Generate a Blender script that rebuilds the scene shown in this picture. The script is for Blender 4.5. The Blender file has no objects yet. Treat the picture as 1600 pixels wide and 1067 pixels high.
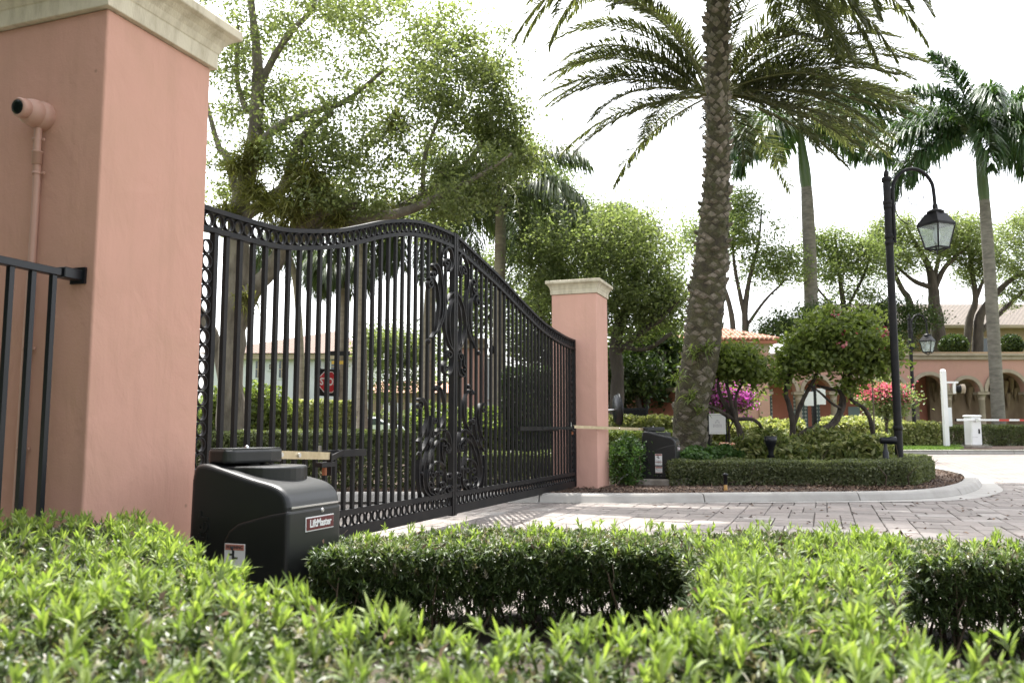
import bpy, math, random
import numpy as np
from mathutils import Vector, Matrix, Euler

rnd = random.Random(7)
R = math.radians
scene = bpy.context.scene
col = scene.collection

# ------------------------------------------------------------------ camera, sky, sun, exposure
# World frame: +x runs along the closed gate away from the viewer, +y goes through the gate, z up. Metres.
F_PX = 1340.0
PITCH = math.atan(140 / F_PX)
HEAD = R(19.9)
EYE = Vector((0, 0, 1.05))
FW = Vector((math.cos(HEAD) * math.cos(PITCH), math.sin(HEAD) * math.cos(PITCH), math.sin(PITCH)))
RT = Vector((math.sin(HEAD), -math.cos(HEAD), 0))
UP = RT.cross(FW)
cam_d = bpy.data.cameras.new('camera')
cam = bpy.data.objects.new('camera', cam_d)
col.objects.link(cam)
cam.location = EYE
cam.rotation_euler = FW.to_track_quat('-Z', 'Y').to_euler()
cam_d.sensor_width = 36
cam_d.lens = 36 * F_PX / 1600
cam_d.clip_start = 0.05
cam_d.clip_end = 1500
cam_d.dof.use_dof = True
cam_d.dof.focus_distance = 7.5
cam_d.dof.aperture_fstop = 4.0
scene.camera = cam

SUN_AZ, SUN_EL = R(27), R(64)
world = bpy.data.worlds.new('World')
scene.world = world
world.use_nodes = True
wn = world.node_tree
wn.nodes.clear()
sky = wn.nodes.new('ShaderNodeTexSky')
sky.sky_type = 'NISHITA'
sky.sun_disc = False
sky.sun_elevation = SUN_EL
sky.sun_rotation = math.pi / 2 - SUN_AZ
sky.air_density = 1.0
sky.dust_density = 4.0
sky.ozone_density = 1.0
bg = wn.nodes.new('ShaderNodeBackground')
bg.inputs['Strength'].default_value = 0.15
wo = wn.nodes.new('ShaderNodeOutputWorld')
hs = wn.nodes.new('ShaderNodeHueSaturation')      # thin bright overcast veil: the sky is nearly white
hs.inputs['Saturation'].default_value = 0.25
hs.inputs['Value'].default_value = 1.0
wn.links.new(sky.outputs[0], hs.inputs['Color'])
wn.links.new(hs.outputs[0], bg.inputs['Color'])
wn.links.new(bg.outputs[0], wo.inputs['Surface'])

sun_d = bpy.data.lights.new('sun', 'SUN')
sun_d.energy = 2.7
sun_d.angle = R(0.6)
sun_d.color = (1.0, 0.965, 0.91)
sun = bpy.data.objects.new('sun', sun_d)
col.objects.link(sun)
sd = Vector((math.cos(SUN_AZ) * math.cos(SUN_EL), math.sin(SUN_AZ) * math.cos(SUN_EL), math.sin(SUN_EL)))
sun.rotation_euler = sd.to_track_quat('Z', 'Y').to_euler()
sun.location = (0, 0, 40)

scene.view_settings.view_transform = 'Standard'
scene.view_settings.look = 'None'
scene.view_settings.gamma = 1
scene.view_settings.exposure = 1.98
scene.view_settings.use_curve_mapping = False
scene.render.engine = 'CYCLES'
scene.cycles.use_denoising = True
scene.cycles.max_bounces = 8
scene.cycles.diffuse_bounces = 3
scene.cycles.glossy_bounces = 3
scene.cycles.transmission_bounces = 6
scene.cycles.transparent_max_bounces = 8
scene.cycles.sample_clamp_indirect = 8


def at(px, py, d):
    """World point seen at photo coordinates (px, py) standing d metres ahead of the viewer."""
    r = FW + RT * ((px - 800) / F_PX) - UP * ((py - 533.5) / F_PX)
    h = Vector((math.cos(HEAD), math.sin(HEAD), 0))
    return EYE + r * (d / r.dot(h))


def gz(x, y):
    """Ground level: flat near the gate, a gentle rise beyond the island."""
    d = x * math.cos(HEAD) + y * math.sin(HEAD)
    return 0.30 * min(1.0, max(0.0, (d - 17) / 18))


def stand(px, d, lift=0.0):
    """Ground point below photo column px at d metres ahead."""
    p = at(px, 690, d)
    return Vector((p.x, p.y, gz(p.x, p.y) + lift))


# ------------------------------------------------------------------ object helpers
def link(o, parent=None):
    col.objects.link(o)
    if parent is not None:
        o.parent = parent
    return o


def tag(o, label=None, cat=None, group=None, kind=None):
    if label: o['label'] = label
    if cat: o['category'] = cat
    if group: o['group'] = group
    if kind: o['kind'] = kind
    return o


def thing(name, label, cat, loc=(0, 0, 0), rz=0.0, group=None):
    o = bpy.data.objects.new(name, None)
    o.empty_display_size = 0.1
    o.location = loc
    o.rotation_euler = (0, 0, rz)
    link(o)
    return tag(o, label, cat, group)


def children(o):
    return [c for c in bpy.data.objects if c.parent == o]


def copy_tree(o, loc=None, rz=None, label=None):
    kids = {}
    for c in bpy.data.objects:
        if c.parent: kids.setdefault(c.parent.name, []).append(c)
    r = o.copy(); col.objects.link(r)
    if loc is not None: r.location = loc
    if rz is not None: r.rotation_euler = (0, 0, rz)
    if label: r['label'] = label
    def rec(src, dst):
        for ch in kids.get(src.name, []):
            c = ch.copy(); col.objects.link(c); c.parent = dst
            rec(ch, c)
    rec(o, r)
    return r


class MB:
    """Mesh builder: collects shapes, build() links them as one mesh object."""
    def __init__(self):
        self.v = []; self.f = []; self.s = []

    def add(self, vs, fs, smooth=False):
        n = len(self.v)
        self.v += [tuple(p) for p in vs]
        self.f += [tuple(i + n for i in f) for f in fs]
        self.s += [smooth] * len(fs)

    def box(self, c, size, rz=0.0, bev=0.0):
        x, y, z = size[0] / 2, size[1] / 2, size[2] / 2
        m = Matrix.Rotation(rz, 3, 'Z'); c = Vector(c)
        if bev <= 0:
            vs = [c + m @ Vector(p) for p in ((-x, -y, -z), (x, -y, -z), (x, y, -z), (-x, y, -z), (-x, -y, z), (x, -y, z), (x, y, z), (-x, y, z))]
            self.add(vs, [(0, 3, 2, 1), (4, 5, 6, 7), (0, 1, 5, 4), (1, 2, 6, 5), (2, 3, 7, 6), (3, 0, 4, 7)])
        else:
            b = bev
            loop = [(-x + b, -y), (x - b, -y), (x, -y + b), (x, y - b), (x - b, y), (-x + b, y), (-x, y - b), (-x, -y + b)]
            k = 8; vs = []
            for zz, ins in ((-z, b), (-z + b, 0), (z - b, 0), (z, b)):
                for (px, py) in loop:
                    vs.append(c + m @ Vector((px * (1 - ins / x), py * (1 - ins / y), zz)))
            fs = [tuple(reversed(range(k))), tuple(range(3 * k, 4 * k))]
            for j in range(3):
                for i in range(k):
                    fs.append((j * k + i, j * k + (i + 1) % k, (j + 1) * k + (i + 1) % k, (j + 1) * k + i))
            self.add(vs, fs)

    def bar(self, a, b, w, h, up=(0, 0, 1)):
        a = Vector(a); b = Vector(b); t = (b - a).normalized(); up = Vector(up)
        if abs(t.dot(up)) > 0.98: up = Vector((1, 0, 0))
        s = t.cross(up).normalized() * (w / 2); u = s.cross(t).normalized() * (h / 2)
        vs = [a - s - u, a + s - u, a + s + u, a - s + u, b - s - u, b + s - u, b + s + u, b - s + u]
        self.add(vs, [(0, 1, 2, 3), (7, 6, 5, 4), (0, 4, 5, 1), (1, 5, 6, 2), (2, 6, 7, 3), (3, 7, 4, 0)])

    def tube(self, pts, rad, n=8, caps=True, jit=0.0, rg=None):
        pts = [Vector(p) for p in pts]; m = len(pts)
        if not hasattr(rad, '__len__'): rad = [rad] * m
        t0 = (pts[1] - pts[0]).normalized()
        ref = Vector((0, 0, 1)) if abs(t0.z) < 0.9 else Vector((1, 0, 0))
        u = t0.cross(ref).normalized()
        vs = []
        for i in range(m):
            t = (pts[min(i + 1, m - 1)] - pts[max(i - 1, 0)]).normalized()
            u = (u - t * u.dot(t)).normalized(); w = t.cross(u)
            for k in range(n):
                a = 2 * math.pi * k / n
                r = rad[i] * (1 + (jit * (rg or rnd).uniform(-1, 1) if jit else 0))
                vs.append(pts[i] + u * (math.cos(a) * r) + w * (math.sin(a) * r))
        fs = []
        for i in range(m - 1):
            for k in range(n):
                fs.append((i * n + k, i * n + (k + 1) % n, (i + 1) * n + (k + 1) % n, (i + 1) * n + k))
        self.add(vs, fs, True)
        if caps:
            self.add([vs[k] for k in range(n)], [tuple(reversed(range(n)))])
            self.add([vs[(m - 1) * n + k] for k in range(n)], [tuple(range(n))])

    def sweep(self, pts, w, t, side=(0, 1, 0), closed=False):
        """Flat bar: width w along the fixed side vector, thickness t in the curve's plane."""
        pts = [Vector(p) for p in pts]; m = len(pts); side = Vector(side).normalized()
        vs = []
        for i in range(m):
            if closed: tg = pts[(i + 1) % m] - pts[i - 1]
            else: tg = pts[min(i + 1, m - 1)] - pts[max(i - 1, 0)]
            nrm = tg.normalized().cross(side).normalized() * (t / 2); s = side * (w / 2)
            vs += [pts[i] - s - nrm, pts[i] + s - nrm, pts[i] + s + nrm, pts[i] - s + nrm]
        fs = []
        for i in range(m if closed else m - 1):
            j = (i + 1) % m
            for k in range(4):
                fs.append((i * 4 + k, i * 4 + (k + 1) % 4, j * 4 + (k + 1) % 4, j * 4 + k))
        if not closed: fs += [(3, 2, 1, 0), (m * 4 - 4, m * 4 - 3, m * 4 - 2, m * 4 - 1)]
        self.add(vs, fs)

    def lathe(self, prof, c=(0, 0, 0), n=24, axis=(0, 0, 1), smooth=True):
        c = Vector(c); ax = Vector(axis).normalized()
        ref = Vector((1, 0, 0)) if abs(ax.x) < 0.9 else Vector((0, 1, 0))
        u = (ref - ax * ref.dot(ax)).normalized(); w = ax.cross(u)
        vs = []
        for (r, h) in prof:
            for k in range(n):
                a = 2 * math.pi * k / n
                vs.append(c + ax * h + u * (math.cos(a) * r) + w * (math.sin(a) * r))
        fs = []
        for j in range(len(prof) - 1):
            for k in range(n):
                fs.append((j * n + k, j * n + (k + 1) % n, (j + 1) * n + (k + 1) % n, (j + 1) * n + k))
        self.add(vs, fs, smooth)
        m = len(prof)
        if prof[0][0] > 1e-4: self.add(vs[:n], [tuple(reversed(range(n)))])
        if prof[-1][0] > 1e-4: self.add(vs[(m - 1) * n:], [tuple(range(n))])

    def prism(self, poly, z0, z1):
        n = len(poly)
        vs = [(p[0], p[1], z0) for p in poly] + [(p[0], p[1], z1) for p in poly]
        fs = [tuple(reversed(range(n))), tuple(range(n, 2 * n))] + [(i, (i + 1) % n, n + (i + 1) % n, n + i) for i in range(n)]
        self.add(vs, fs)

    def extrude(self, poly, a, b):
        """Polygon given as 3-D points, extruded from offset a to offset b (vectors)."""
        n = len(poly); a = Vector(a); b = Vector(b)
        vs = [Vector(p) + a for p in poly] + [Vector(p) + b for p in poly]
        self.add(vs, [tuple(reversed(range(n))), tuple(range(n, 2 * n))] + [(i, (i + 1) % n, n + (i + 1) % n, n + i) for i in range(n)])

    def sphere(self, c, r, n=10, m=6, sz=1.0):
        self.lathe([(max(1e-5, r * math.sin(math.pi * j / m)), -r * sz * math.cos(math.pi * j / m)) for j in range(m + 1)], c, n)

    def mesh(self, name, m=None):
        me = bpy.data.meshes.new(name)
        me.from_pydata([tuple(p) for p in self.v], [], self.f)
        me.polygons.foreach_set('use_smooth', self.s)
        if m is not None: me.materials.append(m)
        me.update()
        return me

    def build(self, name, m, parent=None, loc=None, bevel=0.0, seg=2):
        o = bpy.data.objects.new(name, self.mesh(name, m))
        link(o, parent)
        if loc is not None: o.location = loc
        if bevel:
            b = o.modifiers.new('bevel', 'BEVEL'); b.width = bevel; b.segments = seg; b.limit_method = 'ANGLE'; b.angle_limit = R(35)
            b.harden_normals = False
        return o


def place(name, me, parent=None, loc=(0, 0, 0), rot=None, scale=None):
    o = bpy.data.objects.new(name, me); link(o, parent); o.location = loc
    if rot: o.rotation_euler = rot
    if scale: o.scale = scale
    return o


def tri_mesh(name, v, tris, mats, idx=None, parent=None, smooth=False):
    """Large mesh from numpy arrays (v: N x 3, tris: M x 3 or M x 4)."""
    me = bpy.data.meshes.new(name)
    v = np.asarray(v, np.float32); tris = np.asarray(tris, np.int32); k = tris.shape[1]
    me.vertices.add(len(v)); me.vertices.foreach_set('co', v.ravel())
    me.loops.add(tris.size); me.loops.foreach_set('vertex_index', tris.ravel())
    me.polygons.add(len(tris))
    me.polygons.foreach_set('loop_start', np.arange(0, tris.size, k, dtype=np.int32))
    me.polygons.foreach_set('loop_total', np.full(len(tris), k, np.int32))
    if idx is not None: me.polygons.foreach_set('material_index', np.asarray(idx, np.int32))
    if smooth: me.polygons.foreach_set('use_smooth', np.ones(len(tris), bool))
    for m in (mats if isinstance(mats, (list, tuple)) else [mats]): me.materials.append(m)
    me.update(calc_edges=True)
    o = bpy.data.objects.new(name, me)
    return link(o, parent)


def catmull(pts, n=6):
    P = [Vector(p) for p in pts]
    P = [P[0] * 2 - P[1]] + P + [P[-1] * 2 - P[-2]]
    out = []
    for i in range(1, len(P) - 2):
        a, b, c, d = P[i - 1], P[i], P[i + 1], P[i + 2]
        for k in range(n):
            t = k / n
            out.append(0.5 * ((2 * b) + (c - a) * t + (2 * a - 5 * b + 4 * c - d) * t * t + (3 * b - a - 3 * c + d) * t ** 3))
    out.append(P[-2])
    return out


def text(name, body, size, m, parent, loc, rot, extrude=0.001, offset=0.0, align='CENTER', sx=1.0):
    cu = bpy.data.curves.new(name, 'FONT')
    cu.body = body; cu.size = size; cu.extrude = extrude; cu.offset = offset
    cu.align_x = align; cu.align_y = 'CENTER'; cu.resolution_u = 3
    cu.materials.append(m)
    o = bpy.data.objects.new(name, cu); link(o, parent)
    bpy.context.view_layer.update()
    me = bpy.data.meshes.new_from_object(o.evaluated_get(bpy.context.evaluated_depsgraph_get()))
    bpy.data.objects.remove(o); o = bpy.data.objects.new(name, me); link(o, parent)
    o.location = loc; o.rotation_euler = rot; o.scale = (sx, 1, 1)
    return o


# ------------------------------------------------------------------ materials
def mat(name, c, rough=0.6, c2=None, scale=8.0, bump=0.0, bscale=40.0, metal=0.0, spec=0.5, detail=6.0, stretch=(1, 1, 1), lo=0.35, hi=0.65, bdist=0.01):
    m = bpy.data.materials.new(name); m.use_nodes = True
    nt = m.node_tree; p = nt.nodes['Principled BSDF']
    p.inputs['Roughness'].default_value = rough
    p.inputs['Metallic'].default_value = metal
    p.inputs['Specular IOR Level'].default_value = spec
    p.inputs['Base Color'].default_value = (*c, 1)
    tc = nt.nodes.new('ShaderNodeTexCoord'); mp = nt.nodes.new('ShaderNodeMapping')
    mp.inputs['Scale'].default_value = stretch
    nt.links.new(tc.outputs['Object'], mp.inputs['Vector'])
    if c2 is not None:
        nz = nt.nodes.new('ShaderNodeTexNoise'); nz.inputs['Scale'].default_value = scale; nz.inputs['Detail'].default_value = detail
        nz.inputs['Roughness'].default_value = 0.6
        rp = nt.nodes.new('ShaderNodeValToRGB')
        rp.color_ramp.elements[0].position = lo; rp.color_ramp.elements[1].position = hi
        rp.color_ramp.elements[0].color = (*c, 1); rp.color_ramp.elements[1].color = (*c2, 1)
        nt.links.new(mp.outputs[0], nz.inputs['Vector']); nt.links.new(nz.outputs['Fac'], rp.inputs[0]); nt.links.new(rp.outputs[0], p.inputs['Base Color'])
    if bump:
        nb = nt.nodes.new('ShaderNodeTexNoise'); nb.inputs['Scale'].default_value = bscale; nb.inputs['Detail'].default_value = 5
        bp = nt.nodes.new('ShaderNodeBump'); bp.inputs['Strength'].default_value = bump; bp.inputs['Distance'].default_value = bdist
        nt.links.new(mp.outputs[0], nb.inputs['Vector']); nt.links.new(nb.outputs['Fac'], bp.inputs['Height']); nt.links.new(bp.outputs[0], p.inputs['Normal'])
    return m


def leaf_mat(name, dark, mid, light, trans=0.4, rough=0.42, tcol=None, spec=0.35):
    """Leaf: colour varies from leaf to leaf, light passes through."""
    m = bpy.data.materials.new(name); m.use_nodes = True
    nt = m.node_tree; p = nt.nodes['Principled BSDF']; out = nt.nodes['Material Output']
    p.inputs['Roughness'].default_value = rough; p.inputs['Specular IOR Level'].default_value = spec
    ge = nt.nodes.new('ShaderNodeNewGeometry')
    rp = nt.nodes.new('ShaderNodeValToRGB')
    e = rp.color_ramp.elements
    e[0].position = 0.0; e[0].color = (*dark, 1); e[1].position = 1.0; e[1].color = (*light, 1)
    k = e.new(0.5); k.color = (*mid, 1)
    nt.links.new(ge.outputs['Random Per Island'], rp.inputs[0])
    nt.links.new(rp.outputs[0], p.inputs['Base Color'])
    tr = nt.nodes.new('ShaderNodeBsdfTranslucent')
    mul = nt.nodes.new('ShaderNodeMix'); mul.data_type = 'RGBA'; mul.blend_type = 'MULTIPLY'; mul.inputs[0].default_value = 1.0
    nt.links.new(rp.outputs[0], mul.inputs[6]); mul.inputs[7].default_value = (*(tcol or (1.4, 1.5, 0.8)), 1)
    nt.links.new(mul.outputs[2], tr.inputs['Color'])
    mx = nt.nodes.new('ShaderNodeMixShader'); mx.inputs[0].default_value = trans
    nt.links.new(p.outputs[0], mx.inputs[1]); nt.links.new(tr.outputs[0], mx.inputs[2]); nt.links.new(mx.outputs[0], out.inputs['Surface'])
    return m


def stucco(name, c, dirt=(0.30, 0.20, 0.14), amount=0.25, rough=0.85):
    """Hand-trowelled painted stucco: broad waves, fine grain, faint blotches and a few pock marks."""
    m = mat(name, c, rough, spec=0.3)
    nt = m.node_tree; p = nt.nodes['Principled BSDF']
    tc = nt.nodes.new('ShaderNodeTexCoord')
    n1 = nt.nodes.new('ShaderNodeTexNoise'); n1.inputs['Scale'].default_value = 2.2; n1.inputs['Detail'].default_value = 8; n1.inputs['Distortion'].default_value = 0.6
    r1 = nt.nodes.new('ShaderNodeMapRange'); r1.inputs['From Min'].default_value = 0.45; r1.inputs['From Max'].default_value = 0.8; r1.inputs['To Max'].default_value = amount
    mx = nt.nodes.new('ShaderNodeMix'); mx.data_type = 'RGBA'
    mx.inputs[6].default_value = (*c, 1); mx.inputs[7].default_value = (*dirt, 1)
    nt.links.new(tc.outputs['Object'], n1.inputs['Vector']); nt.links.new(n1.outputs['Fac'], r1.inputs[0]); nt.links.new(r1.outputs[0], mx.inputs[0])
    vo = nt.nodes.new('ShaderNodeTexVoronoi'); vo.inputs['Scale'].default_value = 3.1
    nt.links.new(tc.outputs['Object'], vo.inputs['Vector'])
    r3 = nt.nodes.new('ShaderNodeMapRange'); r3.inputs['From Min'].default_value = 0.015; r3.inputs['From Max'].default_value = 0.045; r3.inputs['To Min'].default_value = 0.6; r3.inputs['To Max'].default_value = 0
    nt.links.new(vo.outputs['Distance'], r3.inputs[0])
    mx2 = nt.nodes.new('ShaderNodeMix'); mx2.data_type = 'RGBA'; mx2.inputs[7].default_value = (dirt[0] * .5, dirt[1] * .5, dirt[2] * .5, 1)
    nt.links.new(mx.outputs[2], mx2.inputs[6]); nt.links.new(r3.outputs[0], mx2.inputs[0])
    sp_ = nt.nodes.new('ShaderNodeMapping'); sp_.inputs['Scale'].default_value = (9, 9, .35)
    nt.links.new(tc.outputs['Object'], sp_.inputs['Vector'])
    n4 = nt.nodes.new('ShaderNodeTexNoise'); n4.inputs['Scale'].default_value = 1.5; n4.inputs['Detail'].default_value = 5
    nt.links.new(sp_.outputs[0], n4.inputs['Vector'])
    r4 = nt.nodes.new('ShaderNodeMapRange'); r4.inputs['From Min'].default_value = .52; r4.inputs['From Max'].default_value = .85; r4.inputs['To Max'].default_value = .16
    nt.links.new(n4.outputs['Fac'], r4.inputs[0])
    mx3 = nt.nodes.new('ShaderNodeMix'); mx3.data_type = 'RGBA'; mx3.inputs[7].default_value = (dirt[0] * .75, dirt[1] * .75, dirt[2] * .75, 1)
    nt.links.new(mx2.outputs[2], mx3.inputs[6]); nt.links.new(r4.outputs[0], mx3.inputs[0])
    nt.links.new(mx3.outputs[2], p.inputs['Base Color'])
    mp = nt.nodes.new('ShaderNodeMapping'); mp.inputs['Scale'].default_value = (1.5, 1.3, 0.8); mp.inputs['Rotation'].default_value = (0.6, 0.75, 0.3)
    nt.links.new(tc.outputs['Object'], mp.inputs['Vector'])
    n2 = nt.nodes.new('ShaderNodeTexNoise'); n2.inputs['Scale'].default_value = 3.2; n2.inputs['Detail'].default_value = 4; n2.inputs['Distortion'].default_value = .5
    n3 = nt.nodes.new('ShaderNodeTexNoise'); n3.inputs['Scale'].default_value = 90; n3.inputs['Detail'].default_value = 3
    nt.links.new(mp.outputs[0], n2.inputs['Vector']); nt.links.new(tc.outputs['Object'], n3.inputs['Vector'])
    b1 = nt.nodes.new('ShaderNodeBump'); b1.inputs['Strength'].default_value = 0.42; b1.inputs['Distance'].default_value = 0.04
    b2 = nt.nodes.new('ShaderNodeBump'); b2.inputs['Strength'].default_value = 0.25; b2.inputs['Distance'].default_value = 0.004
    nt.links.new(n2.outputs['Fac'], b1.inputs['Height']); nt.links.new(n3.outputs['Fac'], b2.inputs['Height'])
    nt.links.new(b1.outputs[0], b2.inputs['Normal']); nt.links.new(b2.outputs[0], p.inputs['Normal'])
    return m


def paver_mat(name, source):
    """Tumbled concrete paver: tone differs from stone to stone, mottled and worn."""
    m = mat(name, (0.3, 0.25, 0.22), 0.85, spec=0.3)
    nt = m.node_tree; p = nt.nodes['Principled BSDF']
    if source == 'object':
        a = nt.nodes.new('ShaderNodeObjectInfo').outputs['Random']
    else:
        a = nt.nodes.new('ShaderNodeNewGeometry').outputs['Random Per Island']
    rp = nt.nodes.new('ShaderNodeValToRGB'); e = rp.color_ramp.elements
    e[0].color = (0.185, 0.165, 0.15, 1); e[1].color = (0.295, 0.272, 0.25, 1)
    k = e.new(0.35); k.color = (0.245, 0.218, 0.198, 1)
    k = e.new(0.7); k.color = (0.23, 0.20, 0.182, 1)
    nt.links.new(a, rp.inputs[0])
    tc = nt.nodes.new('ShaderNodeNewGeometry')
    nz = nt.nodes.new('ShaderNodeTexNoise'); nz.inputs['Scale'].default_value = 9; nz.inputs['Detail'].default_value = 9; nz.inputs['Roughness'].default_value = 0.7
    nt.links.new(tc.outputs['Position'], nz.inputs['Vector'])
    r1 = nt.nodes.new('ShaderNodeMapRange'); r1.inputs['To Min'].default_value = 0.6; r1.inputs['To Max'].default_value = 1.35
    nt.links.new(nz.outputs['Fac'], r1.inputs[0])
    mx = nt.nodes.new('ShaderNodeMix'); mx.data_type = 'RGBA'; mx.blend_type = 'MULTIPLY'; mx.inputs[0].default_value = 1
    nt.links.new(rp.outputs[0], mx.inputs[6]); nt.links.new(r1.outputs[0], mx.inputs[7]); nt.links.new(mx.outputs[2], p.inputs['Base Color'])
    bp = nt.nodes.new('ShaderNodeBump'); bp.inputs['Strength'].default_value = 0.5; bp.inputs['Distance'].default_value = 0.006
    n2 = nt.nodes.new('ShaderNodeTexNoise'); n2.inputs['Scale'].default_value = 35; n2.inputs['Detail'].default_value = 5
    nt.links.new(tc.outputs['Position'], n2.inputs['Vector']); nt.links.new(n2.outputs['Fac'], bp.inputs['Height']); nt.links.new(bp.outputs[0], p.inputs['Normal'])
    return m


def brick_ground(name, c1, c2, mortar, w, h):
    m = mat(name, c1, 0.88, spec=0.3)
    nt = m.node_tree; p = nt.nodes['Principled BSDF']
    g = nt.nodes.new('ShaderNodeNewGeometry')
    b = nt.nodes.new('ShaderNodeTexBrick')
    b.inputs['Color1'].default_value = (*c1, 1); b.inputs['Color2'].default_value = (*c2, 1); b.inputs['Mortar'].default_value = (*mortar, 1)
    b.inputs['Scale'].default_value = 1.0; b.inputs['Brick Width'].default_value = w; b.inputs['Row Height'].default_value = h; b.inputs['Mortar Size'].default_value = 0.007
    nt.links.new(g.outputs['Position'], b.inputs['Vector'])
    nz = nt.nodes.new('ShaderNodeTexNoise'); nz.inputs['Scale'].default_value = 1.3; nz.inputs['Detail'].default_value = 9
    nt.links.new(g.outputs['Position'], nz.inputs['Vector'])
    r1 = nt.nodes.new('ShaderNodeMapRange'); r1.inputs['To Min'].default_value = 0.6; r1.inputs['To Max'].default_value = 1.4
    nt.links.new(nz.outputs['Fac'], r1.inputs[0])
    mx = nt.nodes.new('ShaderNodeMix'); mx.data_type = 'RGBA'; mx.blend_type = 'MULTIPLY'; mx.inputs[0].default_value = 1
    nt.links.new(b.outputs['Color'], mx.inputs[6]); nt.links.new(r1.outputs[0], mx.inputs[7]); nt.links.new(mx.outputs[2], p.inputs['Base Color'])
    return m


def tile_mat(name, c1, c2):
    """Checkerboard of glazed diamonds, for the tile panels in the gallery."""
    m = mat(name, c1, 0.35)
    nt = m.node_tree; p = nt.nodes['Principled BSDF']
    tc = nt.nodes.new('ShaderNodeTexCoord')
    ck = nt.nodes.new('ShaderNodeTexVoronoi'); ck.distance = 'MANHATTAN'; ck.inputs['Scale'].default_value = 5.2; ck.inputs['Randomness'].default_value = 0
    nt.links.new(tc.outputs['Object'], ck.inputs['Vector'])
    rp = nt.nodes.new('ShaderNodeValToRGB'); rp.color_ramp.interpolation = 'CONSTANT'
    rp.color_ramp.elements[0].color = (*c2, 1); rp.color_ramp.elements[1].color = (*c1, 1); rp.color_ramp.elements[1].position = 0.62
    nt.links.new(ck.outputs['Distance'], rp.inputs[0]); nt.links.new(rp.outputs[0], p.inputs['Base Color'])
    return m


def wave_roof(name, c1, c2):
    m = mat(name, c1, 0.85, c2, 2.5)
    nt = m.node_tree; p = nt.nodes['Principled BSDF']
    g = nt.nodes.new('ShaderNodeTexCoord')
    b = nt.nodes.new('ShaderNodeTexBrick')
    b.inputs['Color1'].default_value = (*c1, 1); b.inputs['Color2'].default_value = (*c2, 1); b.inputs['Mortar'].default_value = (c1[0] * .35, c1[1] * .35, c1[2] * .35, 1)
    b.inputs['Scale'].default_value = 1; b.inputs['Brick Width'].default_value = 0.28; b.inputs['Row Height'].default_value = 0.17; b.inputs['Mortar Size'].default_value = 0.03
    nt.links.new(g.outputs['Object'], b.inputs['Vector']); nt.links.new(b.outputs['Color'], p.inputs['Base Color'])
    return m


M = {}
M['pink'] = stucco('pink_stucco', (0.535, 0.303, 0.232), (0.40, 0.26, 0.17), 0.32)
M['pink_bounce_lit'] = stucco('pink_stucco_far_pillar', (0.63, 0.37, 0.295), (0.5, 0.32, 0.22), 0.3)  # lighter copy of the pillar pink: light bounced off the kerb put into the colour
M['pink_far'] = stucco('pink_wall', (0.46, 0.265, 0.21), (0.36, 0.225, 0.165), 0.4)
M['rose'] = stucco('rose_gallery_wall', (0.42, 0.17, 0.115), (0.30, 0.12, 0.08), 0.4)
M['grotto'] = mat('grotto_stone', (0.30, 0.22, 0.15), 0.9, (0.16, 0.11, 0.07), 1.2, 0.6, 6, stretch=(1, 1, .3))
M['white_wall'] = stucco('white_wall', (0.56, 0.58, 0.59), (0.47, 0.48, 0.48), 0.2)
M['beige'] = stucco('beige_wall', (0.30, 0.225, 0.145), (0.25, 0.19, 0.125), 0.3)
M['cap'] = mat('cast_stone_cap', (0.58, 0.525, 0.40), 0.85, (0.29, 0.245, 0.165), 7, 0.35, 60, stretch=(1.6, 1.6, .5), lo=.45, hi=.85)
M['trim'] = mat('cream_stone', (0.38, 0.315, 0.235), 0.85, (0.30, 0.245, 0.18), 3, 0.2, 30)
M['iron'] = mat('black_iron_paint', (0.006, 0.006, 0.0075), 0.5, (0.016, 0.0145, 0.0135), 5, 0.2, 60, spec=0.2, bdist=.003)
M['fence'] = mat('black_fence_paint', (0.007, 0.008, 0.011), 0.35, spec=0.4)
M['plastic'] = mat('black_housing', (0.010, 0.011, 0.011), 0.42, (0.014, 0.0145, 0.014), 6, 0.12, 220, spec=0.5, bdist=.002)
M['plastic_lid'] = mat('grey_black_lid', (0.012, 0.013, 0.013), 0.36, spec=0.5, bump=.1, bscale=200, bdist=.002)
M['rubber'] = mat('dark_seam', (0.006, 0.006, 0.006), 0.7)
M['brass'] = mat('yellow_zinc_steel', (0.62, 0.52, 0.34), 0.42, (0.50, 0.40, 0.24), 12, metal=0.55)
M['steel'] = mat('zinc', (0.6, 0.6, 0.6), 0.3, metal=1.0)
M['rust'] = mat('rust', (0.25, 0.09, 0.04), 0.9)
M['label_red'] = mat('label_red', (0.11, 0.010, 0.013), 0.45)
M['label_white'] = mat('label_white', (0.75, 0.75, 0.74), 0.5)
M['sign_white'] = mat('sign_white', (0.88, 0.88, 0.88), 0.5)
M['label_orange'] = mat('label_salmon', (0.50, 0.20, 0.15), 0.5)
M['print_black'] = mat('print_black', (0.03, 0.03, 0.035), 0.6)
M['print_grey'] = mat('print_grey', (0.42, 0.40, 0.42), 0.6)
M['concrete'] = mat('kerb_concrete', (0.36, 0.345, 0.32), 0.9, (0.25, 0.235, 0.21), 2.2, 0.35, 70, lo=.4, hi=.8)
M['pad'] = mat('pad_concrete', (0.33, 0.30, 0.26), 0.9, (0.2, 0.17, 0.14), 6, 0.4, 50)
M['mulch'] = mat('mulch_soil', (0.055, 0.035, 0.024), 0.95, (0.10, 0.065, 0.045), 14, 0.9, 45, bdist=.03)
M['chip'] = leaf_mat('bark_chip', (0.05, 0.03, 0.022), (0.11, 0.07, 0.05), (0.24, 0.17, 0.12), 0.0, 0.9, spec=.1)
M['soil'] = mat('soil', (0.028, 0.02, 0.014), 0.95, (0.055, 0.04, 0.028), 10, 0.6, 40)
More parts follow.
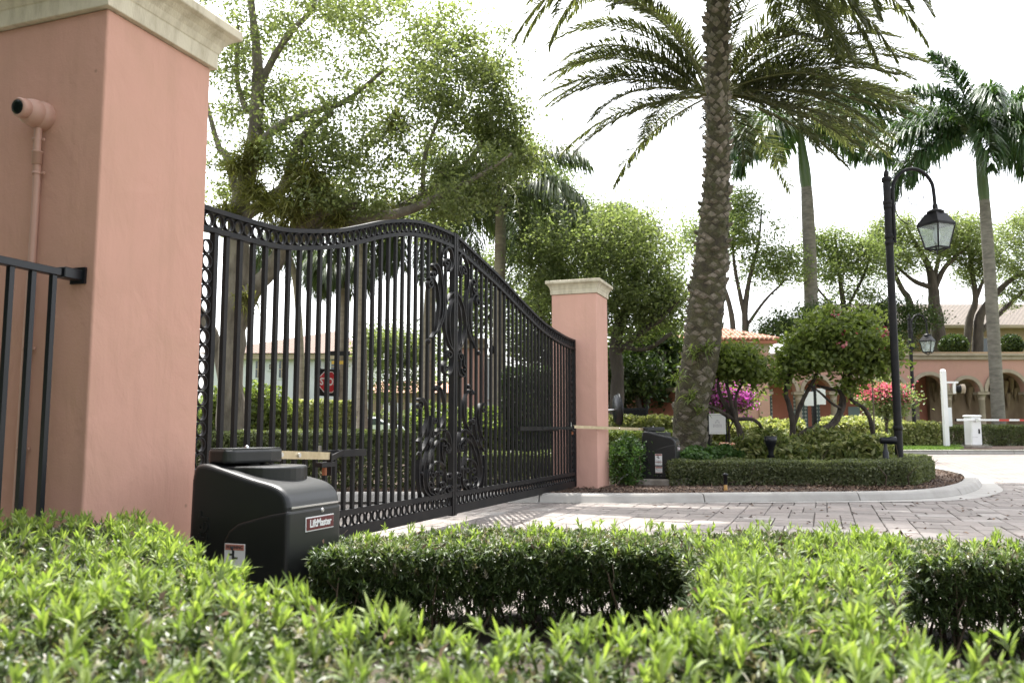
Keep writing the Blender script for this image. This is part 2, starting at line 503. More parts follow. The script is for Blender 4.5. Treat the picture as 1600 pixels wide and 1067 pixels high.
M['grass_ground'] = mat('grass_ground', (0.09, 0.14, 0.03), 0.9, (0.14, 0.19, 0.05), 6, 0.6, 120)
M['grass'] = leaf_mat('grass_blade', (0.07, 0.12, 0.025), (0.11, 0.18, 0.04), (0.16, 0.23, 0.06), 0.35)
M['road'] = brick_ground('paver_road', (0.195, 0.173, 0.157), (0.165, 0.145, 0.13), (0.06, 0.052, 0.045), 0.32, 0.2)
M['paver'] = paver_mat('paver_stone', 'object')
M['paver_far'] = paver_mat('paver_stone_far', 'island')
M['oak_bark'] = mat('oak_bark', (0.085, 0.072, 0.053), 0.95, (0.20, 0.175, 0.135), 5, 0.9, 18, stretch=(1, 1, .35), bdist=.04)
M['far_bark'] = mat('grey_bark', (0.042, 0.034, 0.027), 0.95, (0.085, 0.07, 0.055), 4, 0.6, 10, stretch=(1, 1, .3), bdist=.04)
M['boug_bark'] = mat('dark_bark', (0.026, 0.02, 0.015), 0.95, (0.07, 0.055, 0.043), 10, 0.9, 25, stretch=(1, 1, .4), bdist=.03)
M['palm_core'] = mat('palm_fibre', (0.035, 0.027, 0.018), 0.95, (0.075, 0.07, 0.03), 6, 0.9, 30, bdist=.04)
M['palm_scar'] = mat('palm_leaf_base', (0.22, 0.188, 0.15), 0.95, (0.06, 0.062, 0.028), 3.0, 0.9, 26, lo=.40, hi=.66, bdist=.04)
M['royal_bark'] = mat('royal_palm_trunk', (0.20, 0.185, 0.15), 0.9, (0.11, 0.10, 0.08), 3, 0.4, 12, stretch=(1, 1, 3), bdist=.02)
M['crownshaft'] = mat('crownshaft', (0.045, 0.085, 0.018), 0.45, (0.075, 0.11, 0.03), 4, stretch=(3, 3, .4))
M['queen_bark'] = mat('queen_palm_trunk', (0.33, 0.29, 0.22), 0.9, (0.22, 0.185, 0.14), 2, 0.4, 10, stretch=(1, 1, 5), bdist=.02)
M['glass'] = mat('lantern_glass', (0.85, 0.9, 0.9), 0.06)
_p = M['glass'].node_tree.nodes['Principled BSDF']; _p.inputs['Transmission Weight'].default_value = 0.8; _p.inputs['IOR'].default_value = 1.03
M['window'] = mat('window_glass', (0.05, 0.065, 0.08), 0.08, spec=0.8)
M['frosted'] = mat('frosted_panel', (0.7, 0.72, 0.72), 0.4)
M['white_paint'] = mat('white_paint', (0.78, 0.78, 0.77), 0.45, (0.68, 0.67, 0.64), 3, lo=.5, hi=.9)
M['red_paint'] = mat('red_paint', (0.5, 0.05, 0.03), 0.5)
M['stop_red'] = mat('stop_red', (0.42, 0.012, 0.02), 0.4)
M['teal_tile'] = tile_mat('green_tile', (0.38, 0.43, 0.38), (0.05, 0.09, 0.085))
M['teal_glass'] = mat('teal_panel', (0.22, 0.30, 0.29), 0.5)
M['terracotta'] = mat('terracotta_tile', (0.30, 0.125, 0.075), 0.85, (0.38, 0.21, 0.14), 3)
M['roof_grey'] = wave_roof('brown_tile_roof', (0.135, 0.108, 0.086), (0.17, 0.138, 0.112))
M['roof_pink'] = wave_roof('salmon_tile_roof', (0.17, 0.098, 0.07), (0.195, 0.122, 0.09))
M['car'] = mat('silver_car_paint', (0.6, 0.61, 0.63), 0.3)
M['conduit'] = mat('pink_painted_plastic', (0.46, 0.275, 0.215), 0.55)
M['lens'] = mat('camera_lens', (0.006, 0.009, 0.008), 0.25, spec=0.2)

M['oak_leaf'] = leaf_mat('oak_leaf', (0.092, 0.115, 0.05), (0.145, 0.172, 0.075), (0.22, 0.24, 0.125), 0.56, 0.4)
M['far_leaf'] = leaf_mat('far_tree_leaf', (0.088, 0.115, 0.05), (0.14, 0.172, 0.075), (0.21, 0.235, 0.12), 0.55, 0.45)
M['light_leaf'] = leaf_mat('pale_tree_leaf', (0.095, 0.13, 0.05), (0.145, 0.185, 0.075), (0.21, 0.24, 0.115), 0.48, 0.45)
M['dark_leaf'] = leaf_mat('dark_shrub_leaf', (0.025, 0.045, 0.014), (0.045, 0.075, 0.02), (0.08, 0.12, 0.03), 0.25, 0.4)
M['boug_leaf'] = leaf_mat('bougainvillea_leaf', (0.09, 0.125, 0.035), (0.145, 0.185, 0.052), (0.21, 0.25, 0.08), 0.5, 0.4)
M['hedge_leaf'] = leaf_mat('clipped_hedge_leaf', (0.075, 0.092, 0.04), (0.115, 0.14, 0.058), (0.18, 0.2, 0.095), 0.38, 0.45)
M['edge_leaf'] = leaf_mat('edging_hedge_leaf', (0.075, 0.09, 0.045), (0.13, 0.15, 0.075), (0.22, 0.235, 0.13), 0.42, 0.4)
M['lime_leaf'] = leaf_mat('lime_hedge_leaf', (0.15, 0.18, 0.06), (0.25, 0.27, 0.10), (0.42, 0.41, 0.19), 0.35, 0.45)
M['variegated'] = leaf_mat('variegated_leaf', (0.075, 0.105, 0.03), (0.17, 0.20, 0.065), (0.42, 0.41, 0.19), 0.35, 0.4)
M['cover_leaf'] = leaf_mat('ground_cover_leaf', (0.035, 0.08, 0.02), (0.06, 0.12, 0.03), (0.10, 0.17, 0.05), 0.3, 0.35)
M['pod_old'] = leaf_mat('podocarpus_old', (0.028, 0.048, 0.016), (0.05, 0.08, 0.025), (0.09, 0.125, 0.04), 0.25, 0.4, spec=.3)
M['pod_mid'] = leaf_mat('podocarpus_mid', (0.055, 0.08, 0.025), (0.085, 0.12, 0.035), (0.14, 0.165, 0.06), 0.35, 0.42, spec=.3)
M['pod_new'] = leaf_mat('podocarpus_new', (0.125, 0.18, 0.05), (0.185, 0.25, 0.068), (0.265, 0.32, 0.10), 0.48, 0.5, tcol=(1.3, 1.4, .65), spec=.3)
M['pod_dull'] = leaf_mat('podocarpus_spent', (0.11, 0.085, 0.055), (0.19, 0.17, 0.12), (0.34, 0.32, 0.25), 0.3, 0.45)
M['pod_twig'] = mat('podocarpus_twig', (0.07, 0.05, 0.03), 0.9)
M['date_leaf'] = leaf_mat('date_palm_leaflet', (0.048, 0.06, 0.03), (0.078, 0.09, 0.043), (0.12, 0.13, 0.066), 0.4, 0.38, tcol=(1.4, 1.45, .7))
M['date_rachis'] = mat('date_palm_midrib', (0.20, 0.20, 0.08), 0.6)
M['royal_leaf'] = leaf_mat('royal_palm_leaflet', (0.022, 0.05, 0.018), (0.04, 0.08, 0.025), (0.075, 0.12, 0.04), 0.28, 0.3)
M['royal_rachis'] = mat('royal_palm_midrib', (0.10, 0.15, 0.04), 0.5)
M['queen_leaf'] = leaf_mat('queen_palm_leaflet', (0.04, 0.065, 0.025), (0.07, 0.10, 0.04), (0.12, 0.15, 0.06), 0.3, 0.35)
M['moss'] = leaf_mat('air_plant_leaf', (0.12, 0.118, 0.048), (0.18, 0.175, 0.065), (0.26, 0.27, 0.09), 0.45, 0.6)
M['purple'] = leaf_mat('purple_bract', (0.50, 0.10, 0.42), (0.60, 0.18, 0.52), (0.68, 0.30, 0.6), 0.45, 0.5, tcol=(1.4, .9, 1.3))
M['redflower'] = leaf_mat('red_bract', (0.42, 0.07, 0.13), (0.52, 0.14, 0.21), (0.58, 0.30, 0.27), 0.45, 0.5, tcol=(1.4, .8, .9))
M['bedflower'] = leaf_mat('bed_flower', (0.5, 0.03, 0.03), (0.6, 0.3, 0.2), (0.8, 0.75, 0.62), 0.35, 0.5, tcol=(1.2, 1, .9))

# ------------------------------------------------------------------ foliage helpers (numpy)
def unit(a):
    return a / np.maximum(np.linalg.norm(a, axis=1, keepdims=True), 1e-9)


def leaves(c, L, W, rg, up_bias=0.5, dirs=None, fold=0.18):
    """Rhombic leaves at centres c. Returns vertices and quads."""
    n = len(c)
    nrm = rg.normal(size=(n, 3)); nrm[:, 2] += up_bias * 2; nrm = unit(nrm)
    d = rg.normal(size=(n, 3)) if dirs is None else dirs + rg.normal(size=(n, 3)) * 0.5
    d = unit(d - nrm * np.sum(d * nrm, axis=1, keepdims=True))
    s = np.cross(nrm, d)
    l = (L * rg.uniform(0.65, 1.25, (n, 1))) / 2; w = (W * rg.uniform(0.7, 1.2, (n, 1))) / 2
    v = np.empty((n, 4, 3))
    v[:, 0] = c - d * l; v[:, 1] = c + s * w + nrm * w * fold * 2 - d * l * .1
    v[:, 2] = c + d * l - nrm * l * .25; v[:, 3] = c - s * w + nrm * w * fold * 2 - d * l * .1
    return v.reshape(-1, 3), np.arange(n * 4).reshape(n, 4)


def blades(base, d, L, W, rg, droop=0.25):
    """Narrow pointed leaves: 5 vertices, 3 triangles each."""
    n = len(base); d = unit(d)
    ref = np.tile(np.array([[0, 0, 1.0]]), (n, 1))
    s = np.cross(d, ref); s = unit(s + rg.normal(size=(n, 3)) * .25)
    s = unit(s - d * np.sum(s * d, axis=1, keepdims=True)); nr = np.cross(s, d)
    L = np.asarray(L).reshape(-1, 1); W = np.asarray(W).reshape(-1, 1) / 2
    mid = base + d * L * .55; tip = base + d * L - np.array([0, 0, 1.0]) * L * droop
    v = np.empty((n, 5, 3))
    v[:, 0] = base - s * W * .45; v[:, 1] = base + s * W * .45; v[:, 2] = mid - s * W; v[:, 3] = mid + s * W; v[:, 4] = tip
    k = np.arange(n)[:, None] * 5
    t = np.concatenate([k + np.array([[0, 1, 3]]), k + np.array([[0, 3, 2]]), k + np.array([[2, 3, 4]])], axis=0)
    return v.reshape(-1, 3), t


def in_poly(x, y, poly):
    r = np.zeros(len(x), bool); n = len(poly)
    for i in range(n):
        x0, y0 = poly[i][:2]; x1, y1 = poly[(i + 1) % n][:2]
        if y0 == y1: continue
        c = ((y0 > y) != (y1 > y)) & (x < (x1 - x0) * (y - y0) / (y1 - y0) + x0)
        r ^= c
    return r


def poly_dist(x, y, poly):
    best = np.full(len(x), 1e9); nx = np.zeros(len(x)); ny = np.zeros(len(x)); n = len(poly)
    for i in range(n):
        x0, y0 = poly[i][:2]; x1, y1 = poly[(i + 1) % n][:2]
        dx, dy = x1 - x0, y1 - y0; l2 = dx * dx + dy * dy + 1e-12
        t = np.clip(((x - x0) * dx + (y - y0) * dy) / l2, 0, 1)
        ex, ey = x - (x0 + t * dx), y - (y0 + t * dy); d = np.hypot(ex, ey)
        m = d < best
        best[m] = d[m]; nx[m] = -ex[m]; ny[m] = -ey[m]
    return best, nx, ny


def poly_sample(poly, n, rg):
    P = np.array([p[:2] for p in poly]); lo = P.min(0); hi = P.max(0)
    out = np.zeros((0, 2))
    while len(out) < n:
        q = rg.uniform(lo, hi, (n * 2 + 50, 2)); out = np.vstack([out, q[in_poly(q[:, 0], q[:, 1], poly)]])
    return out[:n]


def hedge(name, label, cat, poly, top, n, L, W, m, rg, group=None, shell=0.14, base=0.0, up=0.35, wob=0.03, core=True, parent_kind=None, round_=0.12):
    """Clipped hedge or shrub bed: leaves packed along the faces of its volume, dark twiggy inside. top: height or function(x, y)."""
    P = np.array([p[:2] for p in poly]); c0 = P.mean(0); z0 = gz(*c0) + base
    root = thing(name, label, cat, (c0[0], c0[1], z0), 0, group)
    tf = top if callable(top) else (lambda x, y: np.full(len(x), float(top)))
    q = poly_sample(poly, n, rg)
    dist, nx, ny = poly_dist(q[:, 0], q[:, 1], poly)
    H = tf(q[:, 0], q[:, 1]) + wob * np.sin(q[:, 0] * 5 + np.cos(q[:, 1] * 4)) + wob * .6 * np.sin(q[:, 1] * 9.3 + q[:, 0] * 3)
    H = H - round_ * np.clip(1 - dist / (round_ * 1.5), 0, 1) ** 2
    per = sum(math.dist(poly[i][:2], poly[(i + 1) % len(poly)][:2]) for i in range(len(poly)))
    area = abs(sum(poly[i][0] * poly[(i + 1) % len(poly)][1] - poly[(i + 1) % len(poly)][0] * poly[i][1] for i in range(len(poly)))) / 2
    mh = float(np.mean(H)); side = per * mh / (per * mh + area)
    z = H - np.abs(rg.normal(size=n)) * shell
    k = rg.uniform(size=n) < side                      # these go to the side faces
    ln = np.hypot(nx, ny) + 1e-9
    inset = np.abs(rg.normal(size=n)) * shell * .8
    q2 = q.copy()
    bx = q[:, 0] - nx / ln * dist + nx / ln * 0; by = q[:, 1] - ny / ln * dist
    # pick points along the outline for the sides
    seg = rg.uniform(0, per, n); acc = 0.0
    sx = np.zeros(n); sy = np.zeros(n); onx = np.zeros(n); ony = np.zeros(n)
    for i in range(len(poly)):
        a = np.array(poly[i][:2]); b = np.array(poly[(i + 1) % len(poly)][:2]); l = float(np.linalg.norm(b - a))
        mk = (seg >= acc) & (seg < acc + l); t = (seg[mk] - acc) / max(l, 1e-9)
        sx[mk] = a[0] + (b[0] - a[0]) * t; sy[mk] = a[1] + (b[1] - a[1]) * t
        nn = np.array([b[1] - a[1], -(b[0] - a[0])]) / max(l, 1e-9)
        onx[mk] = nn[0]; ony[mk] = nn[1]; acc += l
    sgn = 1.0 if sum(poly[i][0] * poly[(i + 1) % len(poly)][1] - poly[(i + 1) % len(poly)][0] * poly[i][1] for i in range(len(poly))) > 0 else -1.0
    onx *= sgn; ony *= sgn
    wv = wob * np.sin(sx * 7 + sy * 5)
    px = np.where(k, sx - onx * (inset + wv), q[:, 0]); py = np.where(k, sy - ony * (inset + wv), q[:, 1])
    hz = tf(px, py)
    zs = rg.uniform(0.02, 1.0, n) ** 0.85 * hz
    pz = np.where(k, zs, z)
    cut = k & (pz > hz - round_) ; px[cut] -= onx[cut] * round_ * .5; py[cut] -= ony[cut] * round_ * .5
    c = np.stack([px - c0[0], py - c0[1], np.maximum(pz, 0.02)], 1)
    dirs = np.where(k[:, None], np.stack([onx, ony, np.full(n, .4)], 1), np.array([[0, 0, .8]]))
    v, f = leaves(c, L, W, rg, up, dirs)
    o = tri_mesh('foliage', v, f, m, parent=root); o['kind'] = 'stuff'
    if core:
        b = MB()
        for i in range(int(20 + area * 8)):
            p = poly_sample(poly, 1, rg)[0]
            h = float(tf(np.array([p[0]]), np.array([p[1]]))[0]) * .85
            a0 = Vector((p[0] - c0[0], p[1] - c0[1], 0))
            b.tube([a0, a0 + Vector((rg.normal() * .05, rg.normal() * .05, h * .5)), a0 + Vector((rg.normal() * .1, rg.normal() * .1, h))], [.014, .011, .005], 4, False)
        b.build('stems', M['pod_twig'], root)['kind'] = 'stuff'
    return root


def rg_(s): return np.random.default_rng(s)


# ------------------------------------------------------------------ the ground
def grid_sheet(name, x0, x1, y0, y1, step, dz, m, kind='structure'):
    xs = np.arange(x0, x1 + step * .5, step); ys = np.arange(y0, y1 + step * .5, step)
    X, Y = np.meshgrid(xs, ys); d = X * math.cos(HEAD) + Y * math.sin(HEAD)
    Z = 0.30 * np.clip((d - 17) / 18, 0, 1) + dz
    v = np.stack([X, Y, Z], -1).reshape(-1, 3); nx_ = len(xs)
    i = np.arange(len(ys) - 1)[:, None] * nx_ + np.arange(nx_ - 1)[None, :]
    q = np.stack([i, i + 1, i + 1 + nx_, i + nx_], -1).reshape(-1, 4)
    o = tri_mesh(name, v, q, m, smooth=True); o['kind'] = kind
    return o


grid_sheet('ground', -60, 340, -200, 200, 4, -0.12, M['grass_ground'])
road = grid_sheet('road', -8, 60, -40, 14, 1, -0.034, M['road'])

# island and beds: a kerb runs from far left behind the gate, under the right-hand leaf and round the island's nose
kerb_path = [(7.5, 15.5), (9.3, 11.8), (10.5, 9.2), (11.4, 6.9), (11.95, 5.4), (12.22, 4.0), (12.7, 2.5), (13.5, .85), (14.45, -.95),
             (15.3, -1.75), (16.6, -2.3), (18.4, -2.75), (20.5, -3.0), (22.5, -2.75), (24.3, -2.0), (26.5, -.6), (28.2, 1.5)]
kp = catmull([(x, y, 0) for x, y in kerb_path], 10)


def kerb(name, path, label=None, h=0.125, width=0.30, seglen=2.4):
    root = bpy.data.objects.new(name, None); link(root); root['kind'] = 'structure'
    prof = [(0.0, -.04), (0.004, .015), (0.05, h - .03), (0.075, h - .008), (0.11, h), (width, h), (width, -.04)]
    acc = 0; cur = [path[0]]; segs = []
    for a, b in zip(path, path[1:]):
        acc += (b - a).length; cur.append(b)
        if acc > seglen:
            segs.append(cur); cur = [b]; acc = 0
    if len(cur) > 1: segs.append(cur)
    for sg in segs:
        mb = MB(); vs = []; n = len(prof)
        for i, p in enumerate(sg):
            t = (sg[min(i + 1, len(sg) - 1)] - sg[max(i - 1, 0)]).normalized()
            # inward normal: towards +x / +y side of the path
            nn = Vector((-t.y, t.x, 0))
            q = p.copy()
            if i == 0: q = q + t * .009
            if i == len(sg) - 1: q = q - t * .009
            g0 = gz(p.x, p.y)
            for (o_, z) in prof: vs.append(q + nn * o_ + Vector((0, 0, z + g0)))
        fs = []
        for i in range(len(sg) - 1):
            for k in range(n - 1): fs.append((i * n + k, (i + 1) * n + k, (i + 1) * n + k + 1, i * n + k + 1))
        fs += [tuple(range(n)), tuple(reversed(range((len(sg) - 1) * n, len(sg) * n)))]
        mb.add(vs, fs); mb.build('kerb_stone', M['concrete'], root)
    return root


kerb('kerb', kp)
# flush concrete gutter apron in front of the kerb nose
gb = MB(); vs = []
for i, p in enumerate(kp):
    t = (kp[min(i + 1, len(kp) - 1)] - kp[max(i - 1, 0)]).normalized(); nn = Vector((-t.y, t.x, 0)); g0 = gz(p.x, p.y)
    w = .10 + .30 * max(0, min(1, (i - 65) / 22)) * max(0, min(1, (125 - i) / 20))
    for o_ in (-w, .003): vs.append(p + nn * o_ + Vector((0, 0, .006 + g0)))
gb.add(vs, [(2 * i, 2 * i + 2, 2 * i + 3, 2 * i + 1) for i in range(len(kp) - 1)])
gb.build('gutter', M['concrete'])['kind'] = 'structure'

bed_poly = [(p.x - 0, p.y) for p in kp]
inner = []
for i, p in enumerate(kp):
    t = (kp[min(i + 1, len(kp) - 1)] - kp[max(i - 1, 0)]).normalized(); inner.append(Vector((p.x - t.y * .28, p.y + t.x * .28, 0)))
far_edge = [(28.2, 8), (28.2, 20), (24, 40), (8, 40)]
outline = [(p.x, p.y) for p in inner] + far_edge


def filled(name, poly, dz, m, step=0.5, rel=True):
    """Ground sheet with the given outline, following the terrain."""
    me = bpy.data.meshes.new(name)
    from mathutils.geometry import tessellate_polygon
    vs = [Vector((x, y, gz(x, y) + dz)) for x, y in poly]
    me.from_pydata([tuple(v) for v in vs], [], [tuple(t) for t in tessellate_polygon([vs])])
    me.materials.append(m); me.update()
    # consistent upward normals
    if me.polygons and me.polygons[0].normal.z < 0: me.flip_normals()
    o = bpy.data.objects.new(name, me); link(o); o['kind'] = 'structure'
    return o


filled('planting_bed', outline, 0.09, M['mulch'])

rg = rg_(3)
# loose bark mulch along the front of the bed
n = 9000
t = rg.uniform(0, len(inner) - 2, n); i0 = t.astype(int); fr = (t - i0)[:, None]
IN = np.array([(p.x, p.y) for p in inner]); base = IN[i0] * (1 - fr) + IN[i0 + 1] * fr
tn = unit(np.c_[IN[i0 + 1] - IN[i0]]); off = rg.uniform(0, 1, n)[:, None] ** 1.3 * 1.9 + .02
pp = base + np.c_[-tn[:, 1], tn[:, 0]] * off
zz = np.array([gz(*p) for p in pp]) + .097 + rg.uniform(0, .03, n)
v, f = leaves(np.c_[pp, zz], .07, .022, rg, 1.2, fold=.05)
tag(tri_mesh('bark_mulch', v, f, M['chip']), 'brown bark mulch strewn over the island bed behind the kerb', 'mulch', kind='stuff')

# lawn beyond the road
lawn = [(30.3, 9.5), (32.2, 4.2), (34.6, -3.2), (36.2, -7.6), (39.5, -16.5), (44, -28), (75, -18), (75, 60), (30.3, 60)]
filled('lawn', lawn, 0.12, M['grass_ground'])
lk = catmull([(x, y, 0) for x, y in reversed(lawn[:6])], 5)
lk.reverse()
kerb('lawn_kerb', [p for p in lk], h=.13, width=.25)
n = 26000
q = poly_sample([tuple(stand(p_, d_).xy) for p_, d_ in ((1330, 32.0), (1480, 31.9), (1505, 32.6), (1500, 36.4), (1330, 36.4))], n, rg)
zz = np.array([gz(*p) for p in q]) + .12
d = rg.normal(size=(n, 3)) * .4; d[:, 2] = 1
v, f = blades(np.c_[q, zz], d, rg.uniform(.06, .12, n), np.full(n, .018), rg, .1)
tag(tri_mesh('lawn_grass', v, f, M['grass']), 'short sunlit grass round the foot of the small far lamp post', 'grass', kind='stuff')

# pavers: random ashlar of tumbled stones, one object each for the nearest in view
U = 0.15
gx0, gy0, NX, NY = 6.6, -6.6, 96, 78
occ = np.zeros((NX, NY), bool)
bp = [(p.x, p.y) for p in kp] + far_edge
cx = gx0 + (np.arange(NX) + .5) * U; cy = gy0 + (np.arange(NY) + .5) * U
CX, CY = np.meshgrid(cx, cy, indexing='ij')
blocked = in_poly(CX.ravel(), CY.ravel(), bp).reshape(NX, NY)
Zd = CX * math.cos(HEAD) + CY * math.sin(HEAD); Xr = CX * math.sin(HEAD) - CY * math.cos(HEAD)
seen = (np.abs(Xr) < Zd * .66) & (Zd < 21) & (Zd > 6.9)
SH = [(3, 2), (2, 2), (2, 1), (2, 3), (1, 1), (1, 2)]
stones = []
for i in range(NX):
    for j in range(NY):
        if occ[i, j] or blocked[i, j] or not seen[i, j]: continue
        opts = SH[:]; rnd.shuffle(opts)
        if rnd.random() < .75: opts.sort(key=lambda s: -s[0] * s[1] + rnd.random() * 3)
        for (a, b) in opts + [(1, 1)]:
            if i + a <= NX and j + b <= NY and not occ[i:i + a, j:j + b].any():
                occ[i:i + a, j:j + b] = True; stones.append((i, j, a, b)); break


def stone_mb(mb, x, y, z, a, b, r):
    w = a * U - .012; h = b * U - .012; e = .012
    pts = [(-w / 2 + e, -h / 2), (w / 2 - e, -h / 2), (w / 2, -h / 2 + e), (w / 2, h / 2 - e), (w / 2 - e, h / 2), (-w / 2 + e, h / 2), (-w / 2, h / 2 - e), (-w / 2, -h / 2 + e)]
    pts = [(px + r.uniform(-.004, .004), py + r.uniform(-.004, .004)) for px, py in pts]
    vs = [(x + px, y + py, z - .036) for px, py in pts] + [(x + px, y + py, z - .008) for px, py in pts] + [(x + px * .955, y + py * .955, z) for px, py in pts]
    fs = [tuple(range(16, 24))]
    for L_ in (0, 8):
        fs += [(L_ + k, L_ + (k + 1) % 8, L_ + 8 + (k + 1) % 8, L_ + 8 + k) for k in range(8)]
    mb.add(vs, fs)


shapes = {}
for s in SH:
    shapes[s] = []
    for k in range(3):
        b = MB(); stone_mb(b, 0, 0, 0, s[0], s[1], rnd); shapes[s].append(b.mesh('paver', M['paver']))


def near(s):
    x = gx0 + (s[0] + s[2] / 2) * U; y = gy0 + (s[1] + s[3] / 2) * U
    d = x * math.cos(HEAD) + y * math.sin(HEAD); xr = x * math.sin(HEAD) - y * math.cos(HEAD)
    px = 800 + F_PX * xr / d; py = 673 + 1407 / d
    hid = py > 858 or py < 778 or px < 700 or px > 1590
    return (hid, -s[2] * s[3] / d ** 3)


stones.sort(key=near)
rest = MB()
for n_, s in enumerate(stones):
    x = gx0 + (s[0] + s[2] / 2) * U; y = gy0 + (s[1] + s[3] / 2) * U; z = gz(x, y) + rnd.uniform(-.004, .004)
    if n_ < 300:
        o = place('paver', rnd.choice(shapes[(s[2], s[3])]), road, (x, y, z), (R(rnd.uniform(-.5, .5)), R(rnd.uniform(-.5, .5)), 0))
    else:
        stone_mb(rest, x, y, z, s[2], s[3], rnd)
rest.build('far_pavers', M['paver_far'], road)['kind'] = 'stuff'

# fallen leaves on the road
n = 160
q = poly_sample([(9, -1.5), (12, 3.4), (14, -1.4), (22, -5), (20, -7), (10, -3)], n, rg)
v, f = leaves(np.c_[q, np.full(n, .012) + np.array([gz(*p) for p in q])], .07, .035, rg, 3, fold=.2)
tag(tri_mesh('fallen_leaves', v, f, M['chip']), 'dry brown leaves scattered over the pale paver road', 'leaves', kind='stuff')

# ------------------------------------------------------------------ gate pillars
def square_cap(mb, cx_, cy_, half, z0, prof):
    """Square moulding: prof = (projection, height) pairs, mitred at the corners."""
    vs = []
    for (o_, z) in prof:
        h = half + o_
        vs += [(cx_ - h, cy_ - h, z0 + z), (cx_ + h, cy_ - h, z0 + z), (cx_ + h, cy_ + h, z0 + z), (cx_ - h, cy_ + h, z0 + z)]
    n = len(prof); fs = [tuple(range((n - 1) * 4, n * 4)), (3, 2, 1, 0)]
    for j in range(n - 1):
        for k in range(4): fs.append((j * 4 + k, j * 4 + (k + 1) % 4, j * 4 + 4 + (k + 1) % 4, j * 4 + 4 + k))
    mb.add(vs, fs)


CAP = [(-.002, 0), (.028, 0), (.03, .006), (.03, .095), (.036, .1), (.04, .112), (.05, .14), (.072, .172), (.102, .198), (.128, .21), (.132, .216), (.132, .262), (.126, .27), (.11, .274)]


def pillar(label, x0, y0, w, z1, zb, paint='pink', ks=1.0, kh=1.0):
    root = thing('gate_pillar', label, 'pillar', (x0 + w / 2, y0 + w / 2, zb), 0)
    b = MB(); h = w / 2; n = 14
    # shaft as rings with slightly uneven hand-plastered faces and a soft arris
    b.box((0, 0, (z1 - zb) / 2), (w, w, z1 - zb))
    o = b.build('shaft', M[paint], root, bevel=.012, seg=3)
    c = MB(); square_cap(c, 0, 0, h, z1 - zb, [(p * ks, z * kh) for p, z in CAP]); c.build('cap', M['cap'], root, bevel=.004, seg=2)
    return root


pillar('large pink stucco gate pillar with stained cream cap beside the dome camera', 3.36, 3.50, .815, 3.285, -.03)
rp = pillar('smaller distant pink stucco gate pillar behind the low end of the right gate leaf', 14.19, 3.60, .80, 3.415, .08, 'pink_bounce_lit', .7, .88)
b = MB(); b.box((15.14, 4.2, 1.0), (.28, .30, 1.84)); b.box((15.14, 4.2, 1.955), (.32, .34, .07))
b = MB(); b.box((0, 0, .9), (.29, .30, 1.8))
wl = thing('wall_stub', 'short low pink wall built against the back of the distant gate pillar', 'wall', (15.14, 4.05, .08))
b.build('wall_body', M['pink_bounce_lit'], wl)
b = MB(); b.box((0, 0, 1.83), (.31, .36, .06)); b.build('coping', M['pink_bounce_lit'], wl)

# dome camera and its conduit on the shaded pillar face
cm = thing('security_camera', 'pink painted dome security camera with black lens on the large pillar', 'camera', (3.36, 3.905, 2.735))
b = MB(); b.lathe([(.078, 0), (.080, .012), (.080, .03), (.074, .055), (.070, .058)], (0, 0, 0), 28, (-1, 0, 0)); b.build('base', M['conduit'], cm)
b = MB(); b.lathe([(.072, .052), (.074, .06), (.073, .085), (.066, .108), (.052, .124), (.03, .132)], (0, 0, 0), 28, (-1, 0, 0)); b.build('ball', M['conduit'], cm)
ax = Vector((-.985, -.03, -.10)).normalized()
b = MB(); b.lathe([(.05, .02), (.052, .085), (.05, .092), (.053, .094), (.052, .132), (.044, .145), (.040, .143)], (-.03, 0, .012), 28, ax); hd = b.build('camera_head', M['conduit'], cm)
b = MB(); b.lathe([(.0401, .139), (.038, .1445), (.02, .147), (.001, .148)], (-.03, 0, .012), 24, ax); b.build('lens', M['lens'], hd)
cd = thing('conduit', 'pink painted conduit pipe running down the pillar from the camera', 'pipe', (3.34, 3.905, .0))
b = MB(); b.tube(catmull([(0, 0.012, 0), (0, 0.012, 1.4), (0, .006, 2.25), (-.004, .004, 2.42), (-.016, -.002, 2.52), (-.018, -.004, 2.72)], 4), .0195, 14); b.build('pipe', M['conduit'], cd)
for z in (2.70, 2.50): 
    b = MB(); b.lathe([(.02, -.035), (.0255, -.033), (.0255, .03), (.0275, .031), (.0275, .037), (.02, .038)], (-.012 if z < 2.6 else -.018, 0, z), 16); b.build('coupling', M['conduit'], cd)
for z in (2.60, 2.42, 1.48, .96):
    b = MB(); xo = -.015 if z > 2.55 else (-.004 if z > 2 else 0)
    b.lathe([(.0205, -.008), (.0235, -.007), (.0235, .007), (.0205, .008)], (xo, 0.006, z), 14); b.box((.006 + xo, -.026, z), (.01, .03, .013)); b.build('clip', M['conduit'], cd)

# side fence to the left of the pillar
fe = thing('metal_fence', 'plain black metal fence meeting the shaded face of the large pillar', 'fence', (3.3, 3.60, 0))
b = MB(); b.box((-1.29, 0, 1.845), (2.44, .045, .038), bev=.003); b.build('rail', M['fence'], fe)
b = MB(); b.box((-1.29, 0, .16), (2.44, .04, .035)); b.build('lower_rail', M['fence'], fe)
b = MB(); b.box((-.0, 0, 1.848), (.12, .066, .055), bev=.004); b.box((.053, 0, 1.848), (.012, .10, .085)); b.build('bracket', M['fence'], fe)
pk = MB(); pk.box((0, 0, .93), (.026, .026, 1.79)); pm = pk.mesh('picket', M['fence'])
for k in range(20): place('picket', pm, fe, (-.10 - .12 * k, 0, 0))

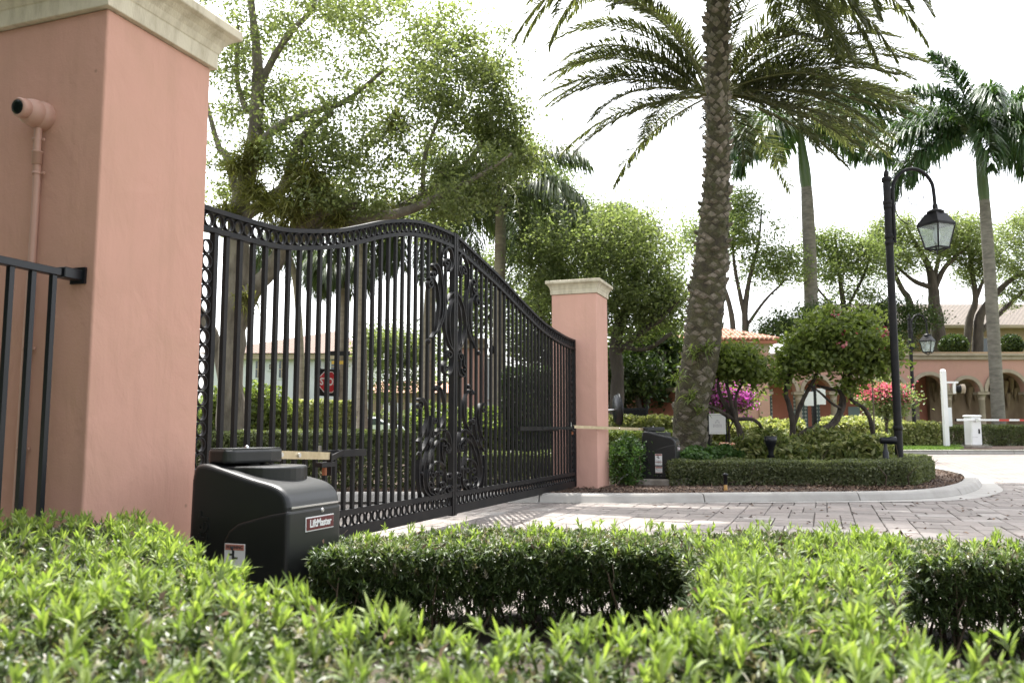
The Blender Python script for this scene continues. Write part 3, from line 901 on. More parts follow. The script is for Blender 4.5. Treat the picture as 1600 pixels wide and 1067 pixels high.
# ------------------------------------------------------------------ the double gate
GY = 4.0
TOPP = [(4.2, 2.60), (4.78, 2.611), (5.34, 2.633), (5.75, 2.672), (6.42, 2.816), (6.86, 2.951), (7.35, 3.114), (7.9, 3.251), (8.37, 3.317), (8.88, 3.340), (9.15, 3.335),
        (9.65, 3.252), (10.55, 3.099), (11.6, 2.875), (12.5, 2.713), (13.54, 2.626), (14.2, 2.612)]
_tp = catmull([(x, GY, z) for x, z in TOPP], 8)
_tx = np.array([p.x for p in _tp]); _tz = np.array([p.z for p in _tp])


def top_z(x): return float(np.interp(x, _tx, _tz))


def ring_mesh(ro, w, t, n=22):
    b = MB(); rr = ro - t / 2
    b.sweep([(math.cos(2 * math.pi * k / n) * rr, 0, math.sin(2 * math.pi * k / n) * rr) for k in range(n)], w, t, (0, 1, 0), True)
    for k in range(len(b.s)): b.s[k] = (k % 4 in (0, 2, 1, 3))
    me = b.mesh('ring', M['iron']); 
    return me


RING = ring_mesh(.0525, .032, .0095)
RING_LOW = ring_mesh(.051, .022, .009)
BARM = MB(); BARM.box((0, 0, .5), (.037, .031, 1.0)); BARM = BARM.mesh('bar', M['iron'])


def spiral_pts(c, r0, a0, turns, n=18):
    out = []
    for k in range(n + 1):
        t = k / n; a = a0 + turns * 2 * math.pi * t; r = r0 * (1 - .8 * t)
        out.append((c[0] + math.cos(a) * r, c[1] + math.sin(a) * r))
    return out


SCROLLS = [[(0.25, 2.955), (0.21, 2.972), (0.21, 2.942), (0.269, 2.918), (0.317, 2.942), (0.278, 2.991), (0.191, 3.007), (0.15, 2.961), (0.188, 2.87), (0.1, 2.925), (0.069, 3.01), (0.112, 3.112), (0.214, 3.146), (0.331, 3.085), (0.391, 2.974), (0.376, 2.813), (0.322, 2.624), (0.306, 2.429), (0.384, 2.24), (0.594, 2.073)], [(0.584, 2.768), (0.566, 2.786), (0.596, 2.794), (0.632, 2.768), (0.609, 2.737), (0.55, 2.753), (0.521, 2.8), (0.56, 2.842), (0.612, 2.849), (0.601, 2.873), (0.531, 2.893), (0.443, 2.85), (0.382, 2.713), (0.348, 2.538), (0.374, 2.339), (0.478, 2.181), (0.616, 2.067)], [(0.673, 2.646), (0.645, 2.664), (0.674, 2.681), (0.724, 2.657), (0.731, 2.616), (0.672, 2.605), (0.622, 2.645), (0.645, 2.694), (0.711, 2.699), (0.675, 2.721), (0.587, 2.715), (0.495, 2.63), (0.45, 2.475), (0.469, 2.31), (0.533, 2.159), (0.627, 2.061)], [(0.042, 2.651), (0.135, 2.611), (0.241, 2.504), (0.305, 2.364), (0.311, 2.249), (0.253, 2.124), (0.172, 2.034), (0.091, 1.983)], [(0.012, 2.613), (0.121, 2.488), (0.17, 2.348), (0.168, 2.216), (0.125, 2.071), (0.05, 1.945)], [(0.17, 1.927), (0.202, 1.903), (0.161, 1.883), (0.106, 1.907), (0.114, 1.94), (0.191, 1.953), (0.249, 1.912), (0.248, 1.839), (0.294, 1.811), (0.332, 1.768), (0.304, 1.713), (0.213, 1.686), (0.118, 1.709), (0.071, 1.778), (0.056, 1.862)], [(0.246, 1.766), (0.278, 1.78), (0.316, 1.753), (0.284, 1.722), (0.214, 1.738), (0.187, 1.778)], [(0.541, 1.523), (0.555, 1.501), (0.505, 1.495), (0.477, 1.523), (0.52, 1.539), (0.442, 1.54), (0.361, 1.498), (0.281, 1.393), (0.26, 1.271), (0.324, 1.147), (0.424, 1.071), (0.509, 1.04)], [(0.568, 1.172), (0.589, 1.152), (0.546, 1.137), (0.497, 1.153), (0.512, 1.183), (0.583, 1.189), (0.617, 1.152), (0.608, 1.1), (0.648, 1.011), (0.7, 0.923)], [(0.89, 1.315), (0.917, 1.329), (0.936, 1.307), (0.89, 1.289), (0.844, 1.324), (0.868, 1.366), (0.924, 1.372), (0.902, 1.39), (0.813, 1.387), (0.734, 1.319), (0.71, 1.202), (0.772, 1.084), (0.849, 0.99), (0.939, 0.941)], [(0.625, 1.218), (0.649, 1.07), (0.767, 0.91), (0.91, 0.805)], [(0.226, 0.874), (0.252, 0.853), (0.207, 0.833), (0.147, 0.851), (0.155, 0.901), (0.227, 0.917), (0.176, 0.809), (0.101, 0.854), (0.111, 0.947), (0.173, 1.032), (0.293, 1.068), (0.413, 1.046), (0.571, 0.966), (0.715, 0.821), (0.808, 0.665), (0.824, 0.522), (0.762, 0.418), (0.643, 0.36)], [(0.297, 0.918), (0.319, 0.9), (0.267, 0.887), (0.223, 0.91), (0.254, 0.948), (0.35, 0.967), (0.499, 0.906), (0.628, 0.775), (0.707, 0.632), (0.721, 0.517), (0.661, 0.412), (0.55, 0.372)], [(0.334, 0.934), (0.351, 0.858), (0.339, 0.782), (0.293, 0.698), (0.254, 0.613), (0.237, 0.506)], [(0.686, 0.471), (0.685, 0.588), (0.606, 0.679), (0.442, 0.722), (0.307, 0.683), (0.232, 0.581), (0.244, 0.445), (0.363, 0.37)], [(0.908, 0.755), (0.922, 0.641), (0.909, 0.513), (0.853, 0.364)], [(0.542, 0.615), (0.515, 0.586), (0.538, 0.561), (0.586, 0.558), (0.62, 0.574), (0.62, 0.595), (0.591, 0.605), (0.561, 0.599), (0.552, 0.585), (0.564, 0.576)], [(0.581, 0.514), (0.552, 0.482), (0.576, 0.455), (0.628, 0.452), (0.666, 0.47), (0.666, 0.493), (0.635, 0.504), (0.602, 0.497), (0.591, 0.482), (0.605, 0.472)], [(0.45, 0.432), (0.423, 0.403), (0.445, 0.378), (0.494, 0.376), (0.53, 0.393), (0.529, 0.414), (0.5, 0.424), (0.47, 0.417), (0.46, 0.403), (0.472, 0.394)], [(0.297, 0.495), (0.268, 0.465), (0.292, 0.44), (0.342, 0.437), (0.379, 0.455), (0.378, 0.476), (0.348, 0.486), (0.317, 0.48), (0.307, 0.465), (0.319, 0.456)], [(0.101, 0.582), (0.071, 0.551), (0.096, 0.525), (0.148, 0.522), (0.186, 0.539), (0.185, 0.562), (0.154, 0.572), (0.121, 0.565), (0.111, 0.551), (0.124, 0.541)], [(0.09, 0.444), (0.054, 0.408), (0.084, 0.377), (0.147, 0.374), (0.192, 0.395), (0.191, 0.422), (0.154, 0.433), (0.115, 0.425), (0.102, 0.408), (0.118, 0.396)], [(0.353, 0.621), (0.329, 0.596), (0.348, 0.575), (0.391, 0.572), (0.422, 0.586), (0.421, 0.604), (0.396, 0.613), (0.369, 0.608), (0.361, 0.596), (0.372, 0.588)]]   # (half-gate distance from the meeting stile, height, ...) of each scroll bar
BALLS = [(0.72, 2.01, 0.03), (0.406, 1.58, 0.03), (0.541, 1.513, 0.028), (0.673, 0.923, 0.028), (0.903, 0.816, 0.022), (0.558, 1.167, 0.024), (0.849, 0.61, 0.022)]


def gate_leaf(label, xa, xb, x_hinge_stile, bar_x, sign, xc):
    """xa..xb: leaf from hinge end to meeting stile, in world x (either order)."""
    lo, hi = min(xa, xb), max(xa, xb)
    root = thing('gate_leaf', label, 'gate', (xa, GY, 0.12), 0, 'leaves of the double gate')
    O = Vector((xa, GY, .12))
    L = lambda x, z, y=0.0: Vector((x, GY + y, z)) - O
    n = 46; xs = [lo + (hi - lo) * k / n for k in range(n + 1)]
    # outer and inner rails of the curved crest
    b = MB(); b.sweep([L(x, top_z(x) - .018) for x in xs], .06, .034); b.build('top_rail', M['iron'], root)
    b = MB(); b.sweep([L(x, top_z(x) - .160) for x in xs], .056, .036); b.build('inner_rail', M['iron'], root)
    # crest rings
    acc = 0.0; x = lo + .075
    while x < hi - .06:
        place('ring', RING, root, L(x, top_z(x) - .0885), (0, 0, 0))
        sl = (top_z(x + .05) - top_z(x - .05)) / .1
        x += .1075 / math.sqrt(1 + sl * sl) * (1.0 if sign < 0 else 1.04)
    # bottom: rail, ring row, kick plate
    b = MB(); b.box(L((lo + hi) / 2, .338), (hi - lo - .004, .056, .052)); b.build('lower_rail', M['iron'], root)
    b = MB(); b.box(L((lo + hi) / 2, .165), (hi - lo - .004, .05, .10)); b.build('kick_plate', M['iron'], root)
    x = lo + .11
    while x < hi - .09:
        place('ring', RING_LOW, root, L(x, .2635))
        x += .1205
    # stiles
    ex = lo + .03 if sign < 0 else hi - .03
    b = MB(); b.box(L(ex, (.12 + top_z(ex)) / 2), (.06, .07, top_z(ex) - .125)); b.build('hinge_stile', M['iron'], root)
    ix = x_hinge_stile
    b = MB(); b.box(L(ix, (.365 + top_z(ix) - .178) / 2), (.042, .045, top_z(ix) - .178 - .365)); b.build('stile', M['iron'], root)
    mx_ = hi - .022 if sign < 0 else lo + .022
    b = MB(); b.box(L(mx_, (.10 + top_z(mx_) + .01) / 2), (.046, .066, top_z(mx_) - .09)); b.build('meeting_stile', M['iron'], root)
    rx = ix - .079 if sign < 0 else ix + .079
    z = .43
    while z < top_z(rx) - .23:
        place('ring', RING, root, L(rx, z)); z += .1055
    for x in bar_x:
        z0 = .364; z1 = top_z(x) - .176
        place('bar', BARM, root, L(x, z0), None, (1, 1, z1 - z0))
    # scrollwork clustered at the meeting stile
    for pts in SCROLLS:
        w = [(xc + sign * u, z) for u, z in pts]
        b = MB(); b.sweep(catmull([L(x, z, -.012) for x, z in w], 5), .045, .016); o = b.build('scroll', M['iron'], root)
    for (u, z, r) in BALLS:
        b = MB(); b.sphere(L(xc + sign * u, z, -.02), r, 10, 8); b.build('scroll_ball', M['iron'], root)
    return root


XC = 9.055
lb = [5.008 + .1525 * k for k in range(26)]
left_leaf = gate_leaf('near left iron gate leaf with scrolled crest ending behind the large pillar', 4.62, 9.045, 4.875, lb, -1, XC)
rb = [9.255 + .1655 * k for k in range(28)]
right_leaf = gate_leaf('far right iron gate leaf sloping down to the smaller pillar', 14.17, 9.065, 13.9, rb, 1, XC)
# plates that take the operator arms
for leaf, x0, x1, z in ((left_leaf, 5.95, 6.96, .86), (right_leaf, 11.2, 13.05, 1.085)):
    b = MB(); O = leaf.location
    b.box(Vector(((x0 + x1) / 2, GY - .045, z)) - O, (x1 - x0, .05, .06)); b.build('arm_plate', M['iron'], leaf)

# ------------------------------------------------------------------ gate operators
OPW, OPD, OPH = .50, .62, .85


def operator(loc, label, arm, adir):
    root = thing('gate_operator', label, 'gate motor', loc, 0, 'swing gate operators')
    # side outline (y from front 0 to back OPD, z)
    seam = .635
    prof = [(.006, 0), (0.0, .3), (0.0, seam), (.008, .668), (.026, .70), (.06, .728), (.11, .748), (.22, .772), (.33, .800), (.43, .826), (.50, .843), (.55, .847), (.585, .838), (.605, .81), (.614, .76), (.62, .4), (.62, 0)]
    tp = catmull([(0, y, z) for y, z in prof[2:14]], 5); prof = prof[:2] + [(p.y, p.z) for p in tp] + prof[14:]
    mb = MB(); mb.extrude([(0, y, z) for y, z in prof][::-1], (0, 0, 0), (OPW, 0, 0)); hs_ = mb.build('housing', M['plastic_lid'], root, bevel=.034, seg=5)
    # front cover: wraps the front and sweeps back along the side in an arch
    arc = [(-.004, .012), (-.004, seam - .012), (.10, seam - .03), (.2, .580), (.30, .552), (.36, .512), (.392, .45), (.402, .36), (.404, .012)]
    mb = MB(); mb.extrude([(0, y, z) for y, z in arc][::-1], (-.006, 0, 0), (OPW + .003, 0, 0)); mb.build('front_cover', M['plastic'], root, bevel=.022, seg=4)
    mb = MB(); mb.box((OPW / 2, .003, seam - .004), (OPW - .05, .012, .009)); mb.build('seam', M['steel'], root)
    # round gearbox hump and the flat drive cover above it
    mb = MB(); c = Vector((.30, .35, 0))
    out_ = []
    for k in range(36):
        a = 2 * math.pi * k / 36; r = .218
        p = c + Vector((math.cos(a) * r, math.sin(a) * r, 0))
        if math.sin(a) > .1 and math.cos(a) < .4: p += Vector((-.11, .03, 0)) * math.sin(a) * .8
        out_.append(p)
    mb.prism([(p.x, p.y) for p in out_], .66, .832)
    mb.build('gearbox_cover', M['plastic_lid'], root, bevel=.012, seg=3)
    pts = [(-.20, -.085), (.06, -.105), (.20, -.06), (.215, -.02), (.215, .05), (.17, .085), (.0, .10), (-.20, .10), (-.235, .06), (-.235, -.05)]
    ang = math.atan2(adir[1], adir[0])
    def rot(p): return (c.x + .0 + p[0] * math.cos(ang) - p[1] * math.sin(ang), c.y + .12 + p[0] * math.sin(ang) + p[1] * math.cos(ang))
    mb = MB(); mb.prism([rot(p) for p in pts], .845, .923); dc = mb.build('drive_cover', M['plastic'], root, bevel=.016, seg=3)
    mb = MB(); mb.prism([rot((p[0] * .96, p[1] * .94)) for p in pts], .921, .927); mb.build('cover_plate', M['plastic_lid'], dc)
    mb = MB(); mb.lathe([(.012, 0), (.012, .01), (.006, .014)], (rot((.0, .02))[0], rot((0, .02))[1], .926), 10); mb.build('bolt', M['steel'], dc)
    mb = MB(); mb.lathe([(.045, 0), (.045, .03)], (c.x, c.y + .1, .825), 16); mb.build('shaft', M['rubber'], root)
    # badge, lock, raised side lettering
    bd = MB(); bd.box((.285, -.0035, .535), (.27, .008, .074)); bdo = bd.build('badge', M['label_white'], root)
    bd = MB(); bd.box((.285, -.008, .535), (.258, .006, .062)); bdo2 = bd.build('badge_field', M['label_red'], bdo)
    text('lettering', 'LiftMaster', .054, M['label_white'], bdo, (.285, -.0118, .5355), (R(90), 0, 0), .0008, .0016, sx=.94)
    lk_ = MB(); lk_.lathe([(.013, 0), (.013, .014), (.009, .018)], (.31, .008, .598), 14, (0, -1, 0)); lk_.build('lock', M['steel'], root)
    text('raised_lettering', 'LiftMaster', .13, M['plastic_lid'], root, (-.001, .53, .335), (0, R(-90), 0), .005, .003, sx=1.0)
    # warning plates on the side
    for (zc, h, top) in ((.345, .20, True), (.165, .115, False)):
        wpl = MB(); wpl.box((-.0085, .31, zc), (.003, .125, h)); wo_ = wpl.build('warning_plate', M['label_white'], root)
        mb = MB(); mb.box((-.0108, .31, zc + h / 2 - .018), (.002, .115, .028)); mb.build('header', M['label_orange'], wo_)
        text('lettering', 'WARNING', .021, M['print_black'], wo_, (-.0122, .31, zc + h / 2 - .018), (R(90), 0, R(-90)), .0004, .0006)
        mb = MB()
        if top:   # falling figure pictogram
            mb.box((-.0108, .318, zc + .042), (.0012, .014, .05)); mb.box((-.0109, .33, zc + .045), (.0012, .035, .010)); mb.box((-.0109, .305, zc + .028), (.0012, .03, .010))
            mb.sphere((-.0095, .325, zc + .076), .009, 8, 6)
        for k in range(4 if top else 3): mb.box((-.0107, .31, zc - .02 - .016 * k if top else zc + .008 - .016 * k), (.0010, .095 - .012 * (k % 2), .005))
        mb.build('print', M['print_black'] if top else M['print_grey'], wo_)
        mb = MB(); mb.box((-.0107, .31, zc - h / 2 + (.055 if top else .008)), (.0012, .12, .007)); mb.build('rule', M['label_orange'], wo_)
    for y in (.34, .27):
        mb = MB(); mb.lathe([(.011, 0), (.009, .006)], (0.0, y, .06), 10, (-1, 0, 0)); mb.build('bolt', M['steel'], root)
    # articulated arm out to the gate
    a0 = Vector((*rot((.20, 0)), .885)); pr = a0
    w0 = Vector(arm[0]) - Vector(loc); w1 = Vector(arm[1]) - Vector(loc)
    mb = MB(); mb.bar(a0, w0, .012, .048); mb.bar(a0 + Vector((0, .03, 0)), a0 + (w0 - a0) * .5 + Vector((0, .03, 0)), .012, .04)
    ao = mb.build('arm', M['brass'], root)
    mb = MB()
    for t in (.08, .38): mb.lathe([(.014, -.02), (.014, .02)], a0 + (w0 - a0) * t, 8, (0, 1, 0))
    mb.build('arm_bolt', M['steel'], ao)
    mb = MB(); mb.bar(w0 + Vector((0, 0, .02)), w0 + Vector((0, 0, -.13)), .035, .012, (1, 0, 0)); mb.bar(w0 + Vector((-.13, 0, -.055)), w0 + Vector((.03, 0, -.055)), .05, .03); mb.build('arm_hinge', M['iron'], ao)
    mb = MB(); mb.lathe([(.016, 0), (.016, .05)], w0 + Vector((-.06, 0, -.125)), 10); mb.build('hinge_pin', M['rust'], ao)
    mb = MB(); mb.box(w0 + Vector((-.12, .0, .035)), (.05, .008, .07), .3); mb.build('arm_tab', M['steel'], ao)
    mb = MB(); mb.bar(w0 + Vector((0, 0, -.02)), w1, .012, .04); mb.build('forearm', M['iron'], ao)
    return root


operator((3.752, 2.561, 0.03), 'near black gate operator box with red LiftMaster badge above the hedge', ((5.03, 3.12, .885), (6.55, 3.93, .87)), (.75, -.1))
operator((15.50, 2.50, 0.20), 'far black gate operator box on a concrete pad beyond the kerb', ((13.40, 3.80, 1.12), (12.2, 3.93, 1.095)), (-.6, .55))
b = MB(); b.box((0, 0, .05), (.86, .98, .12), bev=.02)
pd = b.build('concrete_pad', M['pad'], None, loc=(15.76, 2.82, .09)); tag(pd, 'stained concrete pad in the mulch under the far gate operator', 'pad')
b = MB(); b.tube(catmull([(15.48, 3.2, .26), (15.3, 3.3, .30), (15.2, 3.42, .22), (15.18, 3.5, .1)], 6), .02, 8)
tag(b.build('cable_conduit', M['steel']), 'grey flexible conduit looping from the far operator into mulch', 'conduit')

# ------------------------------------------------------------------ buildings
BR = HEAD - math.pi / 2       # local x to the viewer's right, local y away


def frame(px, d, lift=0.0):
    p = stand(px, d, lift); return p


# --- arcaded gallery
AD = 42.0
ag = stand(1400, AD, 0.12)
arc = thing('arcade_building', 'long pink arcade with cream arches, columns and tile panels behind the barrier', 'building', ag, BR)


def lx(px, d=AD): return (px - 1400) / F_PX * d
def lz(py, d=AD): return at(800, py, d).z - ag.z


colx = [1142, 1195, 1253, 1308, 1364, 1424, 1488, 1540, 1612, 1672, 1732, 1792]
cx_l = [lx(p) for p in colx]
SPR, WTOP = lz(612), lz(562)
RAD = []
wall = MB(); TH = .40
xl, xr = cx_l[0] - .6, cx_l[-1] + .6
nseg = 14
prev = xl
for a, b_ in zip(cx_l, cx_l[1:]):
    cxm = (a + b_) / 2; r = (b_ - a) / 2 - .20; RAD.append((cxm, r))
    # pier piece above the capital up to the springing
    wall.extrude([(prev, 0, SPR), (cxm - r, 0, SPR), (cxm - r, 0, WTOP), (prev, 0, WTOP)], (0, 0, 0), (0, TH, 0))
    pts = [(cxm - r * math.cos(math.pi * k / nseg), SPR + r * math.sin(math.pi * k / nseg)) for k in range(nseg + 1)]
    for (x0, z0), (x1, z1) in zip(pts, pts[1:]):
        wall.extrude([(x0, 0, z0), (x1, 0, z1), (x1, 0, WTOP), (x0, 0, WTOP)], (0, 0, 0), (0, TH, 0))
    prev = cxm + r
wall.extrude([(prev, 0, SPR), (xr, 0, SPR), (xr, 0, WTOP), (prev, 0, WTOP)], (0, 0, 0), (0, TH, 0))
wall.build('wall', M['pink_far'], arc)
for (c, r) in RAD:
    b = MB(); pts = [(c - (r + .10) * math.cos(math.pi * k / 20), -.04, SPR + (r + .10) * math.sin(math.pi * k / 20)) for k in range(21)]
    b.sweep(pts, .12, .17); b.build('arch_moulding', M['trim'], arc)
colm = MB(); H_ = SPR
colm.lathe([(.22, 0), (.22, .10), (.18, .14), (.19, .20), (.155, .25), (.14, H_ - .42), (.16, H_ - .40), (.16, H_ - .36), (.145, H_ - .34), (.20, H_ - .16), (.26, H_ - .12)], n=14)
colm.box((0, 0, H_ - .065), (.56, .5, .13))
cmesh = colm.mesh('column', M['trim'])
for i, x in enumerate(cx_l):
    if i == 1:
        place('column', cmesh, arc, (x - .24, .2, 0)); place('column', cmesh, arc, (x + .24, .2, 0))
    else: place('column', cmesh, arc, (x, .2, 0))
b = MB(); b.box(((xl + xr) / 2, .16, WTOP + .09), (xr - xl + .1, .58, .18)); b.box(((xl + xr) / 2, .14, WTOP + .24), (xr - xl + .3, .76, .11)); b.build('cornice', M['trim'], arc)
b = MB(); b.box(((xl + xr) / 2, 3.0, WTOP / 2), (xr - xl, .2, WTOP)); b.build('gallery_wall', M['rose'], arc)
b = MB(); b.box(((xl + xr) / 2, 1.8, WTOP - .05), (xr - xl, 2.6, .1)); b.build('gallery_ceiling', M['trim'], arc)
b = MB(); b.box(((xl + xr) / 2, 1.6, -.02), (xr - xl, 3.2, .08)); b.build('gallery_floor', M['concrete'], arc)
b = MB(); xg = lx(1495); b.box(((xg + xr) / 2, 2.7, WTOP / 2 - .1), (xr - xg, .3, WTOP - .2)); b.build('grotto_wall', M['grotto'], arc)
# hanging stone drips of the grotto
b = MB()
for k in range(46):
    x = rnd.uniform(xg + .2, xr - .2); l = rnd.uniform(.3, 1.1); z = rnd.uniform(2.5, 3.4)
    b.lathe([(.16, z), (.12, z - l * .4), (.05, z - l * .8), (.005, z - l)], (x, 2.45 + rnd.uniform(-.1, .1), 0), 6)
b.build('grotto_drips', M['grotto'], arc)['kind'] = 'stuff'
for px0, px1 in ((1222, 1248), (1281, 1303), (1309, 1322), (1404, 1424), (1427, 1450)):
    b = MB(); x0 = lx(px0, AD + 2.85); x1 = lx(px1, AD + 2.85); w = (x1 - x0); zt = lz(612)
    poly = [(x0, 2.88, .3), (x1, 2.88, .3), (x1, 2.88, zt)] + [((x0 + x1) / 2 + w / 2 * math.cos(math.pi * k / 8), 2.88, zt + w / 2 * math.sin(math.pi * k / 8)) for k in range(1, 8)] + [(x0, 2.88, zt)]
    b.extrude(poly, (0, 0, 0), (0, .02, 0)); b.build('tile_panel', M['teal_tile'], arc)
for px0, px1 in ((1345, 1358), (1366, 1384)):
    b = MB(); x0 = lx(px0, AD + 2.85); x1 = lx(px1, AD + 2.85); b.box(((x0 + x1) / 2, 2.88, .3 + .8), (x1 - x0, .03, 1.6)); b.build('service_door', M['teal_glass'], arc)
b = MB(); x0 = lx(1468, AD + 2.85); b.box((x0, 2.8, 1.55), (.45, .2, 1.5)); b.box((x0, 2.7, .82), (.6, .4, .12)); b.sphere((x0, 2.62, 2.0), .13, 8, 6); b.build('wall_fountain', M['trim'], arc)

# --- corner tower with barrel-tile hip roof
TD = 38.0
tg = stand(1131, TD, .1)
tw = thing('tower_pavilion', 'small pink pavilion with barrel-tiled hip roof behind the date palm trunk', 'building', tg, BR)
tz = lambda py: at(800, py, TD).z - tg.z
hw = 72 / F_PX * TD; EV = tz(532)
b = MB(); b.box((0, hw, EV / 2), (hw * 2, hw * 2, EV)); b.build('wall', M['pink_far'], tw)
b = MB()
for sx in (-1, 1):
    b = MB(); b.box((sx * (hw - .22), -.02, EV / 2 - .15), (.46, .12, EV - .3)); b.build('pilaster', M['pink_far'], tw)
b = MB(); square_cap(b, 0, hw, hw, EV - .62, [(.02, 0), (.05, .02), (.05, .12), (.09, .2), (.09, .4), (.16, .5), (.16, .6)]); b.build('frieze', M['trim'], tw)
ov = hw + .42; rh = tz(503) - EV
b = MB(); b.add([(-ov, hw - ov, EV), (ov, hw - ov, EV), (ov, hw + ov, EV), (-ov, hw + ov, EV), (0, hw, EV + rh)], [(0, 1, 4), (1, 2, 4), (2, 3, 4), (3, 0, 4), (3, 2, 1, 0)]); b.build('roof', M['terracotta'], tw)
b = MB(); square_cap(b, 0, hw, ov - .08, EV - .16, [(0, 0), (.0, .15), (-.3, .155)]); b.build('eave_board', M['rose'], tw)


def barrel_tiles(mb, half, cyy, ev, rise, face, r=.085):
    """Rows of half-round tiles running up one hip face."""
    step = .2; n = int(2 * half / step)
    dirs = {0: ((1, 0), (0, 1)), 1: ((0, 1), (-1, 0)), 2: ((-1, 0), (0, -1)), 3: ((0, -1), (1, 0))}
    ex, up_ = dirs[face]
    for i in range(n + 1):
        u = -half + i * step
        run = half - abs(u)
        if run < .1: continue
        k = max(1, int(run / .42))
        for j in range(k + 1):
            t0 = j * .42; t1 = min(run + .02, t0 + .46)
            if t1 - t0 < .08: continue
            def P(t, a, rr):
                x = ex[0] * u + up_[0] * (t - half); y = ex[1] * u + up_[1] * (t - half)
                z = ev + rise * t / half + .01
                return (x + ex[0] * math.cos(a) * rr, y + ex[1] * math.cos(a) * rr + cyy, z + math.sin(a) * rr + .012)
            vs = []
            for t, rr in ((t0, r * 1.08), (t1, r * .9)):
                for q in range(5): vs.append(P(t, math.pi * q / 4, rr))
            mb.add(vs, [(q, q + 1, q + 6, q + 5) for q in range(4)] + [(0, 1, 2, 3, 4)])


b = MB()
for f_ in (0, 1, 3): barrel_tiles(b, ov + .05, hw, EV, rh, f_)
b.build('roof_tiles', M['terracotta'], tw)['kind'] = 'stuff'

# --- upper house behind the arcade
UD = 58.0
ug = stand(1480, UD)
uh = thing('tiled_house', 'beige house with long brown tile roof above the arcade', 'building', ug, BR)
uz = lambda py: at(800, py, UD).z - ug.z
ux = lambda px: (px - 1480) / F_PX * UD
b = MB(); b.box(((ux(1475) + ux(1760)) / 2, 4, uz(512) / 2), (ux(1760) - ux(1475), 8, uz(512))); b.build('wall', M['beige'], uh)
b = MB(); b.box(((ux(1320) + ux(1473)) / 2, 5.5, uz(508) / 2), (ux(1473) - ux(1320), 7, uz(508))); b.build('wing_wall', M['beige'], uh)
b = MB(); e0, r0 = uz(510), uz(462)
b.add([(ux(1462), -.8, e0), (ux(1780), -.8, e0), (ux(1780), 4, r0), (ux(1440), 4, r0), (ux(1780), 8.8, e0), (ux(1440), 8.8, e0)], [(0, 1, 2, 3), (3, 2, 4, 5), (0, 3, 5)])
b.build('roof', M['roof_grey'], uh)
b = MB(); b.add([(ux(1318), .6, uz(505)), (ux(1474), .6, uz(505)), (ux(1440), 4.5, uz(460)), (ux(1340), 4.5, uz(460)), (ux(1318), 9, uz(505)), (ux(1474), 9, uz(505))], [(0, 1, 2, 3), (3, 2, 5, 4), (0, 3, 4), (1, 5, 2)]); b.build('wing_roof', M['roof_grey'], uh)
b = MB(); b.box(((ux(1462) + ux(1780)) / 2, -.86, e0 - .1), (ux(1780) - ux(1462), .12, .2)); b.build('gutter', M['trim'], uh)
for px in (1500, 1540, 1580):
    b = MB(); b.box((ux(px), -.03, uz(540)), (1.3, .08, 1.2)); w_ = b.build('window', M['trim'], uh)
    b = MB(); b.box((ux(px), -.08, uz(540)), (1.05, .04, .95)); b.build('pane', M['window'], w_)

# --- white house beyond the gate
HD = 50.0
hg = stand(450, HD)
wh = thing('white_house', 'white two-storey house with salmon tiled hip roof beyond the gate', 'building', hg, BR)
hz = lambda py: at(800, py, HD).z - hg.z
hx = lambda px: (px - 450) / F_PX * HD
b = MB(); b.box(((hx(325) + hx(556)) / 2, 5, hz(553) / 2), (hx(556) - hx(325), 10, hz(553))); b.build('wall', M['white_wall'], wh)
b = MB(); e = hz(553)
b.add([(hx(312), -.6, e), (hx(568), -.6, e), (hx(568), 10.6, e), (hx(312), 10.6, e), (hx(500), 4.4, hz(503)), (hx(500), 6, hz(503))], [(0, 1, 4), (1, 2, 5, 4), (2, 3, 5), (3, 0, 4, 5), (3, 2, 1, 0)]); b.build('roof', M['roof_pink'], wh)
b = MB(); b.box(((hx(325) + hx(556)) / 2, -.2, e - .18), (hx(560) - hx(322), .5, .30)); b.build('eave', M['trim'], wh)
for px, py, w, h in ((401, 577, 8, 26), (421, 573, 6, 8), (438, 577, 9, 26), (472, 573, 11, 27), (494, 573, 10, 27), (521, 573, 12, 29), (401, 628, 10, 26), (472, 628, 12, 26)):
    s = HD / F_PX; b = MB(); b.box((hx(px), -.02, hz(py)), (w * s + .2, .1, h * s + .2)); f_ = b.build('window', M['white_wall'], wh)
    b = MB(); b.box((hx(px), -.08, hz(py)), (w * s, .04, h * s)); b.build('pane', M['window'], f_)
    b = MB(); b.box((hx(px), -.11, hz(py)), (.05, .03, h * s)); b.box((hx(px), -.11, hz(py)), (w * s, .025, .05)); b.build('glazing_bar', M['trim'], f_)

# --- low house further right behind the trees
LD = 46.0
lg = stand(640, LD)
lh = thing('low_house', 'low pale house wing with red tile roof half hidden by trees', 'building', lg, BR)
s = LD / F_PX
b = MB(); b.box((5 * s, 3, 1.4), (130 * s, 6, 2.8)); b.build('wall', M['beige'], lh)
b = MB(); zz_ = at(800, 614, LD).z - lg.z; b.add([(-66 * s, -.5, zz_), (76 * s, -.5, zz_), (76 * s, 3, zz_ + .8), (-66 * s, 3, zz_ + .8), (-66 * s, 6.5, zz_), (76 * s, 6.5, zz_)], [(0, 1, 2, 3), (3, 2, 5, 4), (0, 3, 4), (1, 5, 2)]); b.build('roof', M['terracotta'], lh)
for px in (-30, 10, 40):
    b = MB(); b.box((px * s, -.03, 1.3), (.8, .08, 1.9)); b.build('door', M['white_paint'], lh)

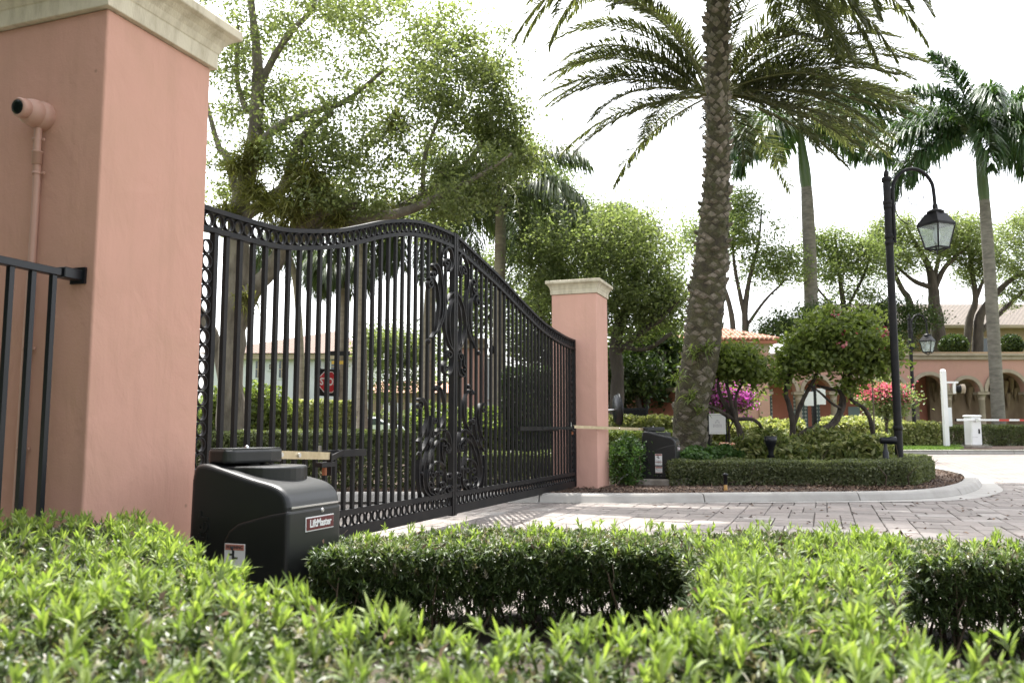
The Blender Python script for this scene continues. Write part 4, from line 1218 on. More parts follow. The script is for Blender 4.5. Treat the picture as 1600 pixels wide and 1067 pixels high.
# --- gatehouse seen through the right leaf
KD = 27.0
kg = stand(745, KD, .09)
kh = thing('gatehouse', 'small pink gatehouse pier with white framed door seen through the right gate leaf', 'gatehouse', kg, BR)
s = KD / F_PX; kz = lambda py: at(800, py, KD).z - kg.z
b = MB(); b.box((-8 * s, 1.0, kz(545) / 2), (34 * s, 2.0, kz(545))); b.build('wall', M['pink_far'], kh)
b = MB(); square_cap(b, -8 * s, 1.0, 17 * s, kz(545), [(0, 0), (.04, .02), (.04, .14), (.12, .25), (.12, .3)]);
for i, p in enumerate(b.v): b.v[i] = (p[0], 1.0 + (p[1] - 1.0) * (1.0 / (17 * s)) if abs(p[1] - 1) > .01 else p[1], p[2])
b.build('cornice', M['trim'], kh)
b = MB(); x0, x1 = 11 * s, 31 * s; b.box((x0 + .03, .2, kz(556) / 2), (.07, .1, kz(556))); b.box((x1 - .03, .2, kz(556) / 2), (.07, .1, kz(556))); b.box(((x0 + x1) / 2, .2, kz(556)), (x1 - x0, .1, .09)); b.box(((x0 + x1) / 2, .2, kz(622)), (x1 - x0 - .14, .08, .09)); b.box(((x0 + x1) / 2, .2, .1), (x1 - x0 - .14, .08, .1)); df = b.build('door_frame', M['white_paint'], kh)
b = MB(); b.box(((x0 + x1) / 2, .22, kz(590)), (x1 - x0 - .16, .02, kz(558) - kz(620))); b.build('pane', M['frosted'], df)
b = MB(); b.box(((x0 + x1) / 2, .22, kz(662)), (x1 - x0 - .16, .02, kz(626) - kz(698))); b.build('panel', M['white_paint'], df)
b = MB(); b.box(((x0 + x1) / 2, 1.6, kz(570) / 2), (x1 - x0 + .3, 1.2, kz(570))); b.build('side_wall', M['pink_far'], kh)
b = MB(); b.sphere((24 * s, -.1, kz(547)), .13, 10, 6); b.tube([(24 * s, .2, kz(546)), (24 * s, -.1, kz(546))], .03, 6); b.build('wall_lamp', M['iron'], kh)

# --- low garden wall with a dark gate and a round mirror behind the small pillar
WD = 29.0
gp = [stand(1062, 27.5, .09), stand(985, 30.5, .09)]
gw = thing('garden_wall', 'pink garden wall with cream coping behind the far operator', 'wall', gp[0])
d = gp[1] - gp[0]; ln_ = d.length; aw = math.atan2(d.y, d.x)
hh = at(1050, 612, 28).z - gp[0].z
gw.rotation_euler = (0, 0, aw)
b = MB(); b.box((ln_ / 2, 0, hh / 2), (ln_, .24, hh)); b.build('wall_body', M['rose'], gw)
b = MB(); b.box((ln_ / 2, 0, hh + .05), (ln_ + .06, .34, .12)); b.build('coping', M['trim'], gw)
sg = thing('side_gate', 'dark solid metal gate beside the pink garden wall', 'gate', stand(992, 26, .09), BR)
b = MB(); b.box((0, 0, .75), (.72, .04, 1.4)); b.build('panel', M['iron'], sg)
b = MB()
for x in (-.38, .38): b.box((x, 0, .78), (.06, .07, 1.56))
b.box((0, 0, 1.48), (.7, .06, .06)); b.build('gate_frame', M['fence'], sg)
mr = thing('round_mirror', 'round black convex mirror seen from behind on the back of the far pillar', 'mirror', at(966, 640, 16.3))
ma = Vector((.45, -.88, .05)).normalized()
b = MB(); b.lathe([(.30, .0), (.31, .02), (.27, -.05), (.14, -.08), (.01, -.085)], (0, 0, 0), 24, ma); b.build('shell', M['fence'], mr)
b = MB(); b.tube([(0, 0, 0), (-.16, .30, -.02), (-.2, .42, -.02)], .022, 8); b.build('bracket', M['steel'], mr)

# ------------------------------------------------------------------ street furniture
def street_lamp(px, d, label, flip=1, H=5.75, tilt=0.0):
    p = stand(px, d, .09 if d < 30 else .12)
    root = thing('street_lamp', label, 'street lamp', p, BR + tilt, 'arched street lamps with glass lanterns')
    f = flip
    b = MB(); b.lathe([(.16, 0), (.16, .05), (.11, .10), (.085, .30), (.072, .4), (.070, H - 1.3), (.068, H - .14)], n=16); b.build('post', M['iron'], root)
    for z, r in ((H - .58, .084), (H - .66, .08), (H - 1.24, .08), (H - 1.36, .082), (H - .13, .088), (.95, .085)):
        b = MB(); b.lathe([(r - .01, -.045), (r, -.035), (r, .035), (r - .01, .045)], (0, 0, z), 16); b.build('collar', M['iron'], root)
    b = MB(); b.lathe([(.035, H - .14), (.03, H - .10), (.05, H - .05), (.052, H - .02), (.035, H + .04), (.002, H + .09)], n=12); b.build('finial', M['iron'], root)
    pts = [(f * .105, 0, H - 1.36), (f * .105, 0, H - .55)] + [(f * (.50 - .395 * math.cos(math.pi * k / 12)), 0, H - .38 + .46 * math.sin(math.pi * k / 12)) for k in range(1, 12)] + [(f * .9, 0, H - .50), (f * .905, 0, H - .66)]
    b = MB(); b.tube(catmull(pts, 3), .034, 10); b.build('arm', M['iron'], root)
    b = MB()
    b.tube(catmull([(f * x, 0, H + z) for x, z in [(.15, -.62), (.16, -.78), (.25, -.92), (.37, -1.0), (.43, -.98), (.42, -.93), (.37, -.93)]], 5), .009, 6)
    b.tube(catmull([(f * x, 0, H + z) for x, z in [(.15, -.62), (.19, -.52), (.27, -.47), (.26, -.36), (.31, -.2), (.43, -.03), (.49, -.0), (.5, -.05), (.45, -.06)]], 5), .009, 6)
    b.tube(catmull([(f * x, 0, H + z) for x, z in [(.40, -.45), (.43, -.58), (.55, -.62), (.66, -.57), (.70, -.45)]], 5), .009, 6)
    b.build('scroll', M['iron'], root)
    X = f * .905; rz = R(24)
    b = MB(); b.lathe([(.05, H - .62), (.05, H - .70), (.12, H - .73), (.155, H - .75), (.155, H - .79), (.12, H - .80)], (X, 0, 0), 20); b.build('neck', M['iron'], root)
    # lantern: square tapered cage
    def sq(h, z): return [Vector((X, 0, z)) + Matrix.Rotation(rz, 3, 'Z') @ Vector((sx * h, sy * h, 0)) for sx, sy in ((-1, -1), (1, -1), (1, 1), (-1, 1))]
    b = MB(); q0, q1, q2 = sq(.13, H - .79), sq(.24, H - .99), sq(.24, H - 1.02)
    vs = q0 + q1 + q2; b.add(vs, [(0, 1, 2, 3)] + [(k, k + 4, (k + 1) % 4 + 4, (k + 1) % 4) for k in range(4)] + [(k + 4, k + 8, (k + 1) % 4 + 8, (k + 1) % 4 + 4) for k in range(4)] + [(11, 10, 9, 8)])
    b.build('hood', M['iron'], root)
    t, bt = sq(.228, H - 1.02), sq(.145, H - 1.46)
    b = MB()
    for k in range(4):
        b.bar(t[k], bt[k], .028, .028); b.bar(bt[k], bt[(k + 1) % 4], .03, .03); b.bar(t[k], t[(k + 1) % 4], .03, .03)
    tip = Vector((X, 0, H - 1.57))
    for k in range(4): b.bar(bt[k], tip, .018, .018)
    b.build('cage', M['iron'], root)
    for k in range(4):
        a0, a1, c1, c0 = t[k], t[(k + 1) % 4], bt[(k + 1) % 4], bt[k]
        nrm = (a1 - a0).cross(c0 - a0).normalized() * .004
        b = MB(); b.extrude([a0, a1, c1, c0], -nrm, nrm); b.build('pane', M['glass'], root)
    b = MB(); b.lathe([(.03, H - 1.03), (.03, H - 1.10), (.05, H - 1.14), (.065, H - 1.22), (.05, H - 1.32), (.01, H - 1.36)], (X, 0, 0), 12); b.build('bulb', M['frosted'], root)
    return root


street_lamp(1404, 17.2, 'tall black street lamp with arched arm standing in the island bed', 1, 5.80).scale = (1.075, 1.075, 1.075)
street_lamp(1430, 34.8, 'smaller looking black street lamp on the far lawn before the arcade', 1, 5.32, .35)
street_lamp(676, 38, 'far black street lamp with arm to the left seen through the gate bars', -1, 5.55)

# barrier gate
bp_ = stand(1521, 34.0, .14); s = 34.0 / F_PX
br = thing('barrier_gate', 'white barrier cabinet with red banded boom arm on the far lawn', 'barrier', bp_, BR + .25)
b = MB(); b.box((0, 0, .03), (.95, .85, .07)); b.build('plinth', M['pad'], br)
b = MB(); b.box((0, 0, .62), (.50, .42, 1.12), bev=.04); cb = b.build('cabinet', M['white_paint'], br)
b = MB(); b.box((0, 0, 1.215), (.54, .46, .09), bev=.03); b.build('cover', M['white_paint'], cb)
b = MB(); b.box((.10, -.213, .62), (.08, .012, .18)); b.build('lock_plate', M['iron'], cb)
b = MB(); b.box((-.1, -.213, .40), (.26, .006, .01)); b.build('seam', M['print_grey'], cb)
am = MB(); am.box((2.2, -.26, 1.06), (6.4, .05, .075), bev=.01); a_ = am.build('boom', M['white_paint'], br)
b = MB(); b.lathe([(.07, 0), (.07, .1)], (-.05, -.21, 1.06), 12, (0, -1, 0)); b.build('pivot', M['steel'], br)
for k in range(5):
    b = MB(); b.box((1.25 + .98 * k, -.26, 1.06), (.48, .054, .079)); b.build('red_band', M['red_paint'], a_)
b = MB(); b.box((-1.0, -.26, 1.06), (.02, .06, .11)); b.build('end_cap', M['iron'], a_)

wp = thing('reader_pole', 'white pole with small bracket and camera head beside the barrier', 'pole', stand(1479, 34.0, .13), BR)
b = MB(); b.box((0, 0, 1.5), (.17, .17, 3.0)); b.lathe([(.12, 3.0), (.10, 3.06), (.001, 3.1)], n=4); b.build('post', M['white_paint'], wp)
b = MB(); b.box((.32, 0, 2.56), (.5, .07, .07)); b.box((.42, 0, 2.35), (.08, .08, .45)); b.build('bracket', M['white_paint'], wp)
b = MB(); b.lathe([(.06, .05), (.15, .12), (.17, .22)], (.42, 0, 2.3), 14, (1, -.2, 0)); b.build('camera_head', M['iron'], wp)
b = MB(); b.lathe([(.17, .22), (.19, .25), (.19, .36), (.15, .38)], (.42, 0, 2.3), 14, (1, -.2, 0)); b.build('lamp_face', M['trim'], wp)
b = MB(); b.box((.26, .25, 1.2), (.22, .1, .75)); b.build('panel', M['frosted'], wp)

# stop sign beyond the gate
sp = stand(508, 30.5); ss = 30.5 / F_PX
st = thing('stop_sign', 'red stop sign on a black post with street name blades behind the gate bars', 'sign', sp, BR)
z0 = sp.z
b = MB(); b.lathe([(.12, 0), (.12, .1), (.06, .18), (.05, .3), (.05, at(0, 546, 30.5).z - z0)], n=12); b.build('post', M['iron'], st)
b = MB(); b.sphere((0, 0, at(0, 541, 30.5).z - z0), .075, 10, 8); b.build('finial', M['iron'], st)
zc = at(0, 597, 30.5).z - z0; ang = R(42); rmat = Matrix.Rotation(ang, 3, 'Z')
def oct_(r, y): return [rmat @ Vector((math.cos(math.pi / 8 + k * math.pi / 4) * r, y, math.sin(math.pi / 8 + k * math.pi / 4) * r)) + Vector((.04, -.03, zc)) for k in range(8)]
b = MB(); b.extrude(oct_(.41, 0), rmat @ Vector((0, -.068, 0)), rmat @ Vector((0, -.06, 0))); sb = b.build('plate', M['label_white'], st)
b = MB(); b.extrude(oct_(.385, 0), rmat @ Vector((0, -.074, 0)), rmat @ Vector((0, -.067, 0))); sf = b.build('face', M['stop_red'], sb)
pt = rmat @ Vector((0, -.076, 0)) + Vector((.04, -.03, zc)); text('lettering', 'STOP', .36, M['label_white'], sb, pt, (R(90), 0, ang), .001, .008, sx=.78)
b = MB(); b.box((.04, .0, zc), (.62, .03, .95)); 
bk = MB(); bk.extrude([rmat @ Vector(p) + Vector((.04, -.03, zc)) for p in ((-.46, -.05, -.5), (.46, -.05, -.5), (.46, -.05, .46), (-.46, -.05, .46))], (0, 0, 0), rmat @ Vector((0, .02, 0))); bk.build('backing_plate', M['iron'], st)
b = MB(); zb_ = at(0, 642, 30.5).z - z0; b.extrude([rmat @ Vector(p) + Vector((0, -.03, zb_)) for p in ((-.20, -.06, -.31), (.20, -.06, -.31), (.20, -.06, .31), (-.20, -.06, .31))], (0, 0, 0), rmat @ Vector((0, .02, 0))); nb = b.build('notice_frame', M['iron'], st)
b = MB(); b.extrude([rmat @ Vector(p) + Vector((0, -.03, zb_)) for p in ((-.165, -.07, -.27), (.165, -.07, -.27), (.165, -.07, .27), (-.165, -.07, .27))], (0, 0, 0), rmat @ Vector((0, .009, 0))); b.build('notice', M['label_white'], nb)
zn = at(0, 552, 30.5).z - z0
b = MB(); b.box((.42, 0, zn), (.78, .03, .16)); b.build('name_blade', M['iron'], st)
b = MB(); b.box((.42, -.02, zn - .33), (.5, .02, .12)); b.build('yellow_blade', mat('sign_yellow', (.55, .36, .04), .5), st)

# sign by the bougainvillea
sgn = thing('bed_sign', 'small white sign panel with grey print on black posts in the flower bed', 'sign', stand(1121, 19, .09), BR)
s = 19 / F_PX; g0 = stand(1121, 19, .09).z; zt, zb_ = at(0, 646, 19).z - g0, at(0, 678, 19).z - g0
b = MB(); b.box((-14 * s, 0, (zt + .02) / 2), (.06, .06, zt + .02)); b.build('post', M['iron'], sgn)
b = MB(); b.box((14 * s, 0, (zt - .02) / 2), (.035, .05, zt - .02)); b.build('post', M['iron'], sgn)
b = MB(); b.box((0, -.02, (zt + zb_) / 2), (26 * s, .03, zt - zb_)); pn = b.build('panel', M['sign_white'], sgn)
b = MB(); zc = (zt + zb_) / 2; hw_, hh_ = 11.8 * s, (zt - zb_) / 2 - .035
for (x, z, w, h) in ((0, zc + hh_, 2 * hw_, .006), (0, zc - hh_, 2 * hw_, .006)): b.box((x, -.037, z), (w, .003, h))
b.build('border', M['print_grey'], pn)
b = MB()    # emblem: a small gabled gateway over a line of lettering, as faint grey print
b.box((0, -.037, zc + .045), (.10, .002, .012)); b.box((0, -.037, zc + .075), (.05, .002, .02)); b.box((-.035, -.037, zc + .02), (.012, .002, .04)); b.box((.035, -.037, zc + .02), (.012, .002, .04))
for k in range(7): b.box((-.085 + .028 * k, -.037, zc - .045 + (.006 if k % 2 else 0)), (.012, .002, .06 + (.012 if k % 3 == 0 else 0)))
b.build('print', mat('faint_print', (.58, .57, .60), .6), pn)

# back of a road sign behind the big bougainvillea
rs = thing('road_sign', 'blank white sign plates on a dark post behind the large bougainvillea', 'sign', stand(1274, 24, .09), BR)
s = 24 / F_PX; g0 = stand(1274, 24, .09).z
b = MB(); b.box((0, 0, (at(0, 600, 24).z - g0) / 2), (.10, .10, at(0, 600, 24).z - g0)); b.build('post', M['iron'], rs)
for px, w, y0_, y1_ in ((1265, 14, 612, 634), (1284, 14, 607, 632)):
    b = MB(); z1_, z0_ = at(0, y0_, 24).z - g0, at(0, y1_, 24).z - g0; b.box(((px - 1274) * s, -.07, (z0_ + z1_) / 2), (w * s, .02, z1_ - z0_)); b.build('plate', M['frosted'], rs)

rod = thing('marker_rod', 'thin dark upright rod beside the red flowering bush', 'rod', stand(1367, 22, .09))
b = MB(); h_ = at(0, 592, 22).z - rod.location.z; b.lathe([(.02, 0), (.018, h_ - .04), (.028, h_ - .03), (.004, h_)], n=8); b.build('shaft', M['oak_bark'], rod)

# bed lights
ul = thing('uplight', 'black cup shaped uplight among the variegated plants', 'bed light', stand(1204, 16.75, .09))
z1 = at(0, 681, 16.75).z - ul.location.z; s = 16.75 / F_PX
b = MB(); b.lathe([(.05, z1 - .42), (.05, z1 - .32), (.065, z1 - .22), (.09, z1 - .18), (.118, z1 - .1), (.12, z1), (.105, z1 - .005), (.09, z1 - .06)], n=20); b.build('cup', M['fence'], ul)
b = MB(); b.lathe([(.03, 0), (.03, z1 - .42), (.07, z1 - .42), (.07, z1 - .36)], n=14); b.build('stem', M['fence'], ul)
ul = thing('spotlight', 'black horizontal spotlight on a stub beside the tall lamp post', 'bed light', stand(1383, 16.4, .09), BR)
z1 = at(0, 688, 16.4).z - ul.location.z
b = MB(); b.lathe([(.04, -.07), (.065, -.06), (.065, .10), (.075, .11), (.075, .22)], (-.02, 0, z1), 16, (1, 0, 0)); b.build('head', M['fence'], ul)
b = MB(); b.lathe([(.055, 0), (.055, z1 - .22), (.035, z1 - .18), (.03, z1 - .05)], n=14); b.build('stem', M['fence'], ul)
ul = thing('sprinkler', 'small black sprinkler riser with brass base in the mulch', 'sprinkler', stand(1132, 14.0, .095))
b = MB(); b.lathe([(.03, .10), (.03, .24), (.045, .245), (.045, .27), (.02, .28)], n=12); b.build('head', M['fence'], ul)
b = MB(); b.lathe([(.03, 0), (.026, .1), (.02, .105)], n=10); b.build('riser', mat('sprinkler_brass', (.45, .25, .07), .5), ul)

# parked car beyond the far hedge
cp = stand(566, 43); car = thing('parked_car', 'silver parked car half hidden by the hedge beyond the gate', 'car', cp, BR + .12)
side = [(-2.1, .35), (-2.15, .7), (-1.9, .88), (-1.0, .98), (-.55, 1.38), (.7, 1.44), (1.35, 1.1), (2.0, 1.0), (2.15, .75), (2.1, .35)]
b = MB(); b.extrude([(x, 0, z) for x, z in side][::-1], (0, -.85, 0), (0, .85, 0)); bo = b.build('body', M['car'], car, bevel=.09, seg=3)
gl = [(-.92, 1.0), (-.52, 1.32), (.66, 1.37), (1.2, 1.08)]
b = MB(); b.extrude([(x, 0, z) for x, z in gl][::-1], (0, -.862, 0), (0, -.84, 0)); b.build('side_window', M['window'], car)
b = MB(); b.extrude([(-.93, -.7, 1.02), (-.56, -.62, 1.37), (-.56, .62, 1.37), (-.93, .7, 1.02)], (-.03, 0, .02), (.0, 0, 0)); b.build('windscreen', M['window'], car)
for x in (-1.3, 1.3):
    for y in (-.8, .8):
        b = MB(); b.lathe([(.2, -.1), (.33, -.1), (.34, -.05), (.34, .05), (.33, .1), (.2, .1)], (x, y, .34), 18, (0, 1, 0)); w_ = b.build('wheel', M['rubber'], car)
        b = MB(); b.lathe([(.2, -.09), (.18, -.06), (.05, -.08), (.001, -.08)], (x, y, .34), 14, (0, 1 if y < 0 else -1, 0)); b.build('rim', M['steel'], w_)
for y in (-.6, .6):
    b = MB(); b.box((-2.06, y, .72), (.14, .32, .14), bev=.03); b.build('headlight', M['frosted'], car)

# ------------------------------------------------------------------ trees
def tree(name, label, cat, limbs, blobs, leaf, bark, seed, L=.075, W=.042, per=260, sig=.36, group=None, twig=.02, crown_name='crown', extra=None, up=.5, flat=.7, jit=.1, gap=1.0, carve=-.55):
    """limbs: lists of (px, py, d, r) or (Vector, r) along each limb; blobs: (px, py, d, rx px, ry px, rz m, clusters) crown volumes.
    A thin branch runs from the nearest limb to every leaf cluster."""
    g = rg_(seed); rr = random.Random(seed)
    LM = []
    for lm in limbs:
        LM.append([(at(p[0], p[1], p[2]), p[3]) for p in lm])
    base = LM[0][0][0].copy()
    base.z = min(base.z, gz(base.x, base.y) + .12)
    LM[0][0] = (base, LM[0][0][1])
    root = thing(name, label, cat, base, 0, group)
    b = MB(); samples = []
    for lm in LM:
        pts = catmull([p for p, r in lm], 5); n = len(pts)
        rads = np.interp(np.linspace(0, len(lm) - 1, n), range(len(lm)), [r for p, r in lm])
        if lm is LM[0]: rads[0] *= 1.18; rads[1] *= 1.08
        b.tube([p - base for p in pts], list(rads), 10, True, jit, rr)
        samples += [(p, r) for p, r in zip(pts, rads)]
    SP = np.array([[*p] for p, r in samples]); SR = np.array([r for p, r in samples])
    cen = []
    for (px, py, d, rx, ry, rz, nc) in blobs:
        c = at(px, py, d); s = d / F_PX; nc = int(nc * 1.3)
        dv = unit(g.normal(size=(nc, 3))) * (g.uniform(0, 1, (nc, 1)) ** .42)
        f = Vector((math.cos(HEAD), math.sin(HEAD), 0))
        P = np.array(c)[None] + dv[:, :1] * rx * s * np.array(RT)[None] + dv[:, 1:2] * rz * np.array(f)[None] + dv[:, 2:] * ry * s * np.array([[0, 0, 1.]])
        cen.append(P)
    cen = np.concatenate(cen)
    ns = np.sin(cen[:, 0] * 2.1 * gap + 1.3 * np.sin(cen[:, 2] * 1.7 * gap) + seed) + np.sin(cen[:, 1] * 1.9 * gap + seed * 2) * .8 + np.sin(cen[:, 2] * 2.6 * gap + cen[:, 0] * gap + seed * 3)
    cen = cen[ns > carve]
    order = np.argsort(np.linalg.norm(cen[:, None] - SP[None, ::4], axis=2).min(1))
    for k in order:                                   # grow outwards so that far clusters hang on nearer twigs
        c = cen[k]
        dd = np.linalg.norm(SP - c, axis=1) + np.maximum(0, SP[:, 2] - c[2]) * .5 
        j = int(np.argmin(dd)); a = Vector(SP[j]); e = Vector(c); l = (e - a).length
        r0 = min(twig, SR[j] * .7, .006 + l * .012)
        m1 = a.lerp(e, .35) + Vector((rr.gauss(0, .08), rr.gauss(0, .08), rr.gauss(.05, .08))) * l
        m2 = a.lerp(e, .7) + Vector((rr.gauss(0, .06), rr.gauss(0, .06), rr.gauss(.06, .06))) * l
        pts = [a, m1, m2, e]
        b.tube([p - base for p in pts], [r0, r0 * .75, r0 * .5, r0 * .22], 4, False)
        if l > .5:
            SP = np.vstack([SP, [[*m1], [*m2]]]); SR = np.append(SR, [r0 * .75, r0 * .5])
    b.build('trunk', bark, root)
    n = len(cen) * per
    cc = np.repeat(cen, per, axis=0)
    sg_ = np.repeat(g.uniform(.65, 1.3, len(cen)), per)[:, None] * sig
    off = g.normal(size=(n, 3)) * sg_ * np.array([[1, 1, flat]])
    v, f = leaves(cc + off - np.array(base)[None], L, W, g, up)
    o = tri_mesh(crown_name, v, f, leaf, parent=root); o['kind'] = 'stuff'
    return root, cen, base


def tuft(parent, name, c, base, r, n, m, g, W=.018):
    """Spiky clump of strap leaves (air plant)."""
    d = g.normal(size=(n, 3)); d[:, 2] = d[:, 2] * .6 + .35
    p = np.tile(np.array(c - base), (n, 1)) + g.normal(size=(n, 3)) * r * .22
    v, t = blades(p, d, r * g.uniform(.6, 1.2, n), np.full(n, W), g, .35)
    return tri_mesh(name, v, t, m, parent=parent)


# live oak behind the near leaf
OD = 16.0
oak_limbs = [
    [(362, 700, OD, .28), (360, 600, OD, .24), (366, 500, OD, .235), (372, 420, OD, .215), (374, 330, OD, .19), (392, 250, OD, .155), (402, 160, OD, .125), (401, 80, OD, .09), (392, 0, OD, .065), (385, -90, OD, .04)],
    [(366, 520, OD, .17), (395, 455, OD - .1, .165), (425, 420, OD - .2, .15), (452, 370, OD - .4, .14), (500, 335, OD - .6, .11), (560, 318, OD - .8, .09)],
    [(360, 640, OD, .14), (345, 560, OD + .3, .13), (330, 520, OD + .4, .12), (300, 470, OD + .5, .10), (250, 400, OD + .8, .07)],
    [(452, 372, OD - .4, .12), (520, 345, OD - .3, .115), (600, 335, OD, .105), (660, 308, OD + .2, .09), (720, 265, OD + .4, .07), (760, 215, OD + .6, .045), (790, 170, OD + .7, .025)],
    [(470, 372, OD - .4, .10), (560, 348, OD - .6, .095), (640, 328, OD - .8, .085), (700, 300, OD - .9, .065), (760, 268, OD - 1, .04), (800, 240, OD - 1, .022)],
    [(374, 345, OD, .12), (415, 315, OD - .3, .11), (445, 290, OD - .5, .10), (462, 240, OD - .6, .085), (475, 212, OD - .6, .07), (520, 175, OD - .7, .05)],
    [(396, 235, OD, .08), (440, 195, OD - .3, .075), (490, 175, OD - .6, .06), (540, 158, OD - .8, .05), (600, 110, OD - 1, .03)],
    [(400, 150, OD, .08), (425, 95, OD, .07), (455, 50, OD - .2, .06), (490, 10, OD - .3, .045), (500, -60, OD - .4, .03)],
    [(374, 320, OD, .08), (355, 250, OD + .4, .07), (340, 225, OD + .6, .06), (320, 150, OD + .8, .04)],
    [(660, 300, OD + .2, .05), (665, 240, OD + .2, .04), (690, 170, OD + .2, .03), (695, 110, OD + .1, .02)],
    [(385, 175, OD, .06), (370, 120, OD + .3, .045), (372, 40, OD + .4, .03)],
]
oak_blobs = [
    (420, 60, OD, 100, 110, 2.2, 46), (560, 60, OD - .5, 110, 90, 2.0, 52), (480, -50, OD, 170, 60, 2.2, 40), (650, 90, OD - .5, 80, 70, 1.6, 34), (690, 50, OD, 60, 50, 1.3, 18),
    (590, 190, OD - .5, 120, 70, 1.8, 46), (700, 180, OD, 80, 80, 1.6, 40), (770, 170, OD + .4, 55, 70, 1.2, 26), (800, 240, OD, 40, 50, 1.2, 22), (760, 90, OD, 40, 40, 1.2, 10), (790, 200, OD + .3, 45, 60, 1.2, 26), (815, 240, OD + .5, 30, 40, 1.0, 14), (740, 280, OD - .8, 60, 40, 1.2, 26), (690, 320, OD - .8, 70, 22, 1.0, 18), (640, 330, OD, 80, 20, 1.0, 16), (500, 250, OD - .4, 100, 60, 1.5, 46),
    (620, 270, OD - .4, 130, 50, 1.6, 40), (360, 160, OD + .6, 60, 120, 1.8, 32), (350, 280, OD + .6, 50, 60, 1.5, 18), (740, 110, OD, 50, 50, 1.2, 14), (440, 180, OD - .3, 70, 70, 1.4, 26),
    (250, 330, OD + 1, 60, 60, 1.2, 10), (560, 310, OD - .8, 90, 28, 1.0, 22), (700, 310, OD - .8, 70, 25, .9, 16), (-25, 140, OD - 4, 40, 80, 1.0, 16),
]
oak, oc, ob = tree('oak_tree', 'big live oak with mossy limbs spreading over the near gate leaf', 'tree', oak_limbs, oak_blobs[:-1], M['oak_leaf'], M['oak_bark'], 11, .085, .05, 100, .19, twig=.03, gap=1.5, carve=-.75)
g = rg_(5)
for (px, py, d, r, n) in ((402, 240, OD - .2, .42, 300), (395, 300, OD - .25, .40, 260), (372, 262, OD - .2, .35, 160), (455, 330, OD - .6, .50, 360), (485, 290, OD - .7, .55, 380), (470, 270, OD - .6, .40, 220), (420, 320, OD - .4, .45, 260),
                      (530, 345, OD - .5, .36, 160), (600, 330, OD - .3, .28, 120), (385, 470, OD - .25, .30, 120), (440, 365, OD - .4, .30, 140), (620, 195, OD - .6, .4, 160), (510, 318, OD - .7, .35, 160), (352, 335, OD - .1, .4, 180)):
    tuft(oak, 'air_plant', at(px, py, d - .15), ob, r, int(n * 1.7), M['moss'], g, .026)

# trees of the background, each with its own limbs
def simple_tree(label, px, d, ground_py, stems, blobs, leaf, seed, per=200, sig=.5, L=.13, W=.075, group='trees beyond the gate and gallery', bark=None, cat='tree', name='shade_tree', twig=.035, **k):
    per = int(per * .66); sig = sig * .72; k.setdefault('carve', -.85); limbs = []
    for st_ in stems:
        limbs.append([(x, y, d + dz, r) for (x, y, dz, r) in st_])
    bl = [(x, y, d + dz, rx, ry, rz, nc) for (x, y, dz, rx, ry, rz, nc) in blobs]
    return tree(name, label, cat, limbs, bl, leaf, bark or M['far_bark'], seed, L, W, per, sig, group, twig, **k)


simple_tree('full rounded oak rising directly behind the smaller gate pillar', 960, 26, 680,
            [[(958, 690, 0, .26), (965, 600, 0, .2), (962, 545, 0, .19), (970, 500, 0, .16), (990, 460, 0, .12), (1000, 410, 0, .08), (1000, 370, 0, .05)],
             [(964, 550, 0, .12), (1000, 520, -.5, .10), (1030, 500, -.8, .08), (1060, 470, -1, .05)], [(972, 500, 0, .1), (930, 440, .5, .08), (900, 390, .6, .06), (870, 350, 1, .04)],
             [(975, 490, 0, .09), (1020, 430, .4, .07), (1050, 400, .5, .04)], [(965, 540, 0, .08), (1010, 545, -1, .07), (1050, 520, -1.4, .05)]],
            [(890, 390, 0, 70, 60, 2.2, 60), (960, 400, 0, 80, 60, 2.4, 74), (1010, 420, 0, 65, 70, 2.2, 60), (920, 460, -.6, 60, 40, 1.6, 40), (1040, 470, -.5, 40, 50, 1.6, 34), (860, 430, 0, 50, 60, 1.6, 34), (960, 350, 0, 60, 25, 1.6, 20), (990, 490, -.8, 60, 40, 1.4, 36), (905, 500, 1, 40, 40, 1.2, 18)],
            M['far_leaf'], 21, 210, .42, .11, .06)
simple_tree('pale loose tree rising behind the queen palm at the high middle of the gate', 870, 34, 680,
            [[(880, 690, 0, .25), (878, 540, 0, .2), (870, 440, 0, .15), (860, 350, 0, .1), (850, 290, 0, .05)], [(872, 460, 0, .12), (910, 390, 0, .08), (940, 340, 0, .05)], [(870, 430, 0, .1), (830, 350, .4, .07), (810, 270, .6, .04)]],
            [(850, 300, 0, 50, 70, 2.2, 50), (880, 350, 0, 60, 50, 2.2, 50), (800, 290, 1, 50, 60, 2.0, 30), (930, 370, 0, 50, 35, 2, 34), (830, 380, 1, 60, 50, 2, 30), (820, 230, .5, 30, 30, 1.2, 12)], M['light_leaf'], 22, 180, .5, .13, .075)
simple_tree('dark broadleaf evergreen filling the corner beside the small pillar', 1000, 28, 680,
            [[(1010, 690, 0, .12), (1000, 640, 0, .1), (985, 590, 0, .06)], [(1005, 650, 0, .08), (1025, 590, 0, .06), (1040, 550, 0, .03)]],
            [(985, 570, 0, 45, 45, 1.6, 46), (1030, 560, .5, 40, 45, 1.6, 44), (1010, 600, .6, 60, 30, 1.5, 40), (960, 600, .8, 25, 50, 1.0, 26), (1050, 590, 1, 30, 40, 1.2, 22)], M['dark_leaf'], 23, 150, .38, .2, .09, group=None, name='evergreen_tree')
simple_tree('bright green shrub lit by the sun above the dark evergreen near the pillar', 1010, 29.5, 680,
            [[(1000, 690, 0, .08), (1000, 600, 0, .06), (1000, 540, 0, .04)]], [(985, 540, 0, 45, 30, 1.2, 36), (1030, 530, 0, 40, 28, 1.2, 30), (960, 530, .3, 20, 40, 1, 18)], M['boug_leaf'], 24, 130, .36, .2, .09, group=None, name='tall_shrub', cat='shrub')
